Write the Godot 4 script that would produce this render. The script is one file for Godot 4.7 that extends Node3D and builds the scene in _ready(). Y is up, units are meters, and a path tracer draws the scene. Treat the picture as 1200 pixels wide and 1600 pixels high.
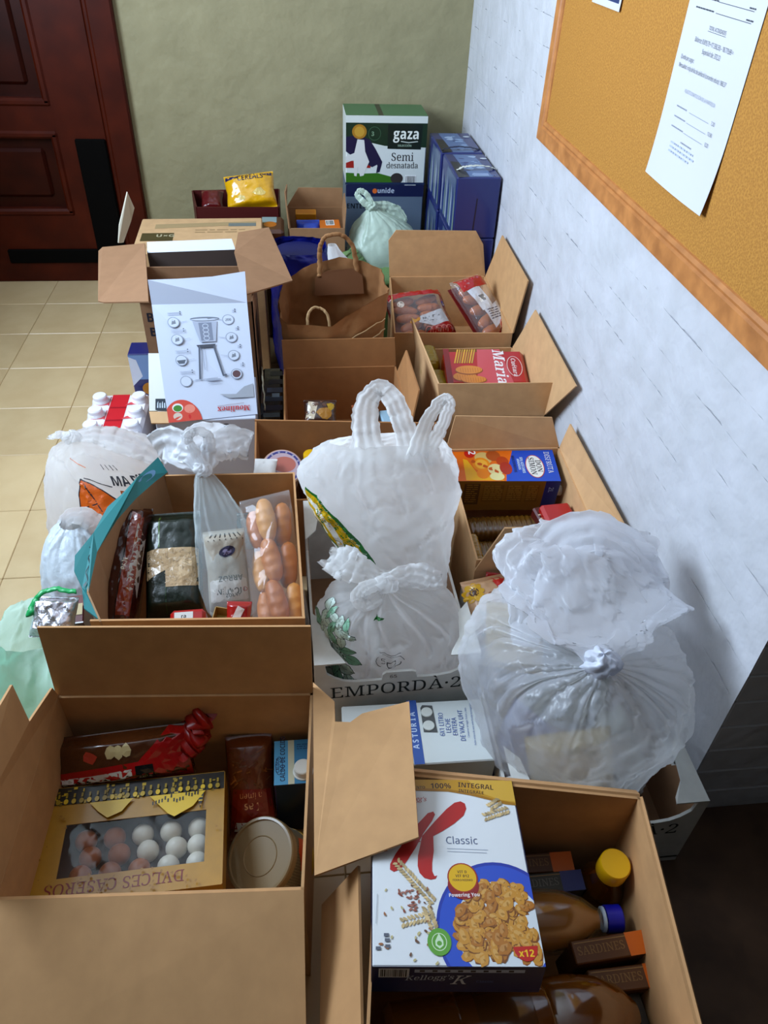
extends Node3D
# Food-bank collection stacked in a hallway corner: cartons, carrier bags and grocery packs beside a painted brick wall.

var rng := RandomNumberGenerator.new()
var cache := {}
var taken := {}
var glyphs := {}
var noise := FastNoiseLite.new()
var fine := FastNoiseLite.new()

func V(x: float, y: float, z: float) -> Vector3:
	return Vector3(x, y, z)

# ---------------------------------------------------------------- naming
func numbered(called: String) -> String:
	var n: int = taken.get(called, 0)
	taken[called] = n + 1
	return called if n == 0 else "%s_%03d" % [called, n]

func tag(o: Node3D, label := "", category := "", group := "", kind := "") -> void:
	if label != "": o.set_meta("label", label)
	if category != "": o.set_meta("category", category)
	if group != "": o.set_meta("group", group)
	if kind != "": o.set_meta("kind", kind)

func thing(called: String, label: String, category: String, at := Vector3.ZERO, group := "") -> Node3D:
	var o := Node3D.new()
	o.name = numbered(called)
	o.position = at
	add_child(o)
	tag(o, label, category, group)
	return o

func obj(called: String, mesh: Mesh, m: Material, parent: Node3D = null) -> MeshInstance3D:
	var o := MeshInstance3D.new()
	o.mesh = mesh
	o.material_override = m
	if parent == null:
		o.name = numbered(called)
		add_child(o)
	else:
		o.name = called
		parent.add_child(o, true)
	return o

func solo(called: String, label: String, category: String, mesh: Mesh, m: Material, at: Vector3, group := "") -> MeshInstance3D:
	var o := obj(called, mesh, m)
	o.position = at
	tag(o, label, category, group)
	return o

# ---------------------------------------------------------------- materials
func mat(c: Color, rough := 0.7, opts := {}) -> StandardMaterial3D:
	var key := str(c, rough, opts)
	if cache.has(key): return cache[key]
	var m := StandardMaterial3D.new()
	m.albedo_color = c
	m.roughness = rough
	for k in opts:
		if k == "alpha":
			m.transparency = BaseMaterial3D.TRANSPARENCY_ALPHA
			m.albedo_color.a = opts[k]
		elif k == "back":
			m.backlight_enabled = true
			m.backlight = opts[k]
		elif k == "coat":
			m.clearcoat_enabled = true
			m.clearcoat = opts[k]
			m.clearcoat_roughness = 0.12
		elif k == "tex":
			m.albedo_texture = grain(opts[k])
			m.uv1_triplanar = true
			m.uv1_scale = Vector3.ONE * opts.get("texscale", 3.0)
		elif k == "bump":
			m.normal_enabled = true
			m.normal_texture = bump(opts[k])
			m.normal_scale = opts.get("bumpscale", 0.5)
			m.uv1_triplanar = true
			m.uv1_scale = Vector3.ONE * opts.get("texscale", 3.0)
		elif k == "metal":
			m.metallic = opts[k]
		elif k == "spec":
			m.metallic_specular = opts[k]
		elif k == "vcol":
			m.vertex_color_use_as_albedo = true
		elif k == "glow":
			m.emission_enabled = true
			m.emission = c
			m.emission_energy_multiplier = opts[k]
	cache[key] = m
	return m

# tileable colour grain, multiplied with the albedo: kinds are paper fibre, cork, wood, plaster, tile
func grain(kind: String) -> Texture2D:
	if cache.has("g" + kind): return cache["g" + kind]
	var t := NoiseTexture2D.new()
	var n := FastNoiseLite.new()
	var ramp := Gradient.new()
	t.width = 512
	t.height = 512
	t.seamless = true
	n.seed = 7
	n.noise_type = FastNoiseLite.TYPE_SIMPLEX_SMOOTH
	if kind == "card":
		n.frequency = 0.02
		n.fractal_octaves = 5
		ramp.colors = PackedColorArray([Color(0.93, 0.925, 0.92), Color(1, 1, 1)])
	elif kind == "cork":
		n.noise_type = FastNoiseLite.TYPE_CELLULAR
		n.frequency = 0.09
		n.fractal_octaves = 3
		ramp.offsets = PackedFloat32Array([0.0, 0.35, 0.6, 1.0])
		ramp.colors = PackedColorArray([Color(0.82, 0.76, 0.66), Color(0.93, 0.9, 0.86), Color(1, 1, 1), Color(1, 0.98, 0.92)])
	elif kind == "wood":
		n.frequency = 0.012
		n.domain_warp_enabled = true
		n.domain_warp_amplitude = 14.0
		n.fractal_octaves = 4
		ramp.colors = PackedColorArray([Color(0.74, 0.70, 0.66), Color(1, 1, 1)])
	elif kind == "plaster":
		n.frequency = 0.01
		n.fractal_octaves = 6
		ramp.colors = PackedColorArray([Color(0.93, 0.93, 0.92), Color(1, 1, 1)])
	else:
		n.frequency = 0.008
		n.fractal_octaves = 5
		ramp.colors = PackedColorArray([Color(0.94, 0.92, 0.9), Color(1, 1, 1)])
	t.noise = n
	t.color_ramp = ramp
	cache["g" + kind] = t
	return t

func bump(kind: String) -> Texture2D:
	if cache.has("b" + kind): return cache["b" + kind]
	var t := NoiseTexture2D.new()
	var n := FastNoiseLite.new()
	t.width = 512
	t.height = 512
	t.seamless = true
	t.as_normal_map = true
	t.bump_strength = 6.0
	n.seed = 11
	n.fractal_octaves = 4
	if kind == "plaster":
		n.frequency = 0.022
		t.bump_strength = 5.0
	elif kind == "crinkle":
		n.noise_type = FastNoiseLite.TYPE_CELLULAR
		n.frequency = 0.012
		n.cellular_return_type = FastNoiseLite.RETURN_DISTANCE2_SUB
		n.fractal_octaves = 2
		n.domain_warp_enabled = true
		n.domain_warp_amplitude = 40.0
		t.bump_strength = 10.0
	else:
		n.frequency = 0.05
	t.noise = n
	cache["b" + kind] = t
	return t

func kraft(c := Color(0.79, 0.62, 0.45)) -> StandardMaterial3D:
	return mat(c, 0.82, {"tex": "card", "texscale": 2.2})

# ---------------------------------------------------------------- meshes
class Soup:
	var p := PackedVector3Array()
	var n := PackedVector3Array()
	var c := PackedColorArray()
	var coloured := false
	func tri(a: Vector3, b: Vector3, d: Vector3, na: Vector3, nb: Vector3, nd: Vector3, col := Color.WHITE) -> void:
		if (b - a).cross(d - a).dot(na + nb + nd) > 0.0:   # front faces run clockwise
			var t := b
			b = d
			d = t
			t = nb
			nb = nd
			nd = t
		p.append(a); p.append(b); p.append(d)
		n.append(na); n.append(nb); n.append(nd)
		c.append(col); c.append(col); c.append(col)
	func flat(a: Vector3, b: Vector3, d: Vector3, outward: Vector3, col := Color.WHITE) -> void:
		var k := (b - a).cross(d - a)
		if k.length_squared() < 1e-16: return
		k = k.normalized()
		if k.dot(outward) < 0.0: k = -k
		tri(a, b, d, k, k, k, col)
	func quad(a: Vector3, b: Vector3, d: Vector3, e: Vector3, outward: Vector3, col := Color.WHITE) -> void:
		flat(a, b, d, outward, col)
		flat(a, d, e, outward, col)
	func bevel_box(lo: Vector3, hi: Vector3, r: float, xf := Transform3D(), col := Color.WHITE) -> void:
		var m := (lo + hi) / 2.0
		var h := (hi - lo) / 2.0
		r = min(r, min(h.x, min(h.y, h.z)) * 0.98)
		var ax := [Vector3.RIGHT, Vector3.UP, Vector3.BACK]
		for i in 3:
			var u: Vector3 = ax[(i + 1) % 3]
			var w: Vector3 = ax[(i + 2) % 3]
			var d: Vector3 = ax[i]
			for s in [-1.0, 1.0]:
				var c0: Vector3 = m + d * (h[i] * s)
				var a := u * (h[(i + 1) % 3] - r)
				var b := w * (h[(i + 2) % 3] - r)
				quad(xf * (c0 - a - b), xf * (c0 + a - b), xf * (c0 + a + b), xf * (c0 - a + b), xf.basis * (d * s), col)
				for t in [-1.0, 1.0]:   # the chamfer between the faces d and u
					var e0: Vector3 = m + d * (h[i] * s) + u * ((h[(i + 1) % 3] - r) * t)
					var e1: Vector3 = m + d * ((h[i] - r) * s) + u * (h[(i + 1) % 3] * t)
					quad(xf * (e0 - b), xf * (e0 + b), xf * (e1 + b), xf * (e1 - b), xf.basis * (d * s + u * t), col)
		for sx in [-1.0, 1.0]:
			for sy in [-1.0, 1.0]:
				for sz in [-1.0, 1.0]:
					var s3 := Vector3(sx, sy, sz)
					var k := m + (h - Vector3.ONE * r) * s3
					flat(xf * (k + Vector3(r * sx, 0, 0)), xf * (k + Vector3(0, r * sy, 0)), xf * (k + Vector3(0, 0, r * sz)), xf.basis * s3, col)
	# a grid of points, smooth; rows of equal length
	func grid(rows: Array, closed := false, flip := false, col := Color.WHITE) -> void:
		var nr := rows.size()
		var nc: int = rows[0].size()
		var ns := []
		for i in nr:
			var line := PackedVector3Array()
			for j in nc:
				var jl := posmod(j - 1, nc) if closed else maxi(j - 1, 0)
				var jr := posmod(j + 1, nc) if closed else mini(j + 1, nc - 1)
				var du: Vector3 = rows[i][jr] - rows[i][jl]
				var dv: Vector3 = rows[mini(i + 1, nr - 1)][j] - rows[maxi(i - 1, 0)][j]
				var k := du.cross(dv)
				if k.length_squared() < 1e-18:   # a pole: look from the neighbouring row
					var o := 1 if i == 0 else -1
					k = (rows[i + o][jr] - rows[i + o][jl]).cross((rows[i + o][j] - rows[i][j]) * o)
				if k.length_squared() < 1e-18: k = Vector3.UP
				line.append(k.normalized() * (-1.0 if flip else 1.0))
			ns.append(line)
		for i in nr - 1:
			for j in (nc if closed else nc - 1):
				var k: int = (j + 1) % nc
				tri(rows[i][j], rows[i][k], rows[i + 1][k], ns[i][j], ns[i][k], ns[i + 1][k], col)
				tri(rows[i][j], rows[i + 1][k], rows[i + 1][j], ns[i][j], ns[i + 1][k], ns[i + 1][j], col)
	# round tube along points with radii; squash flattens it along an axis
	func tube(path: PackedVector3Array, radii: PackedFloat32Array, sides := 10, squash := Vector2(1, 1), caps := true, col := Color.WHITE, ref := Vector3.UP) -> void:
		var rows := []
		for i in path.size():
			var t := (path[mini(i + 1, path.size() - 1)] - path[maxi(i - 1, 0)]).normalized()
			var u := t.cross(ref)
			if u.length() < 0.1: u = t.cross(Vector3.RIGHT)
			u = u.normalized()
			var w := u.cross(t).normalized()
			var line := PackedVector3Array()
			var r: float = radii[mini(i, radii.size() - 1)]
			for k in sides:
				var a := TAU * k / sides
				line.append(path[i] + u * cos(a) * r * squash.x + w * sin(a) * r * squash.y)
			rows.append(line)
		if caps:
			var first := PackedVector3Array()
			var last := PackedVector3Array()
			for k in sides:
				first.append(path[0])
				last.append(path[path.size() - 1])
			rows.push_front(first)
			rows.push_back(last)
		grid(rows, true, true, col)
	# lathe around an axis: profile of (radius, height), listed so that the outside is on its right hand; corners over 35 degrees stay sharp
	func lathe(profile: PackedVector2Array, xf := Transform3D(), sides := 24, col := Color.WHITE) -> void:
		var out := []
		for i in profile.size() - 1:
			var d := (profile[i + 1] - profile[i]).normalized()
			out.append(Vector2(d.y, -d.x))
		for i in profile.size() - 1:
			var n0: Vector2 = out[i]
			var n1: Vector2 = out[i]
			if i > 0 and out[i - 1].dot(out[i]) > 0.8: n0 = (out[i - 1] + out[i]).normalized()
			if i < profile.size() - 2 and out[i + 1].dot(out[i]) > 0.8: n1 = (out[i + 1] + out[i]).normalized()
			for k in sides:
				var a := TAU * k / sides
				var b := TAU * (k + 1) / sides
				var ca := V3(cos(a), sin(a))
				var cb := V3(cos(b), sin(b))
				var p0 := xf * (ca * profile[i].x + Vector3(0, profile[i].y, 0))
				var p1 := xf * (cb * profile[i].x + Vector3(0, profile[i].y, 0))
				var p2 := xf * (cb * profile[i + 1].x + Vector3(0, profile[i + 1].y, 0))
				var p3 := xf * (ca * profile[i + 1].x + Vector3(0, profile[i + 1].y, 0))
				var a0 := xf.basis * (ca * n0.x + Vector3(0, n0.y, 0))
				var b0 := xf.basis * (cb * n0.x + Vector3(0, n0.y, 0))
				var a1 := xf.basis * (ca * n1.x + Vector3(0, n1.y, 0))
				var b1 := xf.basis * (cb * n1.x + Vector3(0, n1.y, 0))
				if profile[i].x > 1e-6: tri(p0, p1, p2, a0, b0, b1, col)
				if profile[i + 1].x > 1e-6: tri(p0, p2, p3, a0, b1, a1, col)
	func V3(x: float, z: float) -> Vector3:
		return Vector3(x, 0, z)
	# a sheet with thickness from a (nearly) flat outline
	func plate(pts: Array, thick: float, up := Vector3.ZERO, col := Color.WHITE) -> void:
		var nrm := Vector3.ZERO
		var mid := Vector3.ZERO
		for i in pts.size():
			var a: Vector3 = pts[i]
			var b: Vector3 = pts[(i + 1) % pts.size()]
			nrm += a.cross(b)
			mid += a
		mid /= pts.size()
		nrm = nrm.normalized()
		if up != Vector3.ZERO and nrm.dot(up) < 0.0: nrm = -nrm
		var u: Vector3 = (pts[1] - pts[0]).normalized()
		u = (u - nrm * u.dot(nrm)).normalized()
		var w := nrm.cross(u)
		var flat2 := PackedVector2Array()
		for q in pts: flat2.append(Vector2((q - mid).dot(u), (q - mid).dot(w)))
		var idx := Geometry2D.triangulate_polygon(flat2)
		var o := nrm * thick
		for i in range(0, idx.size(), 3):
			flat(pts[idx[i]], pts[idx[i + 1]], pts[idx[i + 2]], nrm, col)
			flat(pts[idx[i]] - o, pts[idx[i + 1]] - o, pts[idx[i + 2]] - o, -nrm, col)
		for i in pts.size():
			var a: Vector3 = pts[i]
			var b: Vector3 = pts[(i + 1) % pts.size()]
			var out := (b - a).cross(nrm)
			if Geometry2D.is_polygon_clockwise(flat2): out = -out
			quad(a, b, b - o, a - o, out, col)
	func mesh() -> ArrayMesh:
		var arr := []
		arr.resize(Mesh.ARRAY_MAX)
		arr[Mesh.ARRAY_VERTEX] = p
		arr[Mesh.ARRAY_NORMAL] = n
		if coloured: arr[Mesh.ARRAY_COLOR] = c
		var m := ArrayMesh.new()
		m.add_surface_from_arrays(Mesh.PRIMITIVE_TRIANGLES, arr)
		return m

func box_mesh(lo: Vector3, hi: Vector3, r := 0.002) -> ArrayMesh:
	var s := Soup.new()
	s.bevel_box(lo, hi, r)
	return s.mesh()

func plate_mesh(pts: Array, thick: float, up := Vector3.ZERO) -> ArrayMesh:
	var s := Soup.new()
	s.plate(pts, thick, up)
	return s.mesh()

# ---------------------------------------------------------------- flat print
class Ink:
	var host
	var t := PackedVector2Array()
	var k := PackedColorArray()
	var l := PackedFloat32Array()
	var level := 0.0
	func _init(h) -> void:
		host = h
	func poly(pts, c: Color) -> void:
		var q := PackedVector2Array(pts)
		var idx := Geometry2D.triangulate_polygon(q)
		level += 1.0
		var lin := c.srgb_to_linear()
		for i in idx:
			t.append(q[i]); k.append(lin); l.append(level)
	func rect(x: float, y: float, w: float, h: float, c: Color) -> void:
		poly([Vector2(x, y), Vector2(x + w, y), Vector2(x + w, y + h), Vector2(x, y + h)], c)
	func oval(x: float, y: float, rx: float, ry: float, c: Color, n := 28, turn := 0.0) -> void:
		var a := PackedVector2Array()
		for i in n: a.append(Vector2(x, y) + Vector2(cos(TAU * i / n) * rx, sin(TAU * i / n) * ry).rotated(turn))
		poly(a, c)
	func blob(x: float, y: float, r: float, c: Color, rng: RandomNumberGenerator, n := 9, rough := 0.3, squash := 1.0, turn := 0.0) -> void:
		var a := PackedVector2Array()
		for i in n:
			var d := r * (1.0 + rng.randf_range(-rough, rough))
			a.append(Vector2(x, y) + Vector2(cos(TAU * i / n) * d, sin(TAU * i / n) * d * squash).rotated(turn))
		poly(a, c)
	func line(pts, w: float, c: Color) -> void:
		var lin := c.srgb_to_linear()
		level += 1.0
		for i in pts.size() - 1:
			var a: Vector2 = pts[i]
			var b: Vector2 = pts[i + 1]
			var o := (b - a).orthogonal().normalized() * w / 2.0
			var e := (b - a).normalized() * w * 0.25
			for q in [a - e + o, b + e + o, b + e - o, a - e + o, b + e - o, a - e - o]:
				t.append(q); k.append(lin); l.append(level)
	func ring(x: float, y: float, rx: float, ry: float, w: float, c: Color, n := 28, from := 0.0, to := TAU) -> void:
		var a := []
		for i in n + 1: a.append(Vector2(x + cos(lerpf(from, to, float(i) / n)) * rx, y + sin(lerpf(from, to, float(i) / n)) * ry))
		line(a, w, c)
	# letters of height h with the left end (align 0), middle (1) or right end (2) of the base line at x, y
	func text(s: String, x: float, y: float, h: float, c: Color, font := 0, turn := 0.0, wide := 1.0, align := 1, slant := 0.0) -> void:
		var g: PackedVector2Array = host.letters(s, font)
		var x0 := 1e9
		var x1 := -1e9
		for q in g:
			x0 = minf(x0, q.x)
			x1 = maxf(x1, q.x)
		var lin := c.srgb_to_linear()
		level += 1.0
		for q in g:
			var v := Vector2((q.x - lerpf(x0, x1, align / 2.0)) * h * wide + q.y * h * slant, q.y * h)
			t.append(Vector2(x, y) + v.rotated(turn)); k.append(lin); l.append(level)
	# unreadable small print: rows of short dashes
	func small(x: float, y: float, w: float, rows: int, step: float, c: Color, rng: RandomNumberGenerator) -> void:
		for r in rows:
			var at := 0.0
			while at < w * rng.randf_range(0.75, 1.0):
				var len := rng.randf_range(0.6, 2.6) * step
				rect(x + at, y - r * step, minf(len, w - at), step * 0.38, c)
				level -= 1.0
				at += len + step * 0.35
		level += 1.0
	func bars(x: float, y: float, w: float, h: float, rng: RandomNumberGenerator, c := Color(0.05, 0.05, 0.07)) -> void:
		rect(x, y, w, h, Color(0.95, 0.95, 0.95))
		var at := 0.06 * w
		while at < 0.92 * w:
			var b := rng.randf_range(0.012, 0.05) * w
			rect(x + at, y + 0.1 * h, b, 0.8 * h, c)
			at += b + rng.randf_range(0.015, 0.04) * w
	# map: Callable(point, lift) -> Vector3; finer than size, triangles are split so that they follow a curved surface
	func mesh(map: Callable, size := 10.0, base := 0.0004, each := 0.00004) -> ArrayMesh:
		var s := Soup.new()
		s.coloured = true
		each = minf(each, 0.0008 / maxf(level, 1.0))
		for i in range(0, t.size(), 3):
			_split(s, map, t[i], t[i + 1], t[i + 2], base + l[i] * each, k[i], size, 0)
		return s.mesh()
	func _split(s: Soup, map: Callable, a: Vector2, b: Vector2, d: Vector2, lift: float, c: Color, size: float, deep: int) -> void:
		var ab := a.distance_to(b)
		var bd := b.distance_to(d)
		var da := d.distance_to(a)
		var most := maxf(ab, maxf(bd, da))
		if most > size and deep < 9:
			if ab >= most:
				var m := (a + b) / 2.0
				_split(s, map, a, m, d, lift, c, size, deep + 1)
				_split(s, map, m, b, d, lift, c, size, deep + 1)
			elif bd >= most:
				var m := (b + d) / 2.0
				_split(s, map, a, b, m, lift, c, size, deep + 1)
				_split(s, map, a, m, d, lift, c, size, deep + 1)
			else:
				var m := (d + a) / 2.0
				_split(s, map, a, b, m, lift, c, size, deep + 1)
				_split(s, map, m, b, d, lift, c, size, deep + 1)
			return
		var pa: Vector3 = map.call(a, lift)
		var pb: Vector3 = map.call(b, lift)
		var pd: Vector3 = map.call(d, lift)
		var up: Vector3 = (map.call(a, lift + 0.002) as Vector3) - pa
		s.flat(pa, pb, pd, up, c)

func letters(s: String, font: int) -> PackedVector2Array:
	var key := "%d|%s" % [font, s]
	if glyphs.has(key): return glyphs[key]
	var f := SystemFont.new()
	f.font_names = PackedStringArray([["Droid Sans", "Droid Sans", "Droid Serif", "Droid Serif"][font]])
	f.font_weight = 700 if font == 1 or font == 3 else 400
	var tm := TextMesh.new()
	tm.text = s
	tm.font = f
	tm.font_size = 64
	tm.pixel_size = 1.0 / 46.0
	tm.depth = 0.0
	tm.curve_step = 4.0
	tm.horizontal_alignment = HORIZONTAL_ALIGNMENT_LEFT
	var out := PackedVector2Array()
	var arr := tm.get_mesh_arrays()
	var v: PackedVector3Array = arr[Mesh.ARRAY_VERTEX]
	var idx = arr[Mesh.ARRAY_INDEX]
	var low := 1e9
	if idx == null or idx.size() == 0:
		for q in v: out.append(Vector2(q.x, q.y))
	else:
		for i in idx: out.append(Vector2(v[i].x, v[i].y))
	var base := TextMesh.new()   # the base line, from a letter that stands on it
	base.text = "H"
	base.font = f
	base.font_size = 64
	base.pixel_size = tm.pixel_size
	base.depth = 0.0
	var bv: PackedVector3Array = base.get_mesh_arrays()[Mesh.ARRAY_VERTEX]
	var high := -1e9
	for q in bv:
		low = minf(low, q.y)
		high = maxf(high, q.y)
	for i in out.size(): out[i] = Vector2(out[i].x, out[i].y - low) / maxf(0.01, high - low)
	glyphs[key] = out
	return out

func ink_mat(rough := 0.45, coat := 0.0) -> StandardMaterial3D:
	return mat(Color.WHITE, rough, {"vcol": true, "coat": coat} if coat > 0.0 else {"vcol": true})

# print on a flat face: origin is the lower left corner, u and w are unit directions along and up
func stamp(parent: Node3D, called: String, ink: Ink, origin: Vector3, u: Vector3, w: Vector3, rough := 0.45, coat := 0.0) -> MeshInstance3D:
	u = u.normalized()
	w = w.normalized()
	var nrm := u.cross(w)
	if ink.t.is_empty(): return MeshInstance3D.new()
	return obj(called, ink.mesh(func(q: Vector2, lift: float) -> Vector3: return origin + u * q.x + w * q.y + nrm * lift), ink_mat(rough, coat), parent)

# ---------------------------------------------------------------- scene
func _ready() -> void:
	rng.seed = 20
	noise.seed = 3
	noise.frequency = 1.0
	noise.fractal_octaves = 3
	fine.seed = 9
	fine.frequency = 1.0
	fine.noise_type = FastNoiseLite.TYPE_SIMPLEX_SMOOTH
	# camera
	var cam := Camera3D.new()
	cam.name = "camera"
	cam.fov = 68.57
	cam.near = 0.05
	cam.transform = Transform3D(Basis.from_euler(Vector3(-0.69454619, -0.1317041, 0.04343951), EULER_ORDER_YXZ), Vector3(0, 1.3, 0))
	add_child(cam)
	cam.current = true
	# sky outside the window
	var we := WorldEnvironment.new()
	we.name = "world_environment"
	var env := Environment.new()
	env.background_mode = Environment.BG_SKY
	var sm := ProceduralSkyMaterial.new()
	sm.sky_top_color = Color(0.45, 0.6, 0.9)
	sm.sky_horizon_color = Color(0.85, 0.9, 1.0)
	sm.ground_bottom_color = Color(0.35, 0.35, 0.33)
	sm.ground_horizon_color = Color(0.6, 0.6, 0.6)
	env.sky = Sky.new()
	env.sky.sky_material = sm
	env.tonemap_mode = Environment.TONE_MAPPER_LINEAR
	env.tonemap_exposure = 1.05
	env.sdfgi_enabled = true
	env.ssao_enabled = true
	env.ssil_enabled = true
	we.environment = env
	add_child(we)
	# daylight through the big window in the left wall
	var day := AreaLight3D.new()
	day.name = "daylight"
	day.area_size = Vector2(1.2, 1.1)
	day.light_color = Color(0.84, 0.92, 1.0)
	day.light_energy = 8.5
	day.set("area_range", 12.0)
	day.set("area_attenuation", 2.0)
	day.shadow_enabled = true
	day.transform = Transform3D(Basis.from_euler(Vector3(0, -PI / 2, 0)), V(-1.40, 1.62, -1.62))
	add_child(day)
	build_room()
	build_cartons()
	build_contents()

# ---------------------------------------------------------------- the room
func slab(called: String, lo: Vector3, hi: Vector3, m: Material, parent: Node3D = null) -> MeshInstance3D:
	var o := obj(called, box_mesh(lo, hi, 0.0005), m, parent)
	if parent == null: o.set_meta("kind", "structure")
	return o

func build_room() -> void:
	var white := mat(Color(0.80, 0.80, 0.825), 0.62, {"tex": "plaster", "texscale": 1.3, "bump": "plaster", "bumpscale": 0.35})
	var cream := mat(Color(0.60, 0.565, 0.43), 0.7, {"tex": "plaster", "texscale": 0.9, "bump": "plaster", "bumpscale": 0.3})
	var dim := mat(Color(0.24, 0.22, 0.2), 0.8)
	var grout := mat(Color(0.72, 0.62, 0.46), 0.8)
	# floor: beds of square tiles
	var fl := slab("floor", V(-1.9, -0.1, -3.3), V(2.1, -0.004, 1.6), grout)
	var tile := box_mesh(V(-0.1277, -0.012, -0.1277), V(0.1277, 0.0, 0.1277), 0.0015)
	var tones := []
	for i in 4:
		var k := 1.0 - 0.012 * i
		tones.append(mat(Color(0.87 * k, 0.765 * k, 0.59 * k), 0.25, {"tex": "tile", "texscale": 1.1 + 0.2 * i, "spec": 0.5}))
	for i in 14:
		for j in 13:
			var o := obj("tile", tile, tones[rng.randi() % 4], fl)
			o.position = V(-1.372 + 0.2565 * i - 0.2565, 0.0, -0.204 - 0.2565 * j)
	slab("floor", V(0.49, -0.05, -0.653), V(2.0, 0.002, 1.5), mat(Color(0.36, 0.25, 0.17), 0.6, {"tex": "wood", "texscale": 1.5}))
	# back wall with the doorway
	slab("wall_back", V(-0.6, -0.1, -3.3), V(0.9, 2.6, -3.125), cream)
	slab("wall_back", V(-1.6, -0.1, -3.3), V(-0.6, 2.05, -3.168), dim)
	slab("wall_back", V(-1.9, 2.05, -3.3), V(-0.6, 2.6, -3.125), cream)
	# right wall: a painted brick wall that ends beside the pile
	var wr := slab("wall_right", V(0.657, -0.1, -3.2), V(0.95, 2.6, -0.654), white)
	brick_courses(wr, white)
	slab("wall_alcove", V(0.95, -0.1, -0.9), V(2.1, 2.6, -0.654), white)
	slab("wall_alcove_side", V(2.0, -0.1, -0.7), V(2.15, 2.6, 1.6), dim)
	slab("wall_front", V(-1.9, -0.1, 1.5), V(2.15, 2.6, 1.65), dim)
	slab("ceiling", V(-1.9, 2.55, -3.3), V(2.15, 2.7, 1.65), mat(Color(0.84, 0.84, 0.83), 0.8))
	# left wall, open where the window is
	var wz0 := -2.3
	var wz1 := -0.95
	var wy0 := 1.0
	var wy1 := 2.25
	slab("wall_left", V(-1.58, -0.1, -3.3), V(-1.42, 2.6, wz0), cream)
	slab("wall_left", V(-1.58, -0.1, wz1), V(-1.42, 2.6, 1.65), cream)
	slab("wall_left", V(-1.58, -0.1, wz0), V(-1.42, wy0, wz1), cream)
	slab("wall_left", V(-1.58, wy1, wz0), V(-1.42, 2.6, wz1), cream)
	var wn := Node3D.new()
	wn.name = "window_1"
	wn.set_meta("kind", "structure")
	add_child(wn)
	var fr := mat(Color(0.86, 0.86, 0.84), 0.4)
	for r in [[wy0, wy0 + 0.05, wz0, wz1], [wy1 - 0.05, wy1, wz0, wz1], [wy0, wy1, wz0, wz0 + 0.05], [wy0, wy1, wz1 - 0.05, wz1]]:
		obj("window_frame", box_mesh(V(-1.53, r[0], r[2]), V(-1.47, r[1], r[3]), 0.004), fr, wn)
	obj("pane", box_mesh(V(-1.505, wy0 + 0.05, wz0 + 0.05), V(-1.499, wy1 - 0.05, wz1 - 0.05), 0.0005), mat(Color(1, 1, 1), 0.03, {"alpha": 0.06}), wn)
	door()
	board()

# each course of the painted brickwork lies a little proud; where the paint bridges the joint nothing shows, elsewhere a row of pits is left
func brick_courses(wall: Node3D, m: Material) -> void:
	var pitch := 0.0665
	var pits := mat(Color(0.5, 0.5, 0.5), 0.8)
	for k in 20:
		var y0 := k * pitch
		var s := Soup.new()
		var rows := []
		var nz := 230
		var off := []
		for prof in 6:
			var line := PackedVector3Array()
			for j in nz + 1:
				var z := -3.125 + (3.125 - 0.6502) * j / nz
				var g: float = noise.get_noise_2d(z * 46.0, k * 17.3) * 0.5 + noise.get_noise_2d(z * 5.0, k * 7.7) * 0.75
				var open := clampf(g * 2.6 - 0.42, 0.0, 1.0) * 0.0028
				var open2 := clampf(g * 2.6 - 0.42, 0.0, 1.0) * 0.0008
				var up := 0 if prof < 3 else 1   # a course shares its edges with the courses below and above
				var wave: float = noise.get_noise_2d(z * 9.0, (k + up) * 3.1 + 50.0) * 0.0012
				var swell: float = noise.get_noise_2d(z * 3.0, (k + up) * 2.0 + 9.0) * 0.0012
				var y: float = [y0 + open + wave, y0 + open + wave, y0 + 0.004 + open + wave, y0 + pitch - 0.005 + wave, y0 + pitch - open2 + wave, y0 + pitch - open2 + wave][prof]
				var x: float = [0.6575, 0.6536 - swell + open * 0.2, 0.6535 - swell, 0.6535 - swell, 0.6536 - swell + open2 * 0.2, 0.6575][prof]
				line.append(V(x, y, z))
			rows.append(line)
		s.grid(rows.slice(1, 5), false, true)
		s.grid(rows.slice(0, 2), false, true)
		s.grid(rows.slice(4, 6), false, true)
		obj("brick_course", s.mesh(), m, wall)
	# the same courses turn the corner onto the end of the wall
	for k in 20:
		var s := Soup.new()
		s.bevel_box(V(0.6545, k * pitch + 0.0008, -0.66), V(1.99, (k + 1) * pitch - 0.0004, -0.6502), 0.003)
		obj("brick_course", s.mesh(), m, wall)

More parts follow.
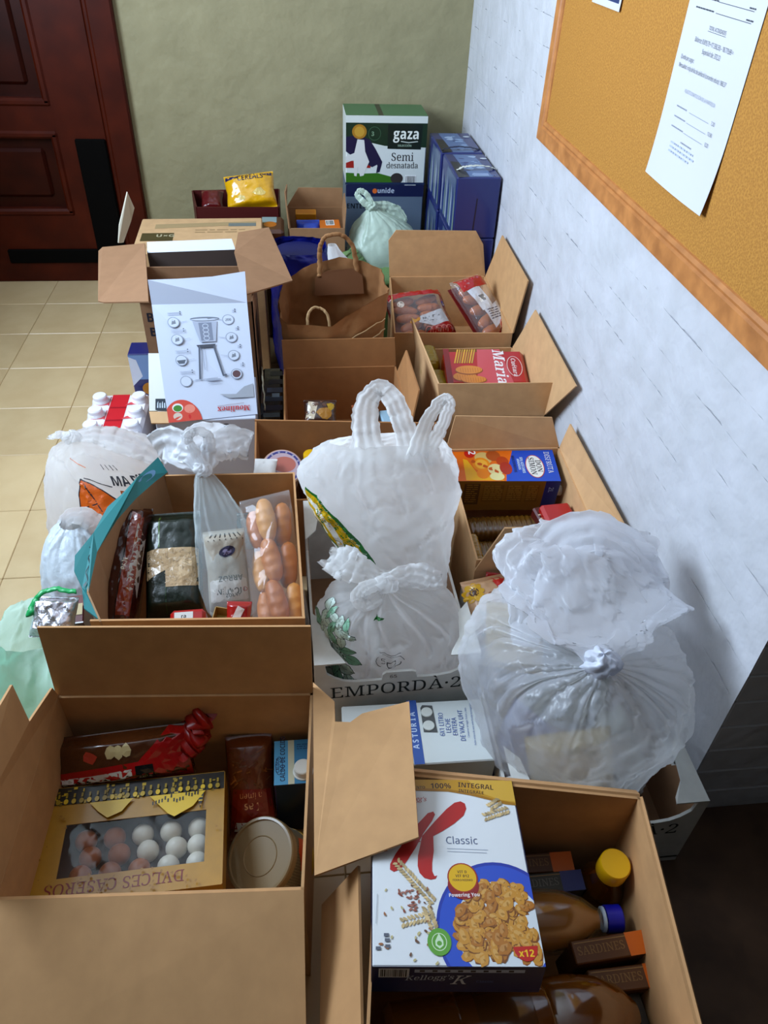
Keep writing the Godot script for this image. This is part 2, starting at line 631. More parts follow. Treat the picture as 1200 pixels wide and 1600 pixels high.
func door() -> void:
	var wood := mat(Color(0.30, 0.085, 0.02), 0.45, {"tex": "wood", "texscale": 1.0, "spec": 0.3})
	var panel := mat(Color(0.22, 0.055, 0.015), 0.42, {"tex": "wood", "texscale": 1.2, "spec": 0.3})
	var dark := mat(Color(0.02, 0.015, 0.012), 0.85, {"spec": 0.2})
	var d := Node3D.new()
	d.name = "door_1"
	d.set_meta("kind", "structure")
	add_child(d)
	# casing
	for r in [[-0.672, -0.585, 0.0, 2.1], [-1.42, -0.585, 2.02, 2.12], [-1.46, -1.39, 0.0, 2.1]]:
		obj("door_frame", box_mesh(V(r[0], r[2], -3.2), V(r[1], r[3], -3.095), 0.006), wood, d)
	obj("frame_bead", box_mesh(V(-0.684, 0.0, -3.14), V(-0.668, 2.03, -3.102), 0.004), wood, d)
	# the leaf: stiles, rails and raised panels inside mouldings
	obj("stile", box_mesh(V(-0.862, 0.0, -3.16), V(-0.686, 2.02, -3.115), 0.003), wood, d)
	obj("stile", box_mesh(V(-1.39, 0.0, -3.16), V(-1.23, 2.02, -3.115), 0.003), wood, d)
	for r in [[0.0, 0.27], [0.565, 0.655], [1.25, 1.36], [1.9, 2.02]]:
		obj("rail", box_mesh(V(-1.25, r[0], -3.16), V(-0.855, r[1], -3.1152), 0.003), wood, d)
	for r in [[0.27, 0.565], [0.655, 1.25], [1.36, 1.9]]:
		var lo: float = r[0]
		var hi: float = r[1]
		obj("door_panel", box_mesh(V(-1.24, lo - 0.01, -3.165), V(-0.857, hi + 0.01, -3.142), 0.002), panel, d)
		obj("raised_panel", box_mesh(V(-1.17, lo + 0.06, -3.15), V(-0.925, hi - 0.06, -3.128), 0.012), panel, d)
		for q in [[-1.24, -0.857, lo - 0.005, lo + 0.022], [-1.24, -0.857, hi - 0.022, hi + 0.005], [-0.884, -0.857, lo, hi], [-1.24, -1.214, lo, hi]]:
			obj("moulding", box_mesh(V(q[0], q[2], -3.15), V(q[1], q[3], -3.108), 0.008), wood, d)
	obj("shadow_plate", box_mesh(V(-0.80, 0.1, -3.117), V(-0.69, 0.545, -3.103), 0.004), dark, d)  # black plate standing in for a dark shadow beside the jamb
	obj("shadow_bar", box_mesh(V(-1.15, 0.08, -3.118), V(-0.80, 0.135, -3.104), 0.004), dark, d)  # black bar standing in for the band of shade low on the leaf

func board() -> void:
	var pine := mat(Color(0.82, 0.54, 0.29), 0.5, {"tex": "wood", "texscale": 2.2})
	var b := thing("cork_board", "large cork notice board in a pine frame on the white brick wall", "notice board")
	var z0 := -2.088
	var z1 := -0.45
	z1 = -0.66
	var y0 := 0.803
	var y1 := 1.65
	obj("cork", box_mesh(V(0.641, y0 + 0.03, z0 + 0.03), V(0.6515, y1 - 0.03, z1 - 0.03), 0.0005), mat(Color(0.72, 0.50, 0.19), 0.85, {"tex": "cork", "texscale": 5.5, "bump": "fine", "bumpscale": 0.3}), b)
	# frame mouldings: an outer band and a rounded inner bead
	for side in 4:
		var s := Soup.new()
		var prof := [Vector2(0.0, 0.0), Vector2(0.0, 0.012), Vector2(0.004, 0.017), Vector2(0.036, 0.018), Vector2(0.04, 0.0145), Vector2(0.045, 0.0165), Vector2(0.052, 0.014), Vector2(0.055, 0.008), Vector2(0.055, 0.0)]
		var rows := []
		for q in prof:
			var a: Vector3
			var c: Vector3
			var x: float = 0.652 - q.y
			if side == 0: a = V(x, y0 + q.x, z0 + q.x); c = V(x, y0 + q.x, z1 - q.x)
			elif side == 1: a = V(x, y1 - q.x, z0 + q.x); c = V(x, y1 - q.x, z1 - q.x)
			elif side == 2: a = V(x, y0 + q.x, z0 + q.x); c = V(x, y1 - q.x, z0 + q.x)
			else: a = V(x, y0 + q.x, z1 - q.x); c = V(x, y1 - q.x, z1 - q.x)
			rows.append([a, c])
		for i in rows.size() - 1:
			s.quad(rows[i][0], rows[i][1], rows[i + 1][1], rows[i + 1][0], V(-1, 0.0, 0.0) + (V(0, -0.01, 0) if side == 0 and i == 0 else Vector3.ZERO))
		obj("frame_rail", s.mesh(), pine, b)
	# two notices pinned to the cork
	var paper := mat(Color(0.80, 0.80, 0.83), 0.6)
	var ink := Color(0.25, 0.26, 0.3)
	notice("long white printed notice pinned to the cork board, its lower corner curling", -1.385, -1.145, 0.918, 1.215, paper, ink, true)
	notice("white sheet with a dark blue band at the top left of the cork board", -1.84, -1.675, 1.128, 1.34, paper, Color(0.2, 0.27, 0.4), false)

func notice(label: String, z0: float, z1: float, y0: float, y1: float, m: Material, ink: Color, long: bool) -> void:
	var t := thing("notice", label, "notice", V(0, 0, 0))
	var top := y1
	var surf := func(q: Vector2, lift: float) -> Vector3:
		var c := clampf((y0 + 0.12 - q.y) / 0.12, 0.0, 1.0)
		var curl := c * c * 0.010 * (0.5 + 0.5 * sin((q.x - z0) / (z1 - z0) * 2.4)) if long else c * c * 0.003
		return V(0.6395 - curl - lift, q.y, q.x)
	var rows := []
	var under := []
	for i in 25:
		var line := PackedVector3Array()
		var lower := PackedVector3Array()
		for j in 13:
			var q := Vector2(lerpf(z0, z1, j / 12.0), lerpf(y0, top, i / 24.0))
			line.append(surf.call(q, 0.0))
			lower.append(surf.call(q, -0.0006))
		rows.append(line)
		under.append(lower)
	var s := Soup.new()
	s.grid(rows, false, true)
	s.grid(under, false, false)
	obj("sheet", s.mesh(), m, t)
	var p := Ink.new(self)
	if long:
		var w := z1 - z0
		var mid := (z0 + z1) / 2.0
		for k in 4:
			var y := 1.212 - k * 0.014
			p.small(z0 + 0.03, y, 0.07, 1, 0.005, ink, rng)
			p.line([Vector2(z0 + 0.10, y), Vector2(z1 - 0.03, y)], 0.0008, ink)
			p.small(z1 - 0.045, y + 0.002, 0.02, 1, 0.005, ink, rng)
		p.text("TOTAL ACTIVIDADES", mid, 1.148, 0.005, ink, 0, 0.0, 0.9)
		p.line([Vector2(mid - 0.03, 1.146), Vector2(mid + 0.03, 1.146)], 0.0006, ink)
		p.text("Balance: 8.819,79 +17.330,33) – 18.779,89 =", mid, 1.128, 0.0062, ink, 0, 0.0, 0.78)
		p.text("Superàvit de: 372,22", mid, 1.116, 0.0062, ink, 0, 0.0, 0.8)
		p.text("Queda per pagar:", z0 + 0.02, 1.1, 0.0058, ink, 0, 0.0, 0.8, 0)
		p.text("Mensualitat i mitja de lloc de calefacció (comandes rebuts): 1883,37", z0 + 0.02, 1.088, 0.0058, ink, 0, 0.0, 0.7, 0)
		var faint := Color(0.55, 0.57, 0.62)
		p.text("AQUESTS DONATIUS SÓN DE LA PARRÒQUIA", mid, 1.058, 0.005, faint, 0, 0.0, 0.8)
		for k in 3:
			var y := 1.035 - k * 0.015
			p.small(z0 + 0.05, y, 0.045, 1, 0.005, faint, rng)
			p.line([Vector2(z0 + 0.10, y), Vector2(z1 - 0.07, y)], 0.0007, faint)
			p.text(["7,20", "13,90", "9,20"][k], z1 - 0.055, y, 0.0052, ink, 0, 0.0, 0.9)
		p.small(mid - 0.02, 0.99, 0.04, 1, 0.005, faint, rng)
		p.small(mid - 0.055, 0.983, 0.11, 3, 0.0065, Color(0.68, 0.72, 0.8), rng)
	else:
		p.rect(z0 + 0.01, y0 + 0.012, z1 - z0 - 0.02, 0.010, Color(0.12, 0.2, 0.38))
		p.small(z0 + 0.02, y0 + 0.05, 0.12, 5, 0.008, ink, rng)
		p.level += 1
	obj("print", p.mesh(surf, 0.03), ink_mat(0.6), t)

# ---------------------------------------------------------------- cartons and boxes
# mesh in world coordinates, hung under its thing
func put(t: Node3D, called: String, mesh: Mesh, m: Material) -> MeshInstance3D:
	var o := obj(called, mesh, m, t)
	o.position = -t.position
	return o

func at_floor(pts: Array, y := 0.0) -> Vector3:
	var c := Vector3.ZERO
	for q in pts: c += q
	c /= pts.size()
	return V(c.x, y, c.z)

# an open carton: rim corners front left, front right, back right, back left; flaps are outlines
func carton(called: String, label: String, rim: Array, inner_base: float, m: Material, flaps: Array, group := "", skip := 0) -> Node3D:
	var t := thing(called, label, "crate" if called == "fruit_crate" else "cardboard box", at_floor(rim), group)
	var c := at_floor(rim, 0.2)
	for i in 4 - skip:
		var a: Vector3 = rim[i]
		var b: Vector3 = rim[(i + 1) % 4]
		var a0 := V(a.x, 0.002, a.z)
		var b0 := V(b.x, 0.002, b.z)
		put(t, "side_panel", plate_mesh([a, b, b0, a0], 0.004, (a + b) / 2.0 - c), m)
	var low := []
	for q in rim: low.append(V(lerpf(q.x, c.x, 0.02), inner_base, lerpf(q.z, c.z, 0.02)))
	put(t, "bottom_panel", plate_mesh(low, 0.004, Vector3.UP), m)
	for f in flaps: put(t, "flap", flap_mesh(f), m)
	return t

# a flap bows a little between its hinge and its free edge, and its cut edge shows the corrugation
func flap_mesh(f: Array) -> ArrayMesh:
	var s := Soup.new()
	s.plate(f, 0.0038)
	return s.mesh()

# a rigid box given by its top corners (front left, front right, back right, back left) and how far it goes down
func pack(t: Node3D, called: String, top: Array, down: float, m: Material, r := 0.003) -> MeshInstance3D:
	var s := Soup.new()
	var u: Vector3 = ((top[1] - top[0]) + (top[2] - top[3])) / 2.0
	var w: Vector3 = ((top[3] - top[0]) + (top[2] - top[1])) / 2.0
	var c: Vector3 = (top[0] + top[1] + top[2] + top[3]) / 4.0
	var n := w.normalized().cross(u.normalized()).normalized()
	if n.y < 0.0: n = -n
	var x := u.normalized()
	var z := (x.cross(n)).normalized()
	s.bevel_box(V(-u.length() / 2.0, -down, -w.length() / 2.0), V(u.length() / 2.0, 0.0, w.length() / 2.0), r, Transform3D(Basis(x, n, z), c))
	return put(t, called, s.mesh(), m)

# print on a face of a thing in world coordinates
func face(t: Node3D, called: String, p: Ink, origin: Vector3, u: Vector3, w: Vector3, rough := 0.4, coat := 0.0) -> MeshInstance3D:
	var o := stamp(t, called, p, origin, u, w, rough, coat)
	o.position = -t.position
	return o

# print stretched over four corners (lower left, lower right, upper right, upper left); the ink uses 0..1 across and up
func face4(t: Node3D, called: String, p: Ink, q: Array, rough := 0.4, coat := 0.0) -> MeshInstance3D:
	var n: Vector3 = (q[1] - q[0]).cross(q[3] - q[0]).normalized()
	var o := obj(called, p.mesh(func(a: Vector2, lift: float) -> Vector3:
		return (q[0] as Vector3).lerp(q[1], a.x).lerp((q[3] as Vector3).lerp(q[2], a.x), a.y) + n * lift, 0.3), ink_mat(rough, coat), t)
	o.position = -t.position
	return o

# ---------------------------------------------------------------- soft packs
# a pillow pack: w wide, h high, d thick, in its own frame (front +z); returns a Callable(point, lift) for print on its front
func pouch(t: Node3D, called: String, xf: Transform3D, w: float, h: float, d: float, m: Material, seal := 0.02, wrinkle := 0.004, seed := 0.0, edge := 2.5) -> Callable:
	var shape := func(q: Vector2, side: float) -> Vector3:
		var x := clampf(q.x / (w / 2.0), -1.0, 1.0)
		var y := clampf(q.y / (h / 2.0), -1.0, 1.0)
		var body := clampf((1.0 - absf(y)) * h / 2.0 / maxf(seal, 0.001), 0.0, 1.0)
		body = body * body * (3.0 - 2.0 * body)
		var z := pow(maxf(0.0, 1.0 - pow(absf(x), edge)), 0.55) * pow(maxf(0.0, 1.0 - pow(absf(y), edge * 2.0)), 0.5) * body
		var k := noise.get_noise_3d(q.x * 26.0 + seed, q.y * 22.0, seed * 3.0 + side) * 0.7 + (0.5 - absf(fine.get_noise_3d(q.x * 40.0, q.y * 30.0 + seed, side * 4.0))) * 0.5
		var pinch := 1.0 - 0.06 * (1.0 - absf(y)) * (1.0 - absf(y))
		return V(q.x * (pinch if edge < 4.0 else 1.0), q.y, side * (z * d / 2.0 + 0.0006 + k * wrinkle * clampf(z + 0.12, 0.0, 1.0)))
	var s := Soup.new()
	for side in [1.0, -1.0]:
		var rows := []
		for i in 41:
			var line := PackedVector3Array()
			for j in 31:
				var a := -cos(PI * j / 30.0)
				var b := -cos(PI * i / 40.0)
				line.append(xf * (shape.call(Vector2(lerpf(a, j / 15.0 - 1.0, 0.4) * w / 2.0, lerpf(b, i / 20.0 - 1.0, 0.5) * h / 2.0), side) as Vector3))
			rows.append(line)
		s.grid(rows, false, side < 0.0)
	put(t, called, s.mesh(), m)
	return func(q: Vector2, lift: float) -> Vector3: return xf * ((shape.call(q, 1.0) as Vector3) + V(0, 0, lift))

func wrap_print(t: Node3D, called: String, p: Ink, map: Callable, size := 0.012, rough := 0.3, coat := 0.3, base := 0.0007) -> void:
	var o := obj(called, p.mesh(map, size, base), ink_mat(rough, coat), t)
	o.position = -t.position

# frame whose x runs along right, y along up (both world directions) about centre c
func frame(c: Vector3, right: Vector3, up: Vector3) -> Transform3D:
	var x := right.normalized()
	var y := (up - x * up.dot(x)).normalized()
	return Transform3D(Basis(x, y, x.cross(y)), c)

# frame over four picture corners of a pack: lower left, lower right, upper right, upper left
func frame4(q: Array) -> Transform3D:
	return frame((q[0] + q[1] + q[2] + q[3]) / 4.0, (q[1] - q[0]) + (q[2] - q[3]), (q[3] - q[0]) + (q[2] - q[1]))

# ---------------------------------------------------------------- plastic film
# rings: [centre, radius across x, radius along z] from the bottom to the neck
func film(rings: Array, opts := {}) -> Array:
	var nr: int = opts.get("rows", 72)
	var nc: int = opts.get("cols", 132)
	var pleats: float = opts.get("pleats", 17.0)
	var pamp: float = opts.get("pamp", 0.22)
	var pfrom: float = opts.get("pfrom", 0.45)
	var low: float = opts.get("low", 0.07)
	var crease: float = opts.get("crease", 0.006)
	var sq: float = opts.get("square", 0.85)
	var sd: float = opts.get("seed", 0.0)
	var pbottom: float = opts.get("pbottom", 0.0)
	var turn: float = opts.get("turn", 0.0)
	var rows := []
	var top := rings.size() - 1
	for i in nr:
		var t := float(i) / (nr - 1)
		var f := t * top
		var k := mini(int(f), top - 1)
		var a := f - k
		var r0 = rings[maxi(k - 1, 0)]
		var r1 = rings[k]
		var r2 = rings[k + 1]
		var r3 = rings[mini(k + 2, top)]
		var c: Vector3 = (r1[0] as Vector3).cubic_interpolate(r2[0], r0[0], r3[0], a)
		var rx := cubic_interpolate(r1[1], r2[1], r0[1], r3[1], a)
		var rz := cubic_interpolate(r1[2], r2[2], r0[2], r3[2], a)
		var line := PackedVector3Array()
		for j in nc:
			var th := TAU * j / nc
			var dx := signf(cos(th)) * pow(absf(cos(th)), sq)
			var dz := signf(sin(th)) * pow(absf(sin(th)), sq)
			var wob := th + 0.22 * noise.get_noise_3d(cos(th) * 1.4 + sd, sin(th) * 1.4, sd)
			var wave := absf(sin(pleats * wob / 2.0 + 1.2 * noise.get_noise_2d(t * 2.5 + sd, th * 0.4)))
			var depth := 0.55 + 0.9 * noise.get_noise_3d(cos(th) * 2.1, sin(th) * 2.1 + sd, t * 1.2)
			var pa := pamp * smoothstep(pfrom, 1.0, t) * depth + pbottom * smoothstep(0.25, 0.0, t) * depth
			var m := 1.0 + pa * (wave - 0.62) + low * noise.get_noise_3d(dx * 1.1 + sd, dz * 1.1, t * 2.4 + sd)
			var q := c + V(dx * rx * m, 0, dz * rz * m).rotated(Vector3.UP, turn)
			# flat facets that meet in folds, and thin sharp ridges where the film is pinched
			var cr := 0.55 - 1.5 * absf(fine.get_noise_3d(q.x * 5.0 + sd, q.y * 3.6, q.z * 5.0))
			cr += 0.40 * maxf(0.0, 1.0 - absf(fine.get_noise_3d(q.x * 9.0 + 7.0, q.y * 5.0 + sd, q.z * 9.0)) / 0.10)
			cr += 0.10 * maxf(0.0, 1.0 - absf(fine.get_noise_3d(q.x * 19.0, q.y * 13.0 + sd, q.z * 19.0)) / 0.14)
			for dr in opts.get("drapes", []):   # folds hanging from the handles: column, width, from row, to row, depth
				var off: float = absf(wrapf(float(j) / nc - dr[0] - 0.012 * sin(t * 9.0), -0.5, 0.5)) / (dr[1] * smoothstep(dr[2] - 0.02, dr[3], t) + 0.002)
				if t > dr[2] and off < 1.0: q += V(dx, 0.0, dz).rotated(Vector3.UP, turn) * (dr[4] * (1.0 - off) * smoothstep(dr[2], dr[2] + 0.12, t) * (1.0 - smoothstep(dr[3], 1.0, t)))
			q += V(dx, 0.25, dz).rotated(Vector3.UP, turn).normalized() * (cr * crease * clampf(minf(rx, rz) / 0.04, 0.15, 1.0))
			q.y = maxf(q.y, opts.get("floor", -1.0))
			line.append(q)
		rows.append(line)
	return rows

# print on a film: the ink's x is the column (0..1 round the bag), y the row (0..1 from bottom to neck)
func on_film(rows: Array) -> Callable:
	return func(q: Vector2, lift: float) -> Vector3:
		var nr := rows.size()
		var nc: int = rows[0].size()
		var fi := clampf(q.y, 0.0, 1.0) * (nr - 1.001)
		var fj := fposmod(q.x, 1.0) * nc
		var i := int(fi)
		var j := int(fj) % nc
		var k := (j + 1) % nc
		var a: Vector3 = rows[i][j]
		var b: Vector3 = rows[i][k]
		var c: Vector3 = rows[i + 1][j]
		var d: Vector3 = rows[i + 1][k]
		var p := a.lerp(b, fj - int(fj)).lerp(c.lerp(d, fj - int(fj)), fi - i)
		var n := (c - a).cross(b - a)
		return p + (n.normalized() if n.length() > 1e-9 else Vector3.UP) * lift

# the same in metres: x to the right of the bag's front, y up along the film
func on_film_metres(rows: Array, girth: float, length: float) -> Callable:
	var map := on_film(rows)
	return func(q: Vector2, lift: float) -> Vector3: return map.call(Vector2(0.25 - q.x / girth, q.y / length), lift)

func film_mesh(rows: Array) -> ArrayMesh:
	var s := Soup.new()
	s.grid(rows, true, true)
	return s.mesh()

# a gathered strip of film (handle, ear, knot end) along points: a flat tube whose section is folded, thinning to a flat edge where tail is set
func ribbon(pts: Array, widths: Array, thick := 0.25, ref := Vector3.UP, sides := 14, seed := 0.0, folds := 0.0, tail := false) -> ArrayMesh:
	var cv := Curve3D.new()
	for i in pts.size():
		var a: Vector3 = pts[maxi(i - 1, 0)]
		var b: Vector3 = pts[mini(i + 1, pts.size() - 1)]
		cv.add_point(pts[i], -(b - a) / 6.0, (b - a) / 6.0)
	var n := 10 * (pts.size() - 1)
	if folds > 0.0: sides = 40
	var path := PackedVector3Array()
	var rad := PackedFloat32Array()
	for i in n + 1:
		var f := float(i) / n * (pts.size() - 1)
		var k := mini(int(f), pts.size() - 2)
		path.append(cv.sample(k, f - k) + V(noise.get_noise_2d(f * 3.0, seed), noise.get_noise_2d(f * 3.0, seed + 20.0), noise.get_noise_2d(f * 3.0, seed + 40.0)) * 0.003)
		rad.append(lerpf(widths[k], widths[k + 1], f - k) * (1.0 + 0.12 * noise.get_noise_2d(f * 4.0, seed + 7.0)))
	var rows := []
	for i in n + 1:
		var t := (path[mini(i + 1, n)] - path[maxi(i - 1, 0)]).normalized()
		var u := t.cross(ref)
		if u.length() < 0.1: u = t.cross(Vector3.RIGHT)
		u = u.normalized()
		var w := u.cross(t).normalized()
		var g := float(i) / n
		var flat := lerpf(1.0, 0.25, smoothstep(0.35, 1.0, g)) if tail else 1.0
		var line := PackedVector3Array()
		for k in sides:
			var a := TAU * k / sides
			var x := cos(a)
			var fold := folds * (0.42 - absf(sin(x * 5.0 + 1.7 * noise.get_noise_2d(g * 2.5, seed + 60.0) + seed))) * (1.0 + 0.6 * noise.get_noise_2d(g * 3.0 + x, seed + 80.0))
			var lump := 0.22 * folds * noise.get_noise_3d(x * 2.0 + seed, sin(a), g * 5.0)
			line.append(path[i] + u * (x * rad[i] * (1.0 + lump)) + w * (rad[i] * (sin(a) * thick * flat + fold * 0.5 + lump)))
		rows.append(line)
	var c0 := Vector3.ZERO
	var c1 := Vector3.ZERO
	for k in sides:
		c0 += rows[0][k] / sides
		c1 += rows[n][k] / sides
	var first := PackedVector3Array()
	var last := PackedVector3Array()
	for k in sides:
		first.append((rows[0][k] as Vector3).lerp(c0, 0.98))
		last.append((rows[n][k] as Vector3).lerp(c1, 0.98))
	rows.push_front(first)
	rows.push_back(last)
	var s := Soup.new()
	s.grid(rows, true, true)
	return s.mesh()

func knot_mesh(c: Vector3, r: float, seed := 0.0) -> ArrayMesh:
	var rows := []
	for i in 15:
		var line := PackedVector3Array()
		for j in 24:
			var a := PI * i / 14.0
			var b := TAU * j / 24.0
			var d := V(sin(a) * cos(b), cos(a), sin(a) * sin(b))
			line.append(c + d * r * V(1.1, 0.8, 1.0) * (1.0 + 0.35 * noise.get_noise_3d(d.x * 2.2 + seed, d.y * 4.0, d.z * 2.2) + 0.12 * sin(b * 5.0 + d.y * 5.0)))
		rows.append(line)
	var s := Soup.new()
	s.grid(rows, true, false)
	return s.mesh()

func bag_film(c := Color(0.94, 0.94, 0.95), back := 0.97) -> StandardMaterial3D:
	return mat(c, 0.33, {"alpha": 0.8, "back": Color(back, back, back), "bump": "crinkle", "bumpscale": 0.12, "texscale": 3.4, "spec": 0.5})

func clear_film(a := 0.04, rough := 0.1, c := Color(1, 1, 1)) -> StandardMaterial3D:
	return mat(c, rough, {"alpha": a, "spec": 0.35})

func build_cartons() -> void:
	var k1 := kraft(Color(0.81, 0.62, 0.42))
	var k2 := kraft(Color(0.79, 0.59, 0.39))
	var k3 := kraft(Color(0.83, 0.65, 0.46))
	var k4 := kraft(Color(0.66, 0.45, 0.26))  # darker kraft: the shade on the two middle cartons put into their colour
	# front left carton
	var a := [V(-0.415, 0.3, -0.46), V(-0.025, 0.3, -0.438), V(-0.004, 0.3, -0.745), V(-0.407, 0.3, -0.772)]
	carton("carton", "big open cardboard box at front left with a torn left flap", a, 0.05, k1, [
		[a[3], a[2], V(-0.003, 0.437, -0.765), V(-0.408, 0.435, -0.795)],
		[a[0], a[1], V(-0.028, 0.225, -0.262), V(-0.46, 0.225, -0.275)],
		[V(-0.002, 0.305, -0.76), V(0.03, 0.31, -0.717), V(0.029, 0.312, -0.678), V(0.052, 0.315, -0.673), V(0.071, 0.318, -0.685), V(0.144, 0.333, -0.691), V(0.128, 0.338, -0.474), V(-0.01, 0.305, -0.451)],
		[a[0], V(-0.425, 0.4, -0.50), V(-0.432, 0.425, -0.66), V(-0.427, 0.419, -0.704), V(-0.412, 0.364, -0.68), V(-0.408, 0.329, -0.765), a[3]]])
	# front right carton
	var b := [V(0.036, 0.3, -0.235), V(0.424, 0.3, -0.235), V(0.461, 0.3, -0.526), V(0.088, 0.3, -0.6)]
	carton("carton", "open cardboard box at front right holding the big cereal box and cooking oil", b, 0.03, k2, [
		[V(0.05, 0.3, -0.462), V(0.037, 0.3, -0.235), V(-0.012, 0.215, -0.235), V(0.0, 0.215, -0.452)],
		[b[2], b[3], V(0.086, 0.284, -0.615), V(0.465, 0.284, -0.541)],
		[b[1], b[2], V(0.474, 0.272, -0.528), V(0.444, 0.255, -0.24)]])
	# carton with the teal printed side
	var c := [V(-0.368, 0.345, -0.886), V(-0.012, 0.345, -0.866), V(-0.024, 0.35, -1.272), V(-0.29, 0.35, -1.279)]
	var ct := carton("carton", "open cardboard box with a teal printed outside full of rice and rolls", c, 0.08, k2, [], "", 1)
	teal_side(ct)
	# shallow carton behind it
	var d := [V(-0.118, 0.24, -1.315), V(0.29, 0.24, -1.315), V(0.302, 0.35, -1.445), V(-0.112, 0.35, -1.48)]
	carton("carton", "cardboard box behind the tall white carrier bag, its back panel in view", d, 0.12, k4, [
		[d[1], d[2], V(0.325, 0.315, -1.44), V(0.318, 0.31, -1.39)]])
	# carton with the snack packets
	var e := [V(-0.05, 0.27, -1.50), V(0.262, 0.27, -1.50), V(0.262, 0.27, -1.86), V(-0.05, 0.27, -1.86)]
	carton("carton", "cardboard box with a tall dark back flap before the kraft paper bag", e, 0.1, k4, [
		[e[3], e[2], V(0.256, 0.352, -1.866), V(-0.051, 0.35, -1.867)],
		[V(0.262, 0.27, -1.83), V(0.262, 0.27, -1.55), V(0.285, 0.345, -1.60), V(0.275, 0.36, -1.78)]])
	# carton of sweet buns in the corner of the pile by the wall
	var g := [V(0.272, 0.3, -1.998), V(0.622, 0.3, -1.985), V(0.628, 0.3, -2.405), V(0.303, 0.3, -2.408)]
	carton("carton", "open cardboard box of red packets of sweet buns beside the white wall", g, 0.12, k1, [
		[g[3], g[2], V(0.61, 0.405, -2.412), V(0.581, 0.449, -2.412), V(0.319, 0.452, -2.412), V(0.296, 0.419, -2.412)],
		[g[1], V(0.634, 0.47, -1.96), V(0.638, 0.475, -2.30), g[2]]])
	# carton of biscuits
	var h := [V(0.345, 0.265, -1.60), V(0.618, 0.265, -1.595), V(0.622, 0.265, -1.965), V(0.332, 0.265, -1.965)]
	carton("carton", "open cardboard box holding the red biscuit packet, third from the front along the wall", h, 0.1, k3, [
		[h[0], h[1], V(0.66, 0.352, -1.607), V(0.337, 0.35, -1.618)],
		[h[0], V(0.336, 0.35, -1.62), V(0.317, 0.352, -1.99), h[3]],
		[h[1], V(0.634, 0.418, -1.478), V(0.637, 0.428, -1.866), h[2]]])
	# carton of juice
	var i := [V(0.338, 0.25, -1.085), V(0.612, 0.25, -1.075), V(0.624, 0.25, -1.47), V(0.342, 0.25, -1.478)]
	var it := carton("carton", "open cardboard box holding the blue juice carton, black lettering on its front flap", i, 0.06, k3, [
		[i[3], i[2], V(0.598, 0.325, -1.49), V(0.359, 0.337, -1.49)],
		[V(0.336, 0.223, -1.08), V(0.614, 0.236, -1.075), V(0.573, 0.349, -1.06), V(0.377, 0.355, -1.06)],
		[i[1], V(0.634, 0.325, -1.072), V(0.633, 0.325, -1.46), i[2]]])
	var p := Ink.new(self)
	p.text("RFA. OR 12 COD. 203", 0.0, 0.0, 0.0165, Color(0.16, 0.09, 0.06), 1, 0.0, 0.85, 0)
	var q0: Vector3 = V(0.368, 0.261, -1.064)
	face(it, "lettering", p, q0, V(0.539, 0.263, -1.064) - q0, V(0, 1, 0.13), 0.8)
	# fruit crates of white printed board
	fruit_crate("white fruit crate under the two tied carrier bags, black lettering on its front", V(0.0, 0, -0.834), V(0.297, 0, -0.84), 0.455, "EMPORDÀ·2", 0.258, 0.203)
	fruit_crate("white fruit crate standing at the end of the brick wall under the big clear bag", V(0.31, 0, -0.562), V(0.617, 0, -0.562), 0.51, "EMPORDÀ·2")

func teal_side(t: Node3D) -> void:
	var teal := mat(Color(0.10, 0.46, 0.47), 0.5)
	# outer scalloped edge of the printed side, leaning out from the rim
	var inner := [V(-0.285, 0.352, -1.285), V(-0.306, 0.352, -1.255), V(-0.336, 0.352, -1.203), V(-0.363, 0.352, -1.138), V(-0.384, 0.352, -1.049), V(-0.38, 0.352, -0.947), V(-0.349, 0.345, -0.885)]
	var outer := [V(-0.305, 0.372, -1.312), V(-0.336, 0.372, -1.248), V(-0.362, 0.365, -1.2), V(-0.384, 0.362, -1.166), V(-0.397, 0.36, -1.094), V(-0.42, 0.356, -1.037), V(-0.415, 0.352, -1.002), V(-0.396, 0.345, -0.966), V(-0.387, 0.335, -0.926)]
	var pts := []
	pts.append_array(inner)
	outer.reverse()
	pts.append_array(outer)
	put(t, "scalloped_edge", plate_mesh(pts, 0.004, Vector3.UP), teal)
	# the wavy upper part of the wall between rim and scallops
	var s := Soup.new()
	for k in inner.size() - 1:
		var a: Vector3 = inner[k]
		var b: Vector3 = inner[k + 1]
		s.plate([a, b, V(b.x + 0.02, 0.003, b.z), V(a.x + 0.02, 0.003, a.z)], 0.003, V(1, 0, 0))
	put(t, "cut_side_panel", s.mesh(), kraft(Color(0.66, 0.52, 0.38)))
	var p := Ink.new(self)
	p.ring(0.42, 0.84, 0.06, 0.07, 0.035, Color(0.35, 0.55, 0.72), 18, 0.3, 5.2)
	p.text("C", 0.0, 0.0, 0.001, Color.BLACK)
	var map := func(q: Vector2, lift: float) -> Vector3: return q_on(inner, outer, q) + V(0, lift + 0.001, 0)
	var ink := Ink.new(self)
	ink.ring(0.13, 0.55, 0.05, 0.22, 0.03, Color(0.40, 0.58, 0.74), 18, 0.6, 5.4)
	ink.oval(0.33, 0.5, 0.012, 0.1, Color(0.8, 0.75, 0.2), 10)
	for k in 6: ink.blob(0.48 + 0.004 * k, 0.62 - 0.03 * k, 0.012, Color(0.65, 0.1, 0.25), rng, 7, 0.4, 3.0)
	for k in 9:
		ink.line([Vector2(0.28 + 0.075 * k, 0.25), Vector2(0.31 + 0.075 * k, 0.42 + 0.1 * sin(k * 2.0)), Vector2(0.345 + 0.075 * k, 0.2)], 0.014, Color(0.03, 0.16, 0.18))
	var o := obj("print", ink.mesh(map, 0.05), ink_mat(0.5), t)
	o.position = -t.position

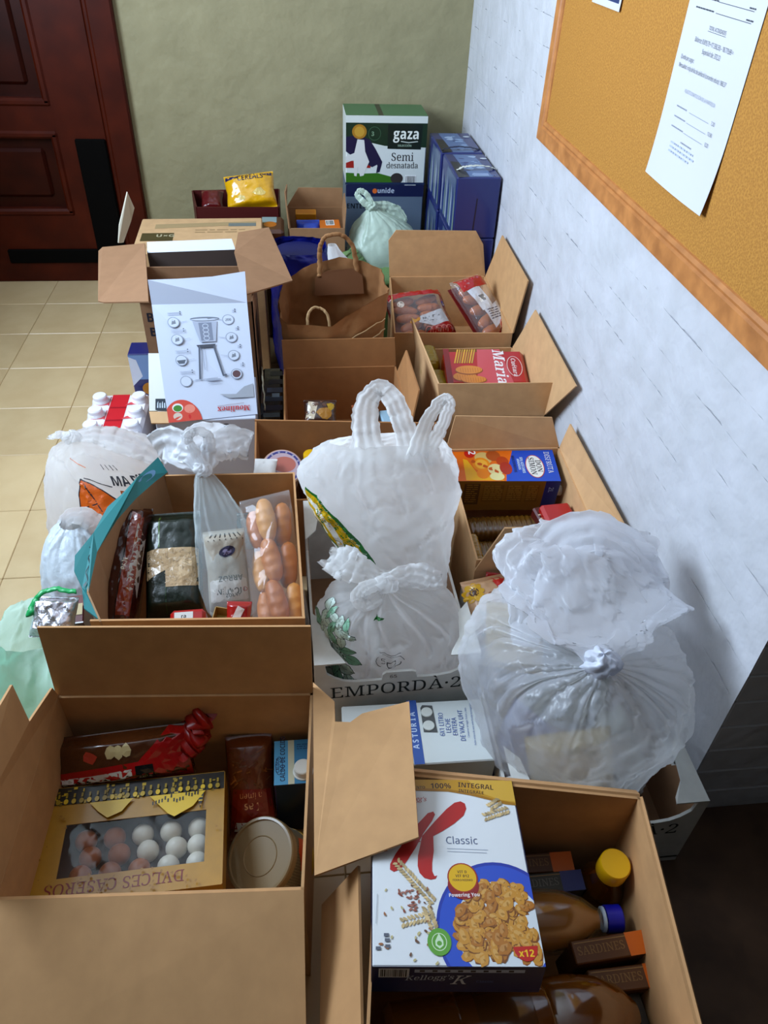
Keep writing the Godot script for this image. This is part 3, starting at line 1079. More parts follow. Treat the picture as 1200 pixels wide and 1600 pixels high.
# a point between two outlines: x along them from the far end, y from the inner to the outer one
func q_on(inner: Array, outer_reversed: Array, q: Vector2) -> Vector3:
	var a := clampf(q.x, 0.0, 0.999) * (inner.size() - 1)
	var b := (1.0 - clampf(q.x, 0.001, 1.0)) * (outer_reversed.size() - 1)
	var ia := int(a)
	var ib := mini(int(b), outer_reversed.size() - 2)
	var pa: Vector3 = (inner[ia] as Vector3).lerp(inner[ia + 1], a - ia)
	var pb: Vector3 = (outer_reversed[ib] as Vector3).lerp(outer_reversed[ib + 1], b - ib)
	return pa.lerp(pb, q.y)

func fruit_crate(label: String, fl: Vector3, fr: Vector3, long: float, words: String, hi := 0.2, low := 0.142) -> void:
	var white := mat(Color(0.86, 0.86, 0.84), 0.6, {"tex": "card", "texscale": 2.0})
	var brown := kraft(Color(0.62, 0.46, 0.33))
	var t := thing("fruit_crate", label, "crate", at_floor([fl, fr]) + V(0, 0, -long / 2.0))
	var w := fr.distance_to(fl)
	var x := (fr - fl).normalized()
	var zb := Vector3.UP.cross(-x)   # into the depth
	if zb.z > 0: zb = -zb
	# end walls: high at the corners, swept down to a low middle with a raised tab
	for far in [0.0, long]:
		var o2: Vector3 = fl + zb * far
		var prof := [Vector2(0, 0.003), Vector2(w, 0.003), Vector2(w, hi), Vector2(w - 0.018, hi), Vector2(w - 0.022, hi - 0.028), Vector2(w - 0.036, low + 0.014), Vector2(w - 0.052, low + 0.004), Vector2(w - 0.075, low), Vector2(0.62 * w, low), Vector2(0.61 * w, low + 0.016), Vector2(0.585 * w, low + 0.019), Vector2(0.43 * w, low + 0.02), Vector2(0.41 * w, low + 0.014), Vector2(0.405 * w, low), Vector2(0.075, low), Vector2(0.052, low + 0.004), Vector2(0.036, low + 0.014), Vector2(0.022, hi - 0.028), Vector2(0.018, hi), Vector2(0, hi)]
		var pts := []
		for q in prof: pts.append(o2 + x * q.x + V(0, q.y, 0))
		put(t, "end_panel", plate_mesh(pts, 0.005, -zb if far == 0.0 else zb), white)
	# long sides, lower in the middle, brown inside
	for side in [0.0, w]:
		var o3: Vector3 = fl + x * side
		var pts := []
		for q in [Vector2(0.004, 0.003), Vector2(long - 0.004, 0.003), Vector2(long - 0.004, hi), Vector2(long - 0.07, hi), Vector2(long - 0.1, low), Vector2(0.1, low), Vector2(0.07, hi), Vector2(0.004, hi)]: pts.append(o3 + zb * q.x + V(0, q.y, 0))
		put(t, "side_panel", plate_mesh(pts, 0.005, -x if side == 0.0 else x), white)
		var ins := []
		var sg := 0.0062 if side == 0.0 else -0.0062
		for q in [Vector2(0.01, 0.02), Vector2(long - 0.01, 0.02), Vector2(long - 0.01, hi - 0.004), Vector2(long - 0.07, hi - 0.004), Vector2(long - 0.1, low - 0.002), Vector2(0.1, low - 0.002), Vector2(0.07, hi - 0.004), Vector2(0.01, hi - 0.004)]: ins.append(o3 + x * sg + zb * q.x + V(0, q.y, 0))
		put(t, "side_lining", plate_mesh(ins, 0.001, x if side == 0.0 else -x), brown)
	# corner gussets folded over the four corners
	for cx in [0.0, 1.0]:
		for cz in [0.0, 1.0]:
			var c0: Vector3 = fl + x * (w * cx) + zb * (long * cz)
			var ix: Vector3 = x * (1.0 - 2.0 * cx)
			var iz: Vector3 = zb * (1.0 - 2.0 * cz)
			var up := V(0, hi + 0.0005, 0)
			put(t, "corner_cap", plate_mesh([c0 + up, c0 + ix * 0.055 + up, c0 + ix * 0.05 + iz * 0.014 + up - V(0, 0.004, 0), c0 + ix * 0.032 + iz * 0.04 + up, c0 + ix * 0.022 + iz * 0.10 + up, c0 + iz * 0.125 + up], 0.003, Vector3.UP), white)
	put(t, "bottom_panel", plate_mesh([fl + V(0, 0.02, 0), fr + V(0, 0.02, 0), fr + zb * long + V(0, 0.02, 0), fl + zb * long + V(0, 0.02, 0)], 0.005, Vector3.UP), brown)
	var p := Ink.new(self)
	var dark := Color(0.08, 0.09, 0.09)
	p.text(words, w - 0.03, low - 0.037, 0.030, dark, 2, 0.02, 1.0, 2)
	p.text("65", 0.475 * w, low + 0.004, 0.009, Color(0.4, 0.4, 0.4), 0)
	face(t, "lettering", p, fl, x, Vector3.UP, 0.7)

# ---------------------------------------------------------------- groceries
# a box from its top corners (front left, front right, back right, back left); returns its axes for printing
func brick(t: Node3D, called: String, top: Array, down: float, m: Material, r := 0.003) -> Dictionary:
	var u: Vector3 = ((top[1] - top[0]) + (top[2] - top[3])) / 2.0
	var w: Vector3 = ((top[3] - top[0]) + (top[2] - top[1])) / 2.0
	var c: Vector3 = (top[0] + top[1] + top[2] + top[3]) / 4.0
	var x := u.normalized()
	var n := x.cross(w).normalized()
	var z := n.cross(x).normalized()
	pack(t, called, top, down, m, r)
	var o := c - x * u.length() / 2.0 - z * w.length() / 2.0
	return {"o": o, "x": x, "z": z, "n": n, "w": u.length(), "d": w.length(), "h": down}

func on_box(t: Node3D, f: Dictionary, side: String, p: Ink, called := "print", rough := 0.4, coat := 0.2) -> void:
	var o: Vector3 = f.o
	if side == "top": face(t, called, p, o, f.x, f.z, rough, coat)
	elif side == "near": face(t, called, p, o - f.n * f.h, f.x, f.n, rough, coat)
	elif side == "right": face(t, called, p, o + f.x * f.w - f.n * f.h, f.z, f.n, rough, coat)
	else: face(t, called, p, o + f.z * f.d - f.n * f.h, -f.z, f.n, rough, coat)

# rectangle of top corners: centre, half sizes, height and turn
func lid4(c: Vector3, hx: float, hz: float, turn := 0.0, tilt := 0.0) -> Array:
	var b := Basis.from_euler(V(tilt, turn, 0))
	return [c + b * V(-hx, 0, hz), c + b * V(hx, 0, hz), c + b * V(hx, 0, -hz), c + b * V(-hx, 0, -hz)]

func axis_frame(c: Vector3, axis: Vector3) -> Transform3D:
	var y := axis.normalized()
	var x := y.cross(V(0.1, 0.2, 1)).normalized()
	return Transform3D(Basis(x, y, x.cross(y)), c)

func lathe_mesh(prof: Array, xf: Transform3D, sides := 32) -> ArrayMesh:
	var s := Soup.new()
	s.lathe(PackedVector2Array(prof), xf, sides)
	return s.mesh()

func build_contents() -> void:
	front_left_goods()
	front_right_goods()
	teal_carton_goods()
	middle_goods()
	wall_side_goods()
	crate_bags()
	left_goods()
	back_goods()

# -------- front left carton
func front_left_goods() -> void:
	var gold := mat(Color(0.72, 0.52, 0.10), 0.34, {"tex": "plaster", "texscale": 6.0, "coat": 0.4})
	var t := thing("sweet_box", "gold cake box with a clear window showing round sweets, red lettering upside down", "box", V(-0.286, 0.145, -0.585))
	var W := 0.278
	var D := 0.178
	var top := lid4(V(-0.2865, 0.196, -0.587), W / 2.0, D / 2.0, 0.035, 0.0)
	var f := {"o": top[0], "x": (top[1] - top[0]).normalized(), "z": (top[3] - top[0]).normalized(), "n": Vector3.UP}
	var at := func(x: float, y: float, h := 0.0) -> Vector3: return (f.o as Vector3) + (f.x as Vector3) * x + (f.z as Vector3) * y + V(0, h, 0)
	var wx0 := 0.045
	var wx1 := 0.252
	var wy0 := 0.035
	var wy1 := 0.116
	for r in [[0.0, W, 0.0, wy0], [0.0, W, wy1, D], [0.0, wx0, wy0, wy1], [wx1, W, wy0, wy1]]:
		put(t, "lid_frame", plate_mesh([at.call(r[0], r[2]), at.call(r[1], r[2]), at.call(r[1], r[3]), at.call(r[0], r[3])], 0.0012, Vector3.UP), gold)
	for q in [[0.0, 0.0, W, 0.0], [W, 0.0, W, D], [W, D, 0.0, D], [0.0, D, 0.0, 0.0]]:
		put(t, "side", plate_mesh([at.call(q[0], q[1]), at.call(q[2], q[3]), at.call(q[2], q[3], -0.048), at.call(q[0], q[1], -0.048)], 0.001), gold)
	put(t, "tray", plate_mesh([at.call(0.001, 0.001, -0.048), at.call(W - 0.001, 0.001, -0.048), at.call(W - 0.001, D - 0.001, -0.048), at.call(0.001, D - 0.001, -0.048)], 0.001, Vector3.UP), mat(Color(0.3, 0.16, 0.08), 0.6))
	var rows := []
	for i in 14:
		var line := PackedVector3Array()
		for j in 30:
			var x := lerpf(wx0 - 0.004, wx1 + 0.004, j / 29.0)
			var y := lerpf(wy0 - 0.004, wy1 + 0.004, i / 13.0)
			line.append(at.call(x, y, -0.0016 + 0.0022 * noise.get_noise_2d(x * 34.0 + y * 22.0, y * 12.0)))
		rows.append(line)
	var s := Soup.new()
	s.grid(rows, false, true)
	put(t, "window_film", s.mesh(), mat(Color(1, 1, 1), 0.06, {"alpha": 0.03, "spec": 0.4}))
	var p := Ink.new(self)
	var red := Color(0.50, 0.10, 0.04)
	# the lettering stands on its head for the viewer
	p.text("DVLCES CASEROS", 0.128, 0.027, 0.0165, red, 2, PI + 0.0, 1.0, 1)
	var black := Color(0.09, 0.05, 0.02)
	var bright := Color(0.90, 0.74, 0.12)
	p.rect(0.0, 0.149, W, D - 0.149, black)
	for k in 46:
		var x := rng.randf_range(0.0, W - 0.01)
		var y := rng.randf_range(0.146, D - 0.004)
		p.rect(x, y, rng.randf_range(0.002, 0.006), rng.randf_range(0.0016, 0.006), bright.darkened(rng.randf_range(0.0, 0.5)))
	for k in 24:
		var x := 0.004 + 0.0115 * k
		p.oval(x, 0.153, 0.0035, 0.0045, bright.darkened(0.15 * (k % 3)), 10)
		p.rect(x - 0.0015, 0.159, 0.003, 0.007, bright.darkened(0.3))
	for q in [[0.205, 0.03], [0.243, 0.022]]:   # two towers hanging down in the print
		p.poly([Vector2(q[0] - 0.006, 0.15), Vector2(q[0] + 0.006, 0.15), Vector2(q[0] + 0.004, 0.15 - q[1] * 0.7), Vector2(q[0], 0.15 - q[1] - 0.012), Vector2(q[0] - 0.004, 0.15 - q[1] * 0.7)], black)
		for k in 4: p.rect(q[0] - 0.003, 0.147 - 0.006 * k, 0.006, 0.002, bright)
	p.poly([Vector2(0.165, 0.146), Vector2(0.25, 0.146), Vector2(0.232, 0.122), Vector2(0.205, 0.108), Vector2(0.195, 0.114)], bright)
	p.poly([Vector2(0.075, 0.146), Vector2(0.14, 0.146), Vector2(0.125, 0.126), Vector2(0.105, 0.118), Vector2(0.09, 0.13)], bright)
	for k in 16: p.rect(0.17 + 0.0045 * k, 0.136 + rng.randf_range(-0.006, 0.005), 0.0022, 0.006, black)
	for k in 40: p.blob(rng.randf_range(0.0, W), rng.randf_range(0.0, 0.035) if k % 2 else rng.randf_range(0.0, 0.14), 0.002, Color(0.62, 0.42, 0.06), rng, 6, 0.5)
	var keep := Ink.new(self)   # nothing may be printed over the window
	for i in range(0, p.t.size(), 3):
		var c := (p.t[i] + p.t[i + 1] + p.t[i + 2]) / 3.0
		if not (c.x > wx0 and c.x < wx1 and c.y > wy0 and c.y < wy1 - 0.012):
			for j in 3: keep.t.append(p.t[i + j]); keep.k.append(p.k[i + j]); keep.l.append(p.l[i + j])
	face(t, "print", keep, f.o, f.x, f.z, 0.35, 0.3)
	# the round sweets inside
	var cream := mat(Color(0.80, 0.78, 0.72), 0.5)
	var tan := mat(Color(0.62, 0.34, 0.16), 0.5)
	for k in 15:
		var col := k % 5
		var row := k / 5
		var x := 0.070 + 0.042 * col + 0.010 * (row % 2)
		var y := 0.048 + 0.027 * row
		if x > wx1 - 0.012: x = wx1 - 0.014
		var pale := col >= 3 or (col == 2 and row > 0)
		var c: Vector3 = at.call(x, y, -0.0285)
		var so := Soup.new()
		var pr := []
		for i in 13: pr.append(Vector2(sin(PI * i / 12.0) * 0.0165, -cos(PI * i / 12.0) * 0.0152))
		so.lathe(PackedVector2Array(pr), Transform3D(), 18)
		var where: String = ["near", "middle", "far"][row] + " row, " + ["leftmost", "second from left", "centre", "second from right", "rightmost"][col]
		var o := solo("round_sweet", ("chalky white" if pale else "caramel brown") + " round sweet in the gold box, " + where, "sweet", so.mesh(), cream if pale else tan, c, "white sweets in the gold box" if pale else "brown sweets in the gold box")
		o.rotation.y = k * 1.3
	# pasta bag behind it
	var b := thing("pasta_bag", "clear and red pasta bag with a white instruction strip, behind the gold cake box", "pasta bag", V(-0.31, 0.13, -0.72))
	var xf := frame(V(-0.312, 0.205, -0.716), V(1, 0.03, -0.05), V(0.1, 0.75, -0.7))
	var m1 := pouch(b, "wrapper", xf, 0.222, 0.085, 0.06, mat(Color(0.33, 0.17, 0.07), 0.22, {"coat": 0.6, "tex": "cork", "texscale": 9.0}), 0.016, 0.004, 2.0)
	var q := Ink.new(self)
	var rd := Color(0.66, 0.07, 0.05)
	q.poly([Vector2(-0.105, -0.042), Vector2(0.108, -0.040), Vector2(0.108, 0.035), Vector2(0.075, 0.042), Vector2(0.055, 0.02), Vector2(0.03, -0.004), Vector2(-0.04, -0.006), Vector2(-0.105, -0.012)], rd)
	q.poly([Vector2(-0.096, -0.036), Vector2(0.018, -0.034), Vector2(0.018, -0.014), Vector2(-0.096, -0.020)], Color(0.82, 0.80, 0.76))
	for k in 6: q.blob(-0.066 + 0.0155 * k, -0.026, 0.0042, Color(0.1, 0.09, 0.09), rng, 7, 0.3, 0.6)
	q.bars(-0.094, -0.034, 0.02, 0.013, rng)
	q.rect(0.024, -0.036, 0.028, 0.026, Color(0.08, 0.05, 0.05))
	q.text("GALLO", 0.038, -0.032, 0.0045, Color(0.9, 0.85, 0.8), 1, PI / 2 * 0.0)
	for k in 3: q.blob(-0.012 + 0.012 * k, 0.016, 0.008, Color(0.78, 0.70, 0.50), rng, 8, 0.25, 1.4)
	q.blob(-0.045, 0.012, 0.010, Color(0.75, 0.25, 0.18), rng, 9, 0.3)
	wrap_print(b, "print", q, m1, 0.012, 0.22, 0.5)
	put(b, "twisted_end", ribbon([V(-0.215, 0.215, -0.72), V(-0.195, 0.235, -0.735), V(-0.18, 0.262, -0.742)], [0.03, 0.034, 0.026], 0.4, Vector3.UP, 14, 4.0), mat(Color(0.62, 0.06, 0.04), 0.3, {"alpha": 0.8}))
	# orange-brown pasta packet
	var c2 := thing("pasta_packet", "amber cellophane pasta packet standing between the gold box and the blue broth carton", "pasta packet", V(-0.115, 0.06, -0.68))
	var m2 := pouch(c2, "wrapper", frame(V(-0.112, 0.145, -0.682), V(1, 0, -0.04), V(0.03, 0.62, -0.78)), 0.078, 0.165, 0.04, mat(Color(0.42, 0.19, 0.06), 0.24, {"coat": 0.5, "tex": "cork", "texscale": 7.0}), 0.02, 0.004, 5.0)
	var q2 := Ink.new(self)
	q2.poly([Vector2(-0.036, -0.062), Vector2(0.036, -0.062), Vector2(0.034, -0.005), Vector2(-0.03, 0.0)], Color(0.48, 0.10, 0.03))
	q2.text("Pas", 0.0, -0.024, 0.012, Color(0.85, 0.6, 0.4), 1, PI, 0.9)
	q2.text("alimen", 0.0, -0.008, 0.010, Color(0.80, 0.5, 0.3), 0, PI, 0.9)
	q2.poly([Vector2(-0.03, -0.066), Vector2(0.02, -0.068), Vector2(0.024, -0.056), Vector2(-0.026, -0.052)], Color(0.78, 0.74, 0.66))
	q2.text("Pasta", -0.002, -0.057, 0.008, Color(0.3, 0.1, 0.05), 0, PI)
	for k in 26:
		var x := rng.randf_range(-0.03, 0.03)
		var y := rng.randf_range(0.005, 0.07)
		q2.line([Vector2(x, y), Vector2(x + rng.randf_range(-0.014, 0.014), y + rng.randf_range(-0.01, 0.01))], 0.0022, Color(0.62, 0.33, 0.10).darkened(rng.randf_range(0, 0.4)))
	wrap_print(c2, "print", q2, m2)
	# blue broth carton
	var br := thing("broth_carton", "blue broth carton with a white screw cap in the front left box", "carton", V(-0.036, 0.055, -0.687))
	var fb := brick(br, "carton_body", lid4(V(-0.0405, 0.2, -0.687), 0.0305, 0.04, 0.0), 0.146, mat(Color(0.05, 0.13, 0.24), 0.35, {"coat": 0.3}), 0.002)
	var q3 := Ink.new(self)
	q3.rect(0.0, 0.0, 0.061, 0.08, Color(0.22, 0.50, 0.66))
	q3.rect(0.0, 0.0, 0.0225, 0.08, Color(0.33, 0.62, 0.78))
	q3.rect(0.0225, 0.0, 0.010, 0.08, Color(0.80, 0.78, 0.66))
	q3.text("CALDO DE COCIDO", 0.0175, 0.006, 0.0078, Color(0.05, 0.10, 0.25), 1, PI / 2, 0.86, 0)
	q3.text("CALDOS", 0.0085, 0.022, 0.0055, Color(0.05, 0.12, 0.3), 1, PI / 2, 0.9, 0)
	q3.ring(0.008, 0.034, 0.0055, 0.016, 0.001, Color(0.05, 0.12, 0.3), 16)
	q3.small(0.037, 0.07, 0.02, 3, 0.004, Color(0.1, 0.25, 0.4), rng)
	on_box(br, fb, "top", q3)
	put(br, "screw_cap", lathe_mesh([Vector2(0.0, 0.0), Vector2(0.0165, 0.0), Vector2(0.0165, 0.002), Vector2(0.0145, 0.003), Vector2(0.014, 0.014), Vector2(0.0125, 0.0155), Vector2(0.0, 0.0155)], Transform3D(Basis(), V(-0.0245, 0.2, -0.668))), mat(Color(0.88, 0.87, 0.83), 0.45))
	# round tin with a beige plastic lid
	var tn := thing("cocoa_tin", "round tub with a beige plastic lid and striped orange label, tipped against the box side", "tub", V(-0.08, 0.055, -0.56))
	var ax := V(-0.42, 0.84, 0.20)
	var tx := axis_frame(V(-0.096, 0.148, -0.562), ax)
	put(tn, "tub_body", lathe_mesh([Vector2(0.0, -0.085), Vector2(0.050, -0.085), Vector2(0.052, -0.08), Vector2(0.052, -0.012), Vector2(0.0, -0.012)], tx, 48), mat(Color(0.66, 0.62, 0.50), 0.45))
	put(tn, "lid", lathe_mesh([Vector2(0.0535, -0.016), Vector2(0.0575, -0.016), Vector2(0.0580, -0.002), Vector2(0.0565, 0.0), Vector2(0.053, 0.0004), Vector2(0.0518, -0.003), Vector2(0.030, -0.003), Vector2(0.029, -0.0018), Vector2(0.028, -0.003), Vector2(0.0, -0.003)], tx, 56), mat(Color(0.52, 0.44, 0.31), 0.38, {"coat": 0.3}))
	var q4 := Ink.new(self)
	for k in 16: q4.rect(0.0, 0.012 + 0.0036 * k, 0.12, 0.0012, Color(0.35, 0.36, 0.32))
	for k in 30: q4.rect(0.004 + 0.004 * k, 0.010, 0.0008, 0.06, Color(0.68, 0.64, 0.52))
	q4.poly([Vector2(0.045, 0.012), Vector2(0.085, 0.012), Vector2(0.095, 0.04), Vector2(0.07, 0.055), Vector2(0.047, 0.045)], Color(0.80, 0.27, 0.06))
	q4.rect(0.0, 0.0, 0.33, 0.012, Color(0.82, 0.62, 0.10))
	wrap_print(tn, "label", q4, func(a: Vector2, lift: float) -> Vector3:
		var th := a.x / 0.052 + 5.2
		return tx * V(cos(th) * (0.0523 + lift), a.y - 0.083, sin(th) * (0.0523 + lift)), 0.006, 0.4, 0.0)

# -------- front right carton
func front_right_goods() -> void:
	var t := thing("cereal_box", "large white cereal box with a red K, blue bowl of flakes and gold top band", "cereal box", V(0.17, 0.2, -0.44))
	var top := [V(0.041, 0.335, -0.331), V(0.24, 0.335, -0.311), V(0.295, 0.302, -0.564), V(0.089, 0.302, -0.583)]
	var f := brick(t, "cereal_carton", top, 0.058, mat(Color(0.88, 0.89, 0.90), 0.42, {"coat": 0.15}), 0.0015)
	var W: float = f.w
	var H: float = f.d
	var p := Ink.new(self)
	cereal_print(p, W, H)
	on_box(t, f, "top", p, "front_print", 0.38, 0.25)
	var s := Ink.new(self)
	s.rect(0.0, 0.0, W, 0.058, Color(0.03, 0.10, 0.33))
	s.bars(0.008, 0.034, 0.036, 0.020, rng)
	s.rect(0.05, 0.046, 0.13, 0.007, Color(0.75, 0.8, 0.9))
	for k in 8: s.rect(0.056 + 0.015 * k, 0.0475, 0.006, 0.004, Color(0.03, 0.06, 0.2))
	s.text("Kellogg's", 0.068, 0.030, 0.010, Color(0.80, 0.85, 0.92), 2, 0.05, 1.0, 1, 0.25)
	s.text("K", 0.103, 0.020, 0.020, Color(0.85, 0.88, 0.93), 2, 0.0, 1.0, 1, 0.35)
	s.text("Classic", 0.135, 0.024, 0.005, Color(0.3, 0.42, 0.7))
	on_box(t, f, "near", s, "bottom_print")
	var s2 := Ink.new(self)
	s2.rect(0.0, 0.0, H, 0.058, Color(0.03, 0.10, 0.33))
	on_box(t, f, "right", s2, "side_print")
	var s3 := Ink.new(self)
	s3.rect(0.0, 0.0, H, 0.058, Color(0.03, 0.10, 0.33))
	on_box(t, f, "left", s3, "side_print")
	# upright oil bottle with a yellow cap
	var oil := mat(Color(0.86, 0.58, 0.12), 0.06, {"alpha": 0.32})
	var deep_oil := mat(Color(0.36, 0.19, 0.02), 0.08, {"coat": 0.8, "spec": 0.6})
	var b := thing("oil_bottle", "oil bottle standing upright with a yellow screw cap in the front right box", "oil bottle", V(0.44, 0.04, -0.49))
	var bx := Transform3D(Basis.from_euler(V(0.10, 0, 0.02)), V(0.428, 0.04, -0.488))
	put(b, "bottle_body", lathe_mesh([Vector2(0, 0), Vector2(0.034, 0.0), Vector2(0.036, 0.006), Vector2(0.036, 0.09), Vector2(0.033, 0.11), Vector2(0.021, 0.135), Vector2(0.017, 0.15), Vector2(0.017, 0.165)], bx), deep_oil)
	put(b, "cap", lathe_mesh([Vector2(0.0205, 0.150), Vector2(0.0225, 0.151), Vector2(0.0225, 0.178), Vector2(0.0205, 0.181), Vector2(0.0, 0.181)], bx, 40), mat(Color(0.88, 0.66, 0.02), 0.4))
	# lying bottle with a blue cap
	var c := thing("oil_bottle", "clear oil bottle lying on its side with a blue cap, right of the cereal box", "oil bottle", V(0.33, 0.14, -0.42))
	var cx := axis_frame(V(0.185, 0.166, -0.428), V(1, 0.02, 0.06))
	var prof := [Vector2(0, 0.0), Vector2(0.036, 0.0), Vector2(0.043, 0.008), Vector2(0.043, 0.055), Vector2(0.0415, 0.058), Vector2(0.043, 0.061), Vector2(0.043, 0.130), Vector2(0.040, 0.158), Vector2(0.030, 0.185), Vector2(0.0165, 0.203), Vector2(0.0135, 0.21), Vector2(0.0135, 0.232)]
	put(c, "bottle_body", lathe_mesh(prof, cx, 48), mat(Color(0.95, 0.82, 0.55), 0.05, {"alpha": 0.08, "spec": 0.5}))
	var ins := []
	for q in prof.slice(0, 11): ins.append(Vector2(q.x * 0.9, q.y * 0.97 + 0.002))
	ins.append(Vector2(0.0, prof[10].y * 0.97))
	put(c, "oil", lathe_mesh(ins, cx, 40), mat(Color(0.55, 0.31, 0.05), 0.1, {"coat": 0.7, "spec": 0.6}))
	put(c, "cap", lathe_mesh([Vector2(0.0145, 0.216), Vector2(0.0185, 0.216), Vector2(0.0185, 0.238), Vector2(0.0165, 0.240), Vector2(0.0, 0.240)], cx, 36), mat(Color(0.03, 0.07, 0.62), 0.35))
	put(c, "neck_ring", lathe_mesh([Vector2(0.014, 0.210), Vector2(0.017, 0.211), Vector2(0.017, 0.2145), Vector2(0.014, 0.2155)], cx, 36), mat(Color(0.75, 0.82, 0.9), 0.3))
	# big oil bottle across the front corner
	var d := thing("oil_bottle", "large golden oil bottle lying across the front corner of the right box", "oil bottle", V(0.27, 0.08, -0.3))
	var dx := axis_frame(V(0.07, 0.172, -0.282), V(1, -0.02, -0.05))
	put(d, "bottle_body", lathe_mesh([Vector2(0, 0.0), Vector2(0.045, 0.0), Vector2(0.056, 0.01), Vector2(0.056, 0.09), Vector2(0.0535, 0.094), Vector2(0.056, 0.098), Vector2(0.056, 0.205), Vector2(0.0535, 0.21), Vector2(0.056, 0.214), Vector2(0.056, 0.25), Vector2(0.050, 0.285), Vector2(0.036, 0.315), Vector2(0.02, 0.33), Vector2(0.015, 0.335), Vector2(0.0, 0.336)], dx, 56), mat(Color(0.40, 0.22, 0.03), 0.12, {"coat": 0.9, "spec": 0.7}))
	put(d, "moulded_panel", lathe_mesh([Vector2(0.0562, 0.115), Vector2(0.0572, 0.118), Vector2(0.0572, 0.185), Vector2(0.0562, 0.188)], dx, 56), mat(Color(0.34, 0.20, 0.05), 0.18, {"coat": 0.8}))
	# flat sardine boxes
	var blue := mat(Color(0.05, 0.16, 0.38), 0.4)
	var orange := mat(Color(0.76, 0.34, 0.03), 0.4, {"coat": 0.2})
	var spots := [[V(0.392, 0.190, -0.372), "orange-ended sardine box just below the lying oil bottle", orange, 0.05], [V(0.408, 0.176, -0.337), "orange-ended sardine box below the other, beside the box side", orange, 0.01],
		[V(0.33, 0.150, -0.512), "orange sardine box against the back panel of the front right box", orange, -0.03], [V(0.335, 0.158, -0.478), "blue-ended sardine box behind the lying oil bottle", blue, 0.0]]
	for k in spots.size():
		var sp = spots[k]
		var sb := thing("sardine_box", sp[1], "sardine box", sp[0] - V(0, 0.03, 0), "sardine boxes in the front right box")
		var fs := brick(sb, "carton_body", lid4(sp[0], 0.056, 0.0145, sp[3], 0.1), 0.1 if k < 2 else 0.08, mat(Color(0.34, 0.19, 0.07) if k < 3 else Color(0.20, 0.20, 0.18), 0.45), 0.0015)
		var q := Ink.new(self)
		q.rect(0.078, 0.0, 0.034, 0.029, Color(0.80, 0.36, 0.03) if k < 3 else Color(0.04, 0.15, 0.42))
		q.text("SARDINES", 0.040, 0.010, 0.0105, Color(0.52, 0.38, 0.20) if k < 3 else Color(0.38, 0.38, 0.35), 2, 0.0, 0.95, 1)
		q.line([Vector2(0.004, 0.025), Vector2(0.078, 0.025)], 0.001, Color(0.6, 0.45, 0.25))
		on_box(sb, fs, "top", q)
		sb.position = V(sb.position.x, sb.position.y, sb.position.z)
	# dark box with a white panel and a red emblem
	var e := thing("tuna_box", "dark box with a pale panel and a small red emblem at the bottom right corner", "box", V(0.36, 0.1, -0.29))
	var fe := brick(e, "carton_body", lid4(V(0.362, 0.152, -0.294), 0.062, 0.03, 0.03, 0.05), 0.09, mat(Color(0.035, 0.04, 0.05), 0.35, {"coat": 0.3}), 0.0015)
	var q5 := Ink.new(self)
	q5.rect(0.0, 0.012, 0.088, 0.046, Color(0.42, 0.60, 0.66))
	q5.rect(0.0, 0.0, 0.088, 0.012, Color(0.75, 0.78, 0.76))
	q5.oval(0.103, 0.024, 0.0085, 0.0085, Color(0.72, 0.12, 0.05), 20)
	q5.rect(0.098, 0.0195, 0.010, 0.009, Color(0.80, 0.2, 0.1))
	q5.text("2", 0.103, 0.0205, 0.007, Color(0.95, 0.9, 0.85), 1)
	q5.text("1", 0.103, 0.006, 0.009, Color(0.9, 0.9, 0.88), 1)
	on_box(e, fe, "top", q5)

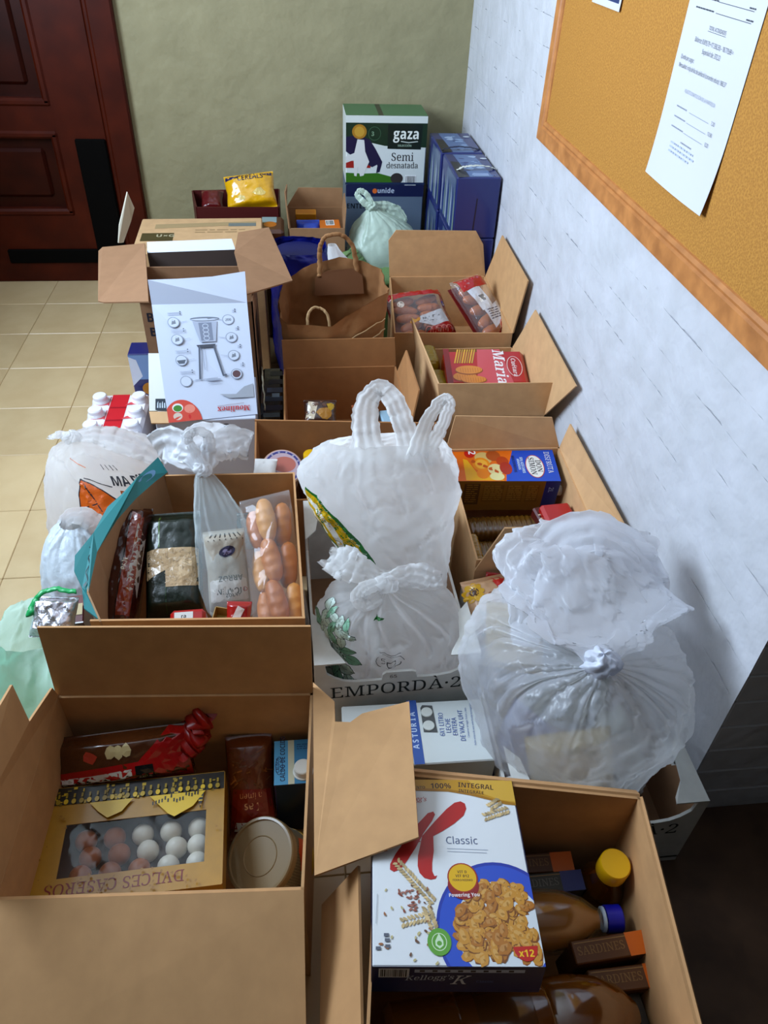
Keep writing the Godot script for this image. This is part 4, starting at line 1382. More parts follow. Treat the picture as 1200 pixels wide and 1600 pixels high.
func cereal_print(p: Ink, W: float, H: float) -> void:
	# pen: picture fractions (from the left, from the bottom) to metres
	var pen := func(pts: Array) -> PackedVector2Array:
		var out := PackedVector2Array()
		for q in pts: out.append(Vector2((q[0] - 120.0) / 935.0 * W, (1170.0 - q[1]) / 1080.0 * H))
		return out
	var red := Color(0.70, 0.06, 0.08)
	p.poly(pen.call([[120, 90], [1055, 90], [1055, 262], [985, 255], [880, 225], [760, 195], [620, 172], [420, 168], [120, 178]]), Color(0.74, 0.54, 0.08))
	p.poly(pen.call([[760, 90], [1055, 90], [1055, 240], [960, 228], [860, 190]]), Color(0.82, 0.64, 0.22))
	p.poly(pen.call([[120, 160], [420, 152], [620, 156], [780, 182], [900, 218], [1055, 250], [1055, 265], [985, 258], [880, 228], [760, 198], [620, 174], [420, 170], [120, 180]]), Color(0.62, 0.42, 0.03))
	var m := W / 935.0
	var n := H / 1080.0
	var X := func(x: float) -> float: return (x - 120.0) * m
	var Y := func(y: float) -> float: return (1170.0 - y) * n
	var brown := Color(0.22, 0.10, 0.05)
	p.text("100%", X.call(575), Y.call(152), 36 * n, brown, 1, 0.0, 1.0)
	p.text("INTEGRAL", X.call(690), Y.call(140), 34 * n, brown, 1, -0.09, 0.94, 0)
	p.text("INTEGRALE", X.call(690), Y.call(176), 22 * n, brown, 1, -0.11, 0.92, 0)
	p.text("NTO", X.call(470), Y.call(155), 19 * n, brown, 1, 0.0, 1.0, 2)
	p.text("Kellogg's", X.call(470), Y.call(242), 30 * n, red, 2, 0.0, 0.9, 2, 0.25)
	p.text("Special", X.call(420), Y.call(505), 60 * n, red, 2, 0.2, 0.9, 2, 0.25)
	for k in [[[430, 470], [520, 372], [600, 292], [655, 250], [695, 240], [722, 255], [727, 290], [705, 335], [640, 388], [560, 438], [500, 470], [497, 560], [482, 630], [478, 680], [490, 708], [506, 704], [495, 722], [465, 728], [428, 718], [402, 690], [393, 650], [398, 590], [415, 530]],
			[[476, 322], [512, 311], [522, 330], [500, 372], [440, 452], [385, 545], [330, 622], [290, 668], [250, 685], [226, 672], [228, 640], [262, 580], [330, 490], [410, 390]]]:
		p.poly(pen.call(k), red)
	p.text("Classic", X.call(578), Y.call(516), 44 * n, Color(0.35, 0.40, 0.52), 0, 0.0, 0.98, 0)
	p.line([Vector2(X.call(580), Y.call(545)), Vector2(X.call(830), Y.call(552))], 0.0007, Color(0.65, 0.68, 0.74))
	p.line([Vector2(X.call(580), Y.call(562)), Vector2(X.call(820), Y.call(570))], 0.0007, Color(0.65, 0.68, 0.74))
	# blue bowl cut by the box edge
	var edge := PackedVector2Array([Vector2(0, 0), Vector2(W, 0), Vector2(W, H), Vector2(0, H)])
	for b in [[370.0, Color(0.06, 0.20, 0.62)], [352.0, Color(0.12, 0.30, 0.74)], [258.0, Color(0.84, 0.86, 0.88)]]:
		var ring := PackedVector2Array()
		for k in 48: ring.append(Vector2(X.call(848 + cos(TAU * k / 48) * b[0]), Y.call(995 + sin(TAU * k / 48) * b[0])))
		for q in Geometry2D.intersect_polygons(ring, edge): p.poly(q, b[1])
	for k in 210:
		var a := rng.randf() * TAU
		var d := sqrt(rng.randf()) * 250.0
		var x := 850 + cos(a) * d
		var y := 985 + sin(a) * d
		if x > 1020 or y > 1145: continue
		var base := Color(0.78, 0.54, 0.19) if rng.randf() < 0.7 else Color(0.68, 0.42, 0.12)
		var px: float = X.call(x)
		var py: float = Y.call(y)
		var tn := rng.randf() * TAU
		var r := rng.randf_range(30, 46) * m
		p.blob(px + 0.0007, py - 0.0009, r, Color(0.48, 0.26, 0.06), rng, 10, 0.2, 0.7, tn)
		p.blob(px, py, r, base, rng, 10, 0.2, 0.7, tn)
		p.blob(px - 0.001, py + 0.001, r * 0.62, base.lightened(0.16), rng, 8, 0.35, 0.55, tn)
		p.blob(px + 0.0008, py - 0.0002, r * 0.3, base.darkened(0.14), rng, 7, 0.4, 0.5, tn + 1.0)
	# seeds and ears of wheat
	for k in 30:
		p.blob(X.call(335 + rng.randf_range(-62, 62)), Y.call(850 + rng.randf_range(-62, 62)), 13 * m, Color(0.50, 0.20, 0.12).lightened(rng.randf_range(0, 0.3)), rng, 7, 0.2, 0.5, rng.randf() * TAU)
	for ear in [[270, 630, 480, 860, 16], [290, 960, 480, 915, 9], [840, 345, 1010, 290, 9], [880, 280, 960, 230, 6], [430, 880, 470, 1000, 8]]:
		for k in ear[4]:
			var g: float = float(k) / float(ear[4])
			for sd in [-1.0, 1.0]:
				var dir := Vector2(ear[2] - ear[0], ear[3] - ear[1]).normalized()
				var c: Vector2 = Vector2(lerpf(ear[0], ear[2], g), lerpf(ear[1], ear[3], g)) + dir.orthogonal() * float(sd) * 15.0
				p.blob(X.call(c.x), Y.call(c.y), 17 * m, Color(0.88, 0.76, 0.54).darkened(rng.randf_range(0.0, 0.3)), rng, 7, 0.2, 0.5, -dir.angle() - sd * 0.85)
	for k in 26:
		p.blob(X.call(rng.randf_range(160, 470)), Y.call(rng.randf_range(720, 1160)), rng.randf_range(8, 15) * m, [Color(0.42, 0.28, 0.2), Color(0.75, 0.7, 0.5), Color(0.62, 0.4, 0.25)][k % 3], rng, 7, 0.2, 0.55, rng.randf() * TAU)
	p.oval(X.call(655), Y.call(760), 92 * m, 78 * n, Color(0.55, 0.06, 0.05))
	p.oval(X.call(655), Y.call(717), 90 * m, 84 * n, Color(0.62, 0.12, 0.04))
	p.oval(X.call(655), Y.call(717), 82 * m, 77 * n, Color(0.88, 0.68, 0.02))
	p.text("VIT D", X.call(655), Y.call(692), 15 * n, brown, 1)
	p.text("VIT B12", X.call(655), Y.call(715), 15 * n, brown, 1)
	p.text("FERRO/HIERRO", X.call(655), Y.call(737), 12 * n, brown, 1, 0.0, 0.9)
	p.text("Powering You", X.call(655), Y.call(822), 19 * n, Color(0.93, 0.9, 0.9), 1, 0.03, 0.95)
	p.oval(X.call(490), Y.call(1055), 66 * m, 68 * n, Color(0.36, 0.62, 0.20))
	p.ring(X.call(490), Y.call(1055), 40 * m, 42 * n, 0.0009, Color(0.85, 0.92, 0.8))
	p.poly(pen.call([[490, 1012], [512, 1050], [512, 1072], [490, 1088], [468, 1072], [468, 1050]]), Color(0.8, 0.9, 0.75))
	p.oval(X.call(490), Y.call(1062), 14 * m, 12 * n, Color(0.36, 0.62, 0.20), 12)
	p.poly(pen.call([[893, 1078], [1030, 1072], [1020, 1115], [990, 1142], [955, 1148], [920, 1135], [900, 1108]]), Color(0.74, 0.08, 0.05))
	p.text("x12", X.call(962), Y.call(1125), 34 * n, Color(0.95, 0.75, 0.1), 1)
	for q in [[185, 1030], [190, 1055], [192, 1085], [140, 1095]]: p.rect(X.call(q[0]), Y.call(q[1]), 0.006, 0.004, Color(0.35, 0.37, 0.42))
	p.line([Vector2(X.call(150), Y.call(810)), Vector2(X.call(142), Y.call(965))], 0.0006, Color(0.6, 0.62, 0.66))

# -------- carton with the teal side
func teal_carton_goods() -> void:
	# glossy red-brown packet on the left
	var t := thing("biscuit_packet", "glossy red-brown cellophane packet leaning at the left of the teal box", "packet", V(-0.34, 0.14, -1.04))
	var q := [V(-0.391, 0.235, -0.994), V(-0.322, 0.235, -0.985), V(-0.325, 0.33, -1.173), V(-0.382, 0.33, -1.177)]
	var xf := frame4(q)
	var m := pouch(t, "wrapper", Transform3D(xf.basis, xf.origin - xf.basis.z * 0.03), 0.062, 0.265, 0.085, mat(Color(0.22, 0.045, 0.02), 0.16, {"coat": 0.9, "bump": "crinkle", "bumpscale": 0.5, "texscale": 7.0}), 0.02, 0.006, 1.0, 4.5)
	var p := Ink.new(self)
	p.poly([Vector2(0.002, -0.1), Vector2(0.026, -0.1), Vector2(0.026, 0.10), Vector2(0.004, 0.11)], Color(0.50, 0.16, 0.05))
	p.poly([Vector2(0.013, -0.045), Vector2(0.030, -0.06), Vector2(0.030, 0.06), Vector2(0.019, 0.085)], Color(0.70, 0.68, 0.66))
	p.text("PAN", 0.010, 0.0, 0.010, Color(0.9, 0.88, 0.8), 1, PI / 2, 0.9)
	p.line([Vector2(0.0, -0.11), Vector2(0.001, 0.115)], 0.0016, Color(0.10, 0.015, 0.01))
	wrap_print(t, "print", p, m, 0.01, 0.2, 0.7)
	# green rice packet with a clear band
	var r := thing("rice_packet", "dark green rice packet with a clear band of rice across its middle", "rice packet", V(-0.26, 0.14, -1.1))
	q = [V(-0.304, 0.225, -1.014), V(-0.199, 0.225, -1.018), V(-0.234, 0.315, -1.185), V(-0.331, 0.315, -1.179)]
	xf = frame4(q)
	m = pouch(r, "wrapper", Transform3D(xf.basis, xf.origin - xf.basis.z * 0.02), 0.108, 0.225, 0.06, mat(Color(0.015, 0.085, 0.035), 0.3, {"coat": 0.5, "bump": "crinkle", "bumpscale": 0.4, "texscale": 6.0}), 0.03, 0.005, 7.0, 4.0)
	p = Ink.new(self)
	var rice := Color(0.80, 0.68, 0.52)
	p.poly([Vector2(-0.049, -0.035), Vector2(-0.012, -0.018), Vector2(-0.012, -0.052), Vector2(0.050, -0.052), Vector2(0.050, 0.026), Vector2(-0.049, 0.026)], rice)
	for k in 420:
		var x := rng.randf_range(-0.046, 0.046)
		var y := rng.randf_range(-0.050, 0.023)
		if x < -0.012 and y < -0.022 + 0.4 * x + 0.01: continue
		var d := Vector2.from_angle(rng.randf() * TAU) * 0.0028
		p.line([Vector2(x, y) - d, Vector2(x, y) + d], 0.0016, rice.lightened(rng.randf_range(0.0, 0.35)) if k % 3 else rice.darkened(rng.randf_range(0.05, 0.2)))
		p.level -= 1.0
	p.level += 1.0
	p.line([Vector2(-0.024, 0.03), Vector2(-0.023, 0.1)], 0.0028, Color(0.30, 0.42, 0.16))
	p.line([Vector2(-0.012, -0.1), Vector2(-0.012, -0.052)], 0.0016, Color(0.05, 0.22, 0.10))
	wrap_print(r, "print", p, m, 0.012, 0.3, 0.4)
	# knotted translucent bag with a cloth-like rice sack
	var s := thing("rice_sack", "off-white rice sack with dark upside-down lettering inside the knotted see-through bag", "rice sack", V(-0.16, 0.12, -1.05))
	q = [V(-0.189, 0.24, -1.004), V(-0.114, 0.24, -1.011), V(-0.129, 0.325, -1.11), V(-0.201, 0.325, -1.102)]
	xf = frame4(q)
	m = pouch(s, "sack", Transform3D(xf.basis, xf.origin - xf.basis.z * 0.012), 0.08, 0.16, 0.055, mat(Color(0.62, 0.58, 0.52), 0.6, {"bump": "crinkle", "bumpscale": 0.3, "texscale": 5.0}), 0.022, 0.005, 9.0, 3.5)
	p = Ink.new(self)
	p.rect(-0.04, -0.06, 0.08, 0.042, Color(0.74, 0.71, 0.68))
	p.text("NOMEN", 0.004, -0.036, 0.0105, Color(0.07, 0.07, 0.08), 1, PI, 1.0)
	p.text("ARROZ", 0.008, -0.046, 0.0065, Color(0.1, 0.1, 0.1), 1, PI, 1.0)
	p.ring(0.031, -0.040, 0.0035, 0.0035, 0.0012, Color(0.6, 0.1, 0.08), 14)
	p.text("ARROZ", 0.006, -0.012, 0.0105, Color(0.25, 0.22, 0.2), 1, PI, 1.0)
	p.oval(0.004, 0.034, 0.016, 0.010, Color(0.12, 0.09, 0.22), 20, 0.3)
	p.oval(0.004, 0.034, 0.010, 0.006, Color(0.42, 0.38, 0.5), 18, 0.3)
	for k in 7: p.line([Vector2(-0.03 + 0.011 * k, 0.058), Vector2(-0.022 + 0.008 * k, 0.072)], 0.0022, Color(0.2, 0.19, 0.17))
	wrap_print(s, "print", p, m, 0.01, 0.5, 0.0)
	var bg := thing("knotted_bag", "see-through plastic bag knotted at the top inside the teal box, its white ears spread behind", "plastic bag", V(-0.18, 0.1, -1.1))
	var k0 := V(-0.210, 0.372, -1.258)
	var rows := film([[V(-0.150, 0.215, -1.0), 0.02, 0.03], [V(-0.152, 0.235, -1.03), 0.052, 0.062], [V(-0.158, 0.275, -1.075), 0.056, 0.066], [V(-0.172, 0.32, -1.14), 0.05, 0.056], [V(-0.192, 0.348, -1.21), 0.032, 0.034], [k0, 0.011, 0.012]],
		{"pleats": 13.0, "pamp": 0.35, "pfrom": 0.35, "crease": 0.004, "seed": 4.0, "square": 1.0, "rows": 56, "cols": 96})
	put(bg, "bag_body", film_mesh(rows), mat(Color(0.86, 0.92, 0.93), 0.3, {"alpha": 0.2, "back": Color(0.6, 0.65, 0.65), "spec": 0.6}))
	put(bg, "knot", knot_mesh(k0 + V(0, 0.004, 0), 0.017, 3.0), bag_film())
	var w := bag_film(Color(0.93, 0.94, 0.96))
	put(bg, "ear", ribbon([k0, V(-0.236, 0.398, -1.285), V(-0.272, 0.402, -1.31), V(-0.312, 0.375, -1.33)], [0.012, 0.024, 0.040, 0.034], 0.10, V(0, 0.5, 1), 16, 2.0, 0.36, true), w)
	put(bg, "ear", ribbon([k0, V(-0.188, 0.396, -1.29), V(-0.155, 0.398, -1.32), V(-0.118, 0.375, -1.335)], [0.012, 0.026, 0.038, 0.028], 0.12, V(0, 0.5, 1), 16, 6.0, 0.36, true), w)
	put(bg, "ear", ribbon([k0, V(-0.222, 0.415, -1.27), V(-0.232, 0.442, -1.28), V(-0.212, 0.452, -1.285), V(-0.194, 0.43, -1.295), V(-0.198, 0.40, -1.29)], [0.012, 0.010, 0.009, 0.010, 0.012, 0.016], 0.28, V(0, 0, 1), 14, 8.0, 0.25), w)
	put(bg, "ear", ribbon([k0 + V(0.0, 0.0, -0.02), V(-0.25, 0.385, -1.31), V(-0.21, 0.39, -1.345), V(-0.165, 0.385, -1.345)], [0.02, 0.045, 0.05, 0.04], 0.15, V(0, 1, 0.2), 16, 11.0, 0.34, true), w)
	# long rolls in a clear bag
	var rb := thing("roll_bag", "clear cellophane bag full of long golden bread rolls at the right of the teal box", "bread bag", V(-0.06, 0.12, -1.07))
	q = [V(-0.117, 0.255, -0.946), V(-0.021, 0.255, -0.936), V(-0.002, 0.385, -1.157), V(-0.034, 0.385, -1.187)]
	var c0: Vector3 = (q[0] + q[1]) / 2.0
	var c1: Vector3 = (q[2] + q[3]) / 2.0
	xf = frame((c0 + c1) / 2.0 - V(0.026, 0.030, 0.0), V(1, 0.25, 0), c1 - c0)
	pouch(rb, "cellophane", xf, 0.104, c0.distance_to(c1) + 0.03, 0.094, clear_film(0.08, 0.06), 0.03, 0.007, 12.0, 3.0)
	var crust := [mat(Color(0.72, 0.42, 0.12), 0.5, {"tex": "tile", "texscale": 7.0}), mat(Color(0.80, 0.55, 0.24), 0.5, {"tex": "tile", "texscale": 7.0}), mat(Color(0.66, 0.36, 0.08), 0.5, {"tex": "tile", "texscale": 7.0})]
	for k in 9:
		var row := k / 3
		var lane := k % 3
		var o := solo("bread_roll", "long golden bread roll in the cellophane bag, " + ["lowest", "middle", "topmost"][row] + " layer, " + ["left", "centre", "right"][lane], "bread roll", roll_mesh(0.047, 0.019, k * 3.0), crust[(k * 2 + row) % 3], xf * V(-0.026 + 0.026 * lane, -0.088 + 0.085 * row + 0.01 * (lane % 2), 0.012 - 0.02 * absf(lane - 1.0)), "bread rolls in the cellophane bag")
		o.basis = xf.basis * Basis.from_euler(V(0.1 * (lane - 1), 0.0, 0.16 * sin(k * 2.2)))
	# small things in the front of the carton
	var can := thing("pasta_pack", "small red packet with a white strip at the front of the teal box", "packet", V(-0.2, 0.2, -0.93))
	var fx := brick(can, "packet_body", [V(-0.252, 0.295, -0.919), V(-0.186, 0.295, -0.914), V(-0.189, 0.305, -0.944), V(-0.246, 0.305, -0.936)], 0.06, mat(Color(0.66, 0.05, 0.04), 0.3, {"coat": 0.4}), 0.006)
	p = Ink.new(self)
	p.rect(0.008, 0.006, 0.032, 0.014, Color(0.85, 0.84, 0.82))
	p.text("ra", 0.024, 0.009, 0.007, Color(0.05, 0.05, 0.05), 1)
	on_box(can, fx, "top", p)
	var bx := thing("cardboard_tray", "small yellow-lined cardboard sleeve between two red packets in the teal box", "sleeve", V(-0.15, 0.2, -0.93))
	var tray := [V(-0.175, 0.3, -0.91), V(-0.147, 0.3, -0.908), V(-0.146, 0.306, -0.933), V(-0.169, 0.306, -0.94)]
	for k in 4: put(bx, "sleeve_wall", plate_mesh([tray[k], tray[(k + 1) % 4], tray[(k + 1) % 4] - V(0, 0.05, 0), tray[k] - V(0, 0.05, 0)], 0.0015), mat(Color(0.62, 0.48, 0.22), 0.6))
	put(bx, "sleeve_floor", plate_mesh([tray[0] - V(0, 0.02, 0), tray[1] - V(0, 0.02, 0), tray[2] - V(0, 0.02, 0), tray[3] - V(0, 0.02, 0)], 0.002, Vector3.UP), mat(Color(0.66, 0.55, 0.2), 0.6))
	var rp := thing("snack_packet", "small crumpled red and white packet beside the bread rolls in the teal box", "packet", V(-0.12, 0.2, -0.93))
	var mm := pouch(rp, "wrapper", frame(V(-0.129, 0.3, -0.922), V(1, 0, 0.1), V(0, 0.6, -0.8)), 0.044, 0.05, 0.026, mat(Color(0.62, 0.06, 0.05), 0.25, {"coat": 0.5}), 0.01, 0.004, 15.0)
	p = Ink.new(self)
	p.poly([Vector2(-0.016, -0.02), Vector2(0.0, -0.018), Vector2(0.012, 0.01), Vector2(0.0, 0.016)], Color(0.86, 0.80, 0.78))
	wrap_print(rp, "print", p, mm, 0.01)
	var dk := thing("olive_bag", "black glossy packet tucked behind the rice sack in the teal box", "packet", V(-0.115, 0.2, -1.17))
	pouch(dk, "wrapper", frame(V(-0.123, 0.27, -1.182), V(1, 0, 0.1), V(0, 0.7, -0.7)), 0.05, 0.075, 0.035, mat(Color(0.02, 0.025, 0.015), 0.2, {"coat": 0.7}), 0.015, 0.004, 18.0)

func roll_mesh(half: float, r: float, seed: float) -> ArrayMesh:
	var rows := []
	for i in 25:
		var t := float(i) / 24.0 * 2.0 - 1.0
		var line := PackedVector3Array()
		var rr := r * pow(maxf(0.0, 1.0 - pow(absf(t), 2.6)), 0.5)
		for j in 20:
			var a := TAU * j / 20.0
			var cut := 0.10 * absf(sin(t * 7.0 + sin(a) * 0.8)) * clampf(sin(a) + 0.2, 0.0, 1.0)
			var m := rr * (1.0 - cut + 0.10 * noise.get_noise_3d(cos(a) + seed, sin(a), t * 2.0))
			line.append(V(cos(a) * m, t * half, sin(a) * m * 0.86))
		rows.append(line)
	var s := Soup.new()
	s.grid(rows, true, false)
	return s.mesh()

# -------- cartons behind: cap, tub, snack packets, kraft bag
func middle_goods() -> void:
	var c := thing("bottle", "bottle with a round yellow cap behind the tall white carrier bag", "bottle", V(0.012, 0.13, -1.43))
	var cx := Transform3D(Basis(), V(0.012, 0.125, -1.43))
	put(c, "bottle_body", lathe_mesh([Vector2(0, 0), Vector2(0.03, 0.0), Vector2(0.032, 0.005), Vector2(0.032, 0.09), Vector2(0.02, 0.12), Vector2(0.014, 0.128), Vector2(0.014, 0.145)], cx), mat(Color(0.40, 0.24, 0.05), 0.1, {"coat": 0.7}))
	put(c, "cap", lathe_mesh([Vector2(0.0155, 0.132), Vector2(0.017, 0.133), Vector2(0.017, 0.158), Vector2(0.015, 0.161), Vector2(0.0, 0.161)], cx), mat(Color(0.84, 0.64, 0.03), 0.4))
	var t := thing("cheese_tub", "round tub with a pink and blue lid behind the teal box", "tub", V(-0.055, 0.13, -1.39))
	var tx := axis_frame(V(-0.052, 0.29, -1.372), V(0.1, 0.9, 0.42))
	put(t, "tub_body", lathe_mesh([Vector2(0, -0.12), Vector2(0.034, -0.12), Vector2(0.044, -0.01), Vector2(0.046, 0.0), Vector2(0.043, 0.002), Vector2(0.0, 0.002)], tx, 40), mat(Color(0.70, 0.55, 0.46), 0.35, {"coat": 0.4}))
	var p := Ink.new(self)
	p.oval(0, 0, 0.043, 0.043, Color(0.72, 0.62, 0.66), 36)
	p.ring(0, 0, 0.038, 0.038, 0.005, Color(0.20, 0.20, 0.5), 36)
	p.oval(0.004, -0.006, 0.026, 0.02, Color(0.70, 0.38, 0.32), 24)
	for k in 14: p.text("O", cos(k * 0.45) * 0.0375, sin(k * 0.45) * 0.0375, 0.004, Color(0.85, 0.85, 0.9), 1, k * 0.45)
	wrap_print(t, "lid_print", p, func(a: Vector2, lift: float) -> Vector3: return tx * V(a.x, 0.0022 + lift, a.y), 1.0)
	var w := thing("flour_packet", "white paper packet lying behind the back edge of the teal box", "packet", V(-0.09, 0.2, -1.36))
	pouch(w, "wrapper", frame(V(-0.09, 0.302, -1.35), V(1, 0, 0.1), V(0, 0.25, -0.95)), 0.05, 0.06, 0.02, mat(Color(0.86, 0.85, 0.84), 0.5), 0.012, 0.003, 22.0)
	# snack packets under the dark back flap
	var sn := [[V(0.042, 0.25, -1.655), 0.085, 0.075, Color(0.20, 0.08, 0.05), "brown and cream snack packet at the left under the tall dark back flap"],
		[V(0.157, 0.25, -1.643), 0.062, 0.06, Color(0.52, 0.24, 0.06), "orange snack packet at the right under the tall dark back flap"]]
	for k in 2:
		var s = sn[k]
		var o := thing("snack_packet", s[4], "snack packet", (s[0] as Vector3) - V(0, 0.1, 0), "snack packets below the dark flap")
		var m := pouch(o, "wrapper", frame(s[0], V(1, 0, 0.05 - 0.15 * k), V(0, 0.5, -0.85)), s[1], s[2], 0.035, mat(s[3], 0.3, {"coat": 0.5}), 0.012, 0.004, 30.0 + k)
		var q := Ink.new(self)
		if k == 0:
			q.poly([Vector2(-0.038, -0.02), Vector2(-0.015, -0.025), Vector2(-0.005, 0.02), Vector2(-0.03, 0.028)], Color(0.75, 0.68, 0.58))
			q.blob(0.012, -0.006, 0.018, Color(0.62, 0.42, 0.12), rng, 10, 0.3)
			q.blob(0.028, 0.014, 0.010, Color(0.72, 0.58, 0.1), rng, 9, 0.3)
			for j in 9: q.blob(rng.randf_range(-0.035, 0.03), rng.randf_range(-0.025, 0.028), 0.005, Color(0.35, 0.2, 0.12), rng, 6, 0.4)
		else:
			q.rect(-0.028, -0.024, 0.056, 0.048, Color(0.74, 0.60, 0.45))
			for j in 7: q.blob(-0.018 + 0.006 * j, -0.006 + 0.006 * sin(j * 2.0), 0.0085, Color(0.60, 0.26, 0.05), rng, 9, 0.25, 0.6, 0.6)
		wrap_print(o, "print", q, m, 0.01)
	var lt := thing("tea_box", "pale blue and white box edge beside the orange snack packet", "box", V(0.21, 0.13, -1.62))
	brick(lt, "carton_body", lid4(V(0.222, 0.25, -1.63), 0.024, 0.035, 0.1), 0.12, mat(Color(0.55, 0.68, 0.76), 0.45))
	kraft_bag()
	# navy shrink-wrapped pack by the printed panel
	var nv := thing("drink_pack", "dark navy shrink-wrapped drink pack with a pale carrying strap, left of the dark flap box", "drink pack", V(-0.095, 0, -1.8))
	var f := brick(nv, "wrapped_pack", [V(-0.113, 0.235, -1.68), V(-0.054, 0.235, -1.68), V(-0.054, 0.235, -1.93), V(-0.113, 0.235, -1.93)], 0.233, mat(Color(0.02, 0.035, 0.09), 0.25, {"coat": 0.5, "bump": "crinkle", "bumpscale": 0.3, "texscale": 4.0}), 0.008)
	var q2 := Ink.new(self)
	for k in 5: q2.rect(0.008 + 0.004 * k, 0.02 + 0.045 * k, 0.05 - 0.004 * k, 0.025, Color(0.05, 0.08, 0.16).lightened(0.08 * (k % 3)))
	q2.rect(0.03, 0.085, 0.02, 0.02, Color(0.4, 0.45, 0.5))
	on_box(nv, f, "top", q2)
	var q3 := Ink.new(self)
	q3.text("UP", 0.03, 0.15, 0.02, Color(0.15, 0.2, 0.35), 1)
	q3.rect(0.01, 0.05, 0.05, 0.06, Color(0.05, 0.09, 0.22))
	on_box(nv, f, "near", q3)
	put(nv, "strap", ribbon([V(-0.112, 0.245, -1.90), V(-0.108, 0.262, -1.84), V(-0.104, 0.255, -1.77), V(-0.10, 0.238, -1.70)], [0.008, 0.009, 0.008, 0.006], 0.2, V(1, 0, 0)), mat(Color(0.78, 0.76, 0.66), 0.5))

# open kraft paper bag with twisted handles
func kraft_bag() -> void:
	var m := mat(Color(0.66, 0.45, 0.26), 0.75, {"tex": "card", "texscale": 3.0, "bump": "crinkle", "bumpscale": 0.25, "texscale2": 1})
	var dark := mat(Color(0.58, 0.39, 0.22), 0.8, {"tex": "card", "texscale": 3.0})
	var t := thing("paper_bag", "open brown kraft paper bag with paper cord handles", "paper bag", V(0.1, 0, -2.03))
	# outline corners at the bottom and at the mouth
	var lo := [V(-0.02, 0.003, -1.90), V(0.215, 0.003, -1.90), V(0.23, 0.003, -2.10), V(-0.01, 0.003, -2.10)]
	var hi := [V(-0.052, 0.40, -1.90), V(0.238, 0.452, -1.93), V(0.236, 0.452, -2.09), V(-0.036, 0.425, -2.10)]
	var mid_front := V(0.085, 0.385, -1.872)
	var mid_back := V(0.12, 0.478, -2.125)
	var loop_hi := [hi[0], V(-0.03, 0.388, -1.885), mid_front, V(0.16, 0.425, -1.895), hi[1], V(0.246, 0.44, -2.0), hi[2], V(0.19, 0.47, -2.11), mid_back, V(0.04, 0.458, -2.12), hi[3], V(-0.058, 0.40, -2.0)]
	var loop_lo := [lo[0], V(0.03, 0.003, -1.90), V(0.09, 0.003, -1.90), V(0.155, 0.003, -1.90), lo[1], V(0.21, 0.003, -2.0), lo[2], V(0.16, 0.003, -2.10), V(0.1, 0.003, -2.10), V(0.04, 0.003, -2.10), lo[3], V(0.0, 0.003, -2.0)]
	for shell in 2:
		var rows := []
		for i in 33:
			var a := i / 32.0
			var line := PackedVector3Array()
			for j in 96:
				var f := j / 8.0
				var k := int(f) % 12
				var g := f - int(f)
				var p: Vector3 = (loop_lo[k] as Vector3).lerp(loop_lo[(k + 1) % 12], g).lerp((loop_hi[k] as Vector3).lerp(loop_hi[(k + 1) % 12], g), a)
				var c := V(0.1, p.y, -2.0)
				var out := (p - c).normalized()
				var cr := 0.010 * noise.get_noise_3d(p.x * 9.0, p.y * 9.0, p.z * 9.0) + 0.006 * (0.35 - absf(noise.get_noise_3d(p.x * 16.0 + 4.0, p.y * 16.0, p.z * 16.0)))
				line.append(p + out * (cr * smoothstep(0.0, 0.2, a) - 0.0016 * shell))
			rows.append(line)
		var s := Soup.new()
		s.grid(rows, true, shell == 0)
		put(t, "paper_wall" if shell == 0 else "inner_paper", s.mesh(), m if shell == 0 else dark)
	put(t, "bag_floor", plate_mesh([lo[0] + V(0, 0.02, 0), lo[1] + V(0, 0.02, 0), lo[2] + V(0, 0.02, 0), lo[3] + V(0, 0.02, 0)], 0.002, Vector3.UP), m)
	var cord := mat(Color(0.60, 0.42, 0.25), 0.8)
	var light_cord := mat(Color(0.74, 0.60, 0.42), 0.7)
	# back handle stands up, front handle hangs into the bag
	put(t, "handle", ribbon([V(0.062, 0.425, -2.108), V(0.064, 0.48, -2.11), V(0.068, 0.525, -2.105), V(0.09, 0.548, -2.10), V(0.125, 0.548, -2.10), V(0.155, 0.52, -2.105), V(0.165, 0.475, -2.108), V(0.172, 0.42, -2.108)], [0.007, 0.007, 0.0062, 0.006, 0.006, 0.0062, 0.007, 0.007], 0.55, V(0, 0, 1), 10, 3.0), cord)
	put(t, "handle", ribbon([V(0.02, 0.35, -1.892), V(0.022, 0.40, -1.91), V(0.045, 0.415, -1.93), V(0.075, 0.395, -1.925), V(0.085, 0.34, -1.91)], [0.004, 0.004, 0.004, 0.004, 0.004], 0.7, V(0, 0, 1), 10, 5.0), light_cord)
	put(t, "handle_patch", plate_mesh([V(0.045, 0.372, -2.100), V(0.19, 0.38, -2.094), V(0.185, 0.432, -2.100), V(0.155, 0.452, -2.104), V(0.085, 0.445, -2.106), V(0.05, 0.425, -2.106)], 0.0012, V(0, 0, 1)), mat(Color(0.42, 0.25, 0.12), 0.8))
	# folded seams on the front
	for q in [[V(-0.03, 0.30, -1.886), V(0.08, 0.305, -1.874), V(0.16, 0.355, -1.885), V(0.235, 0.385, -1.915)], [V(0.12, 0.295, -1.882), V(0.18, 0.325, -1.892), V(0.236, 0.355, -1.916)]]:
		put(t, "crease", ribbon(q, [0.0015, 0.002, 0.002, 0.0015], 0.6, V(0, 0, 1), 6), light_cord)

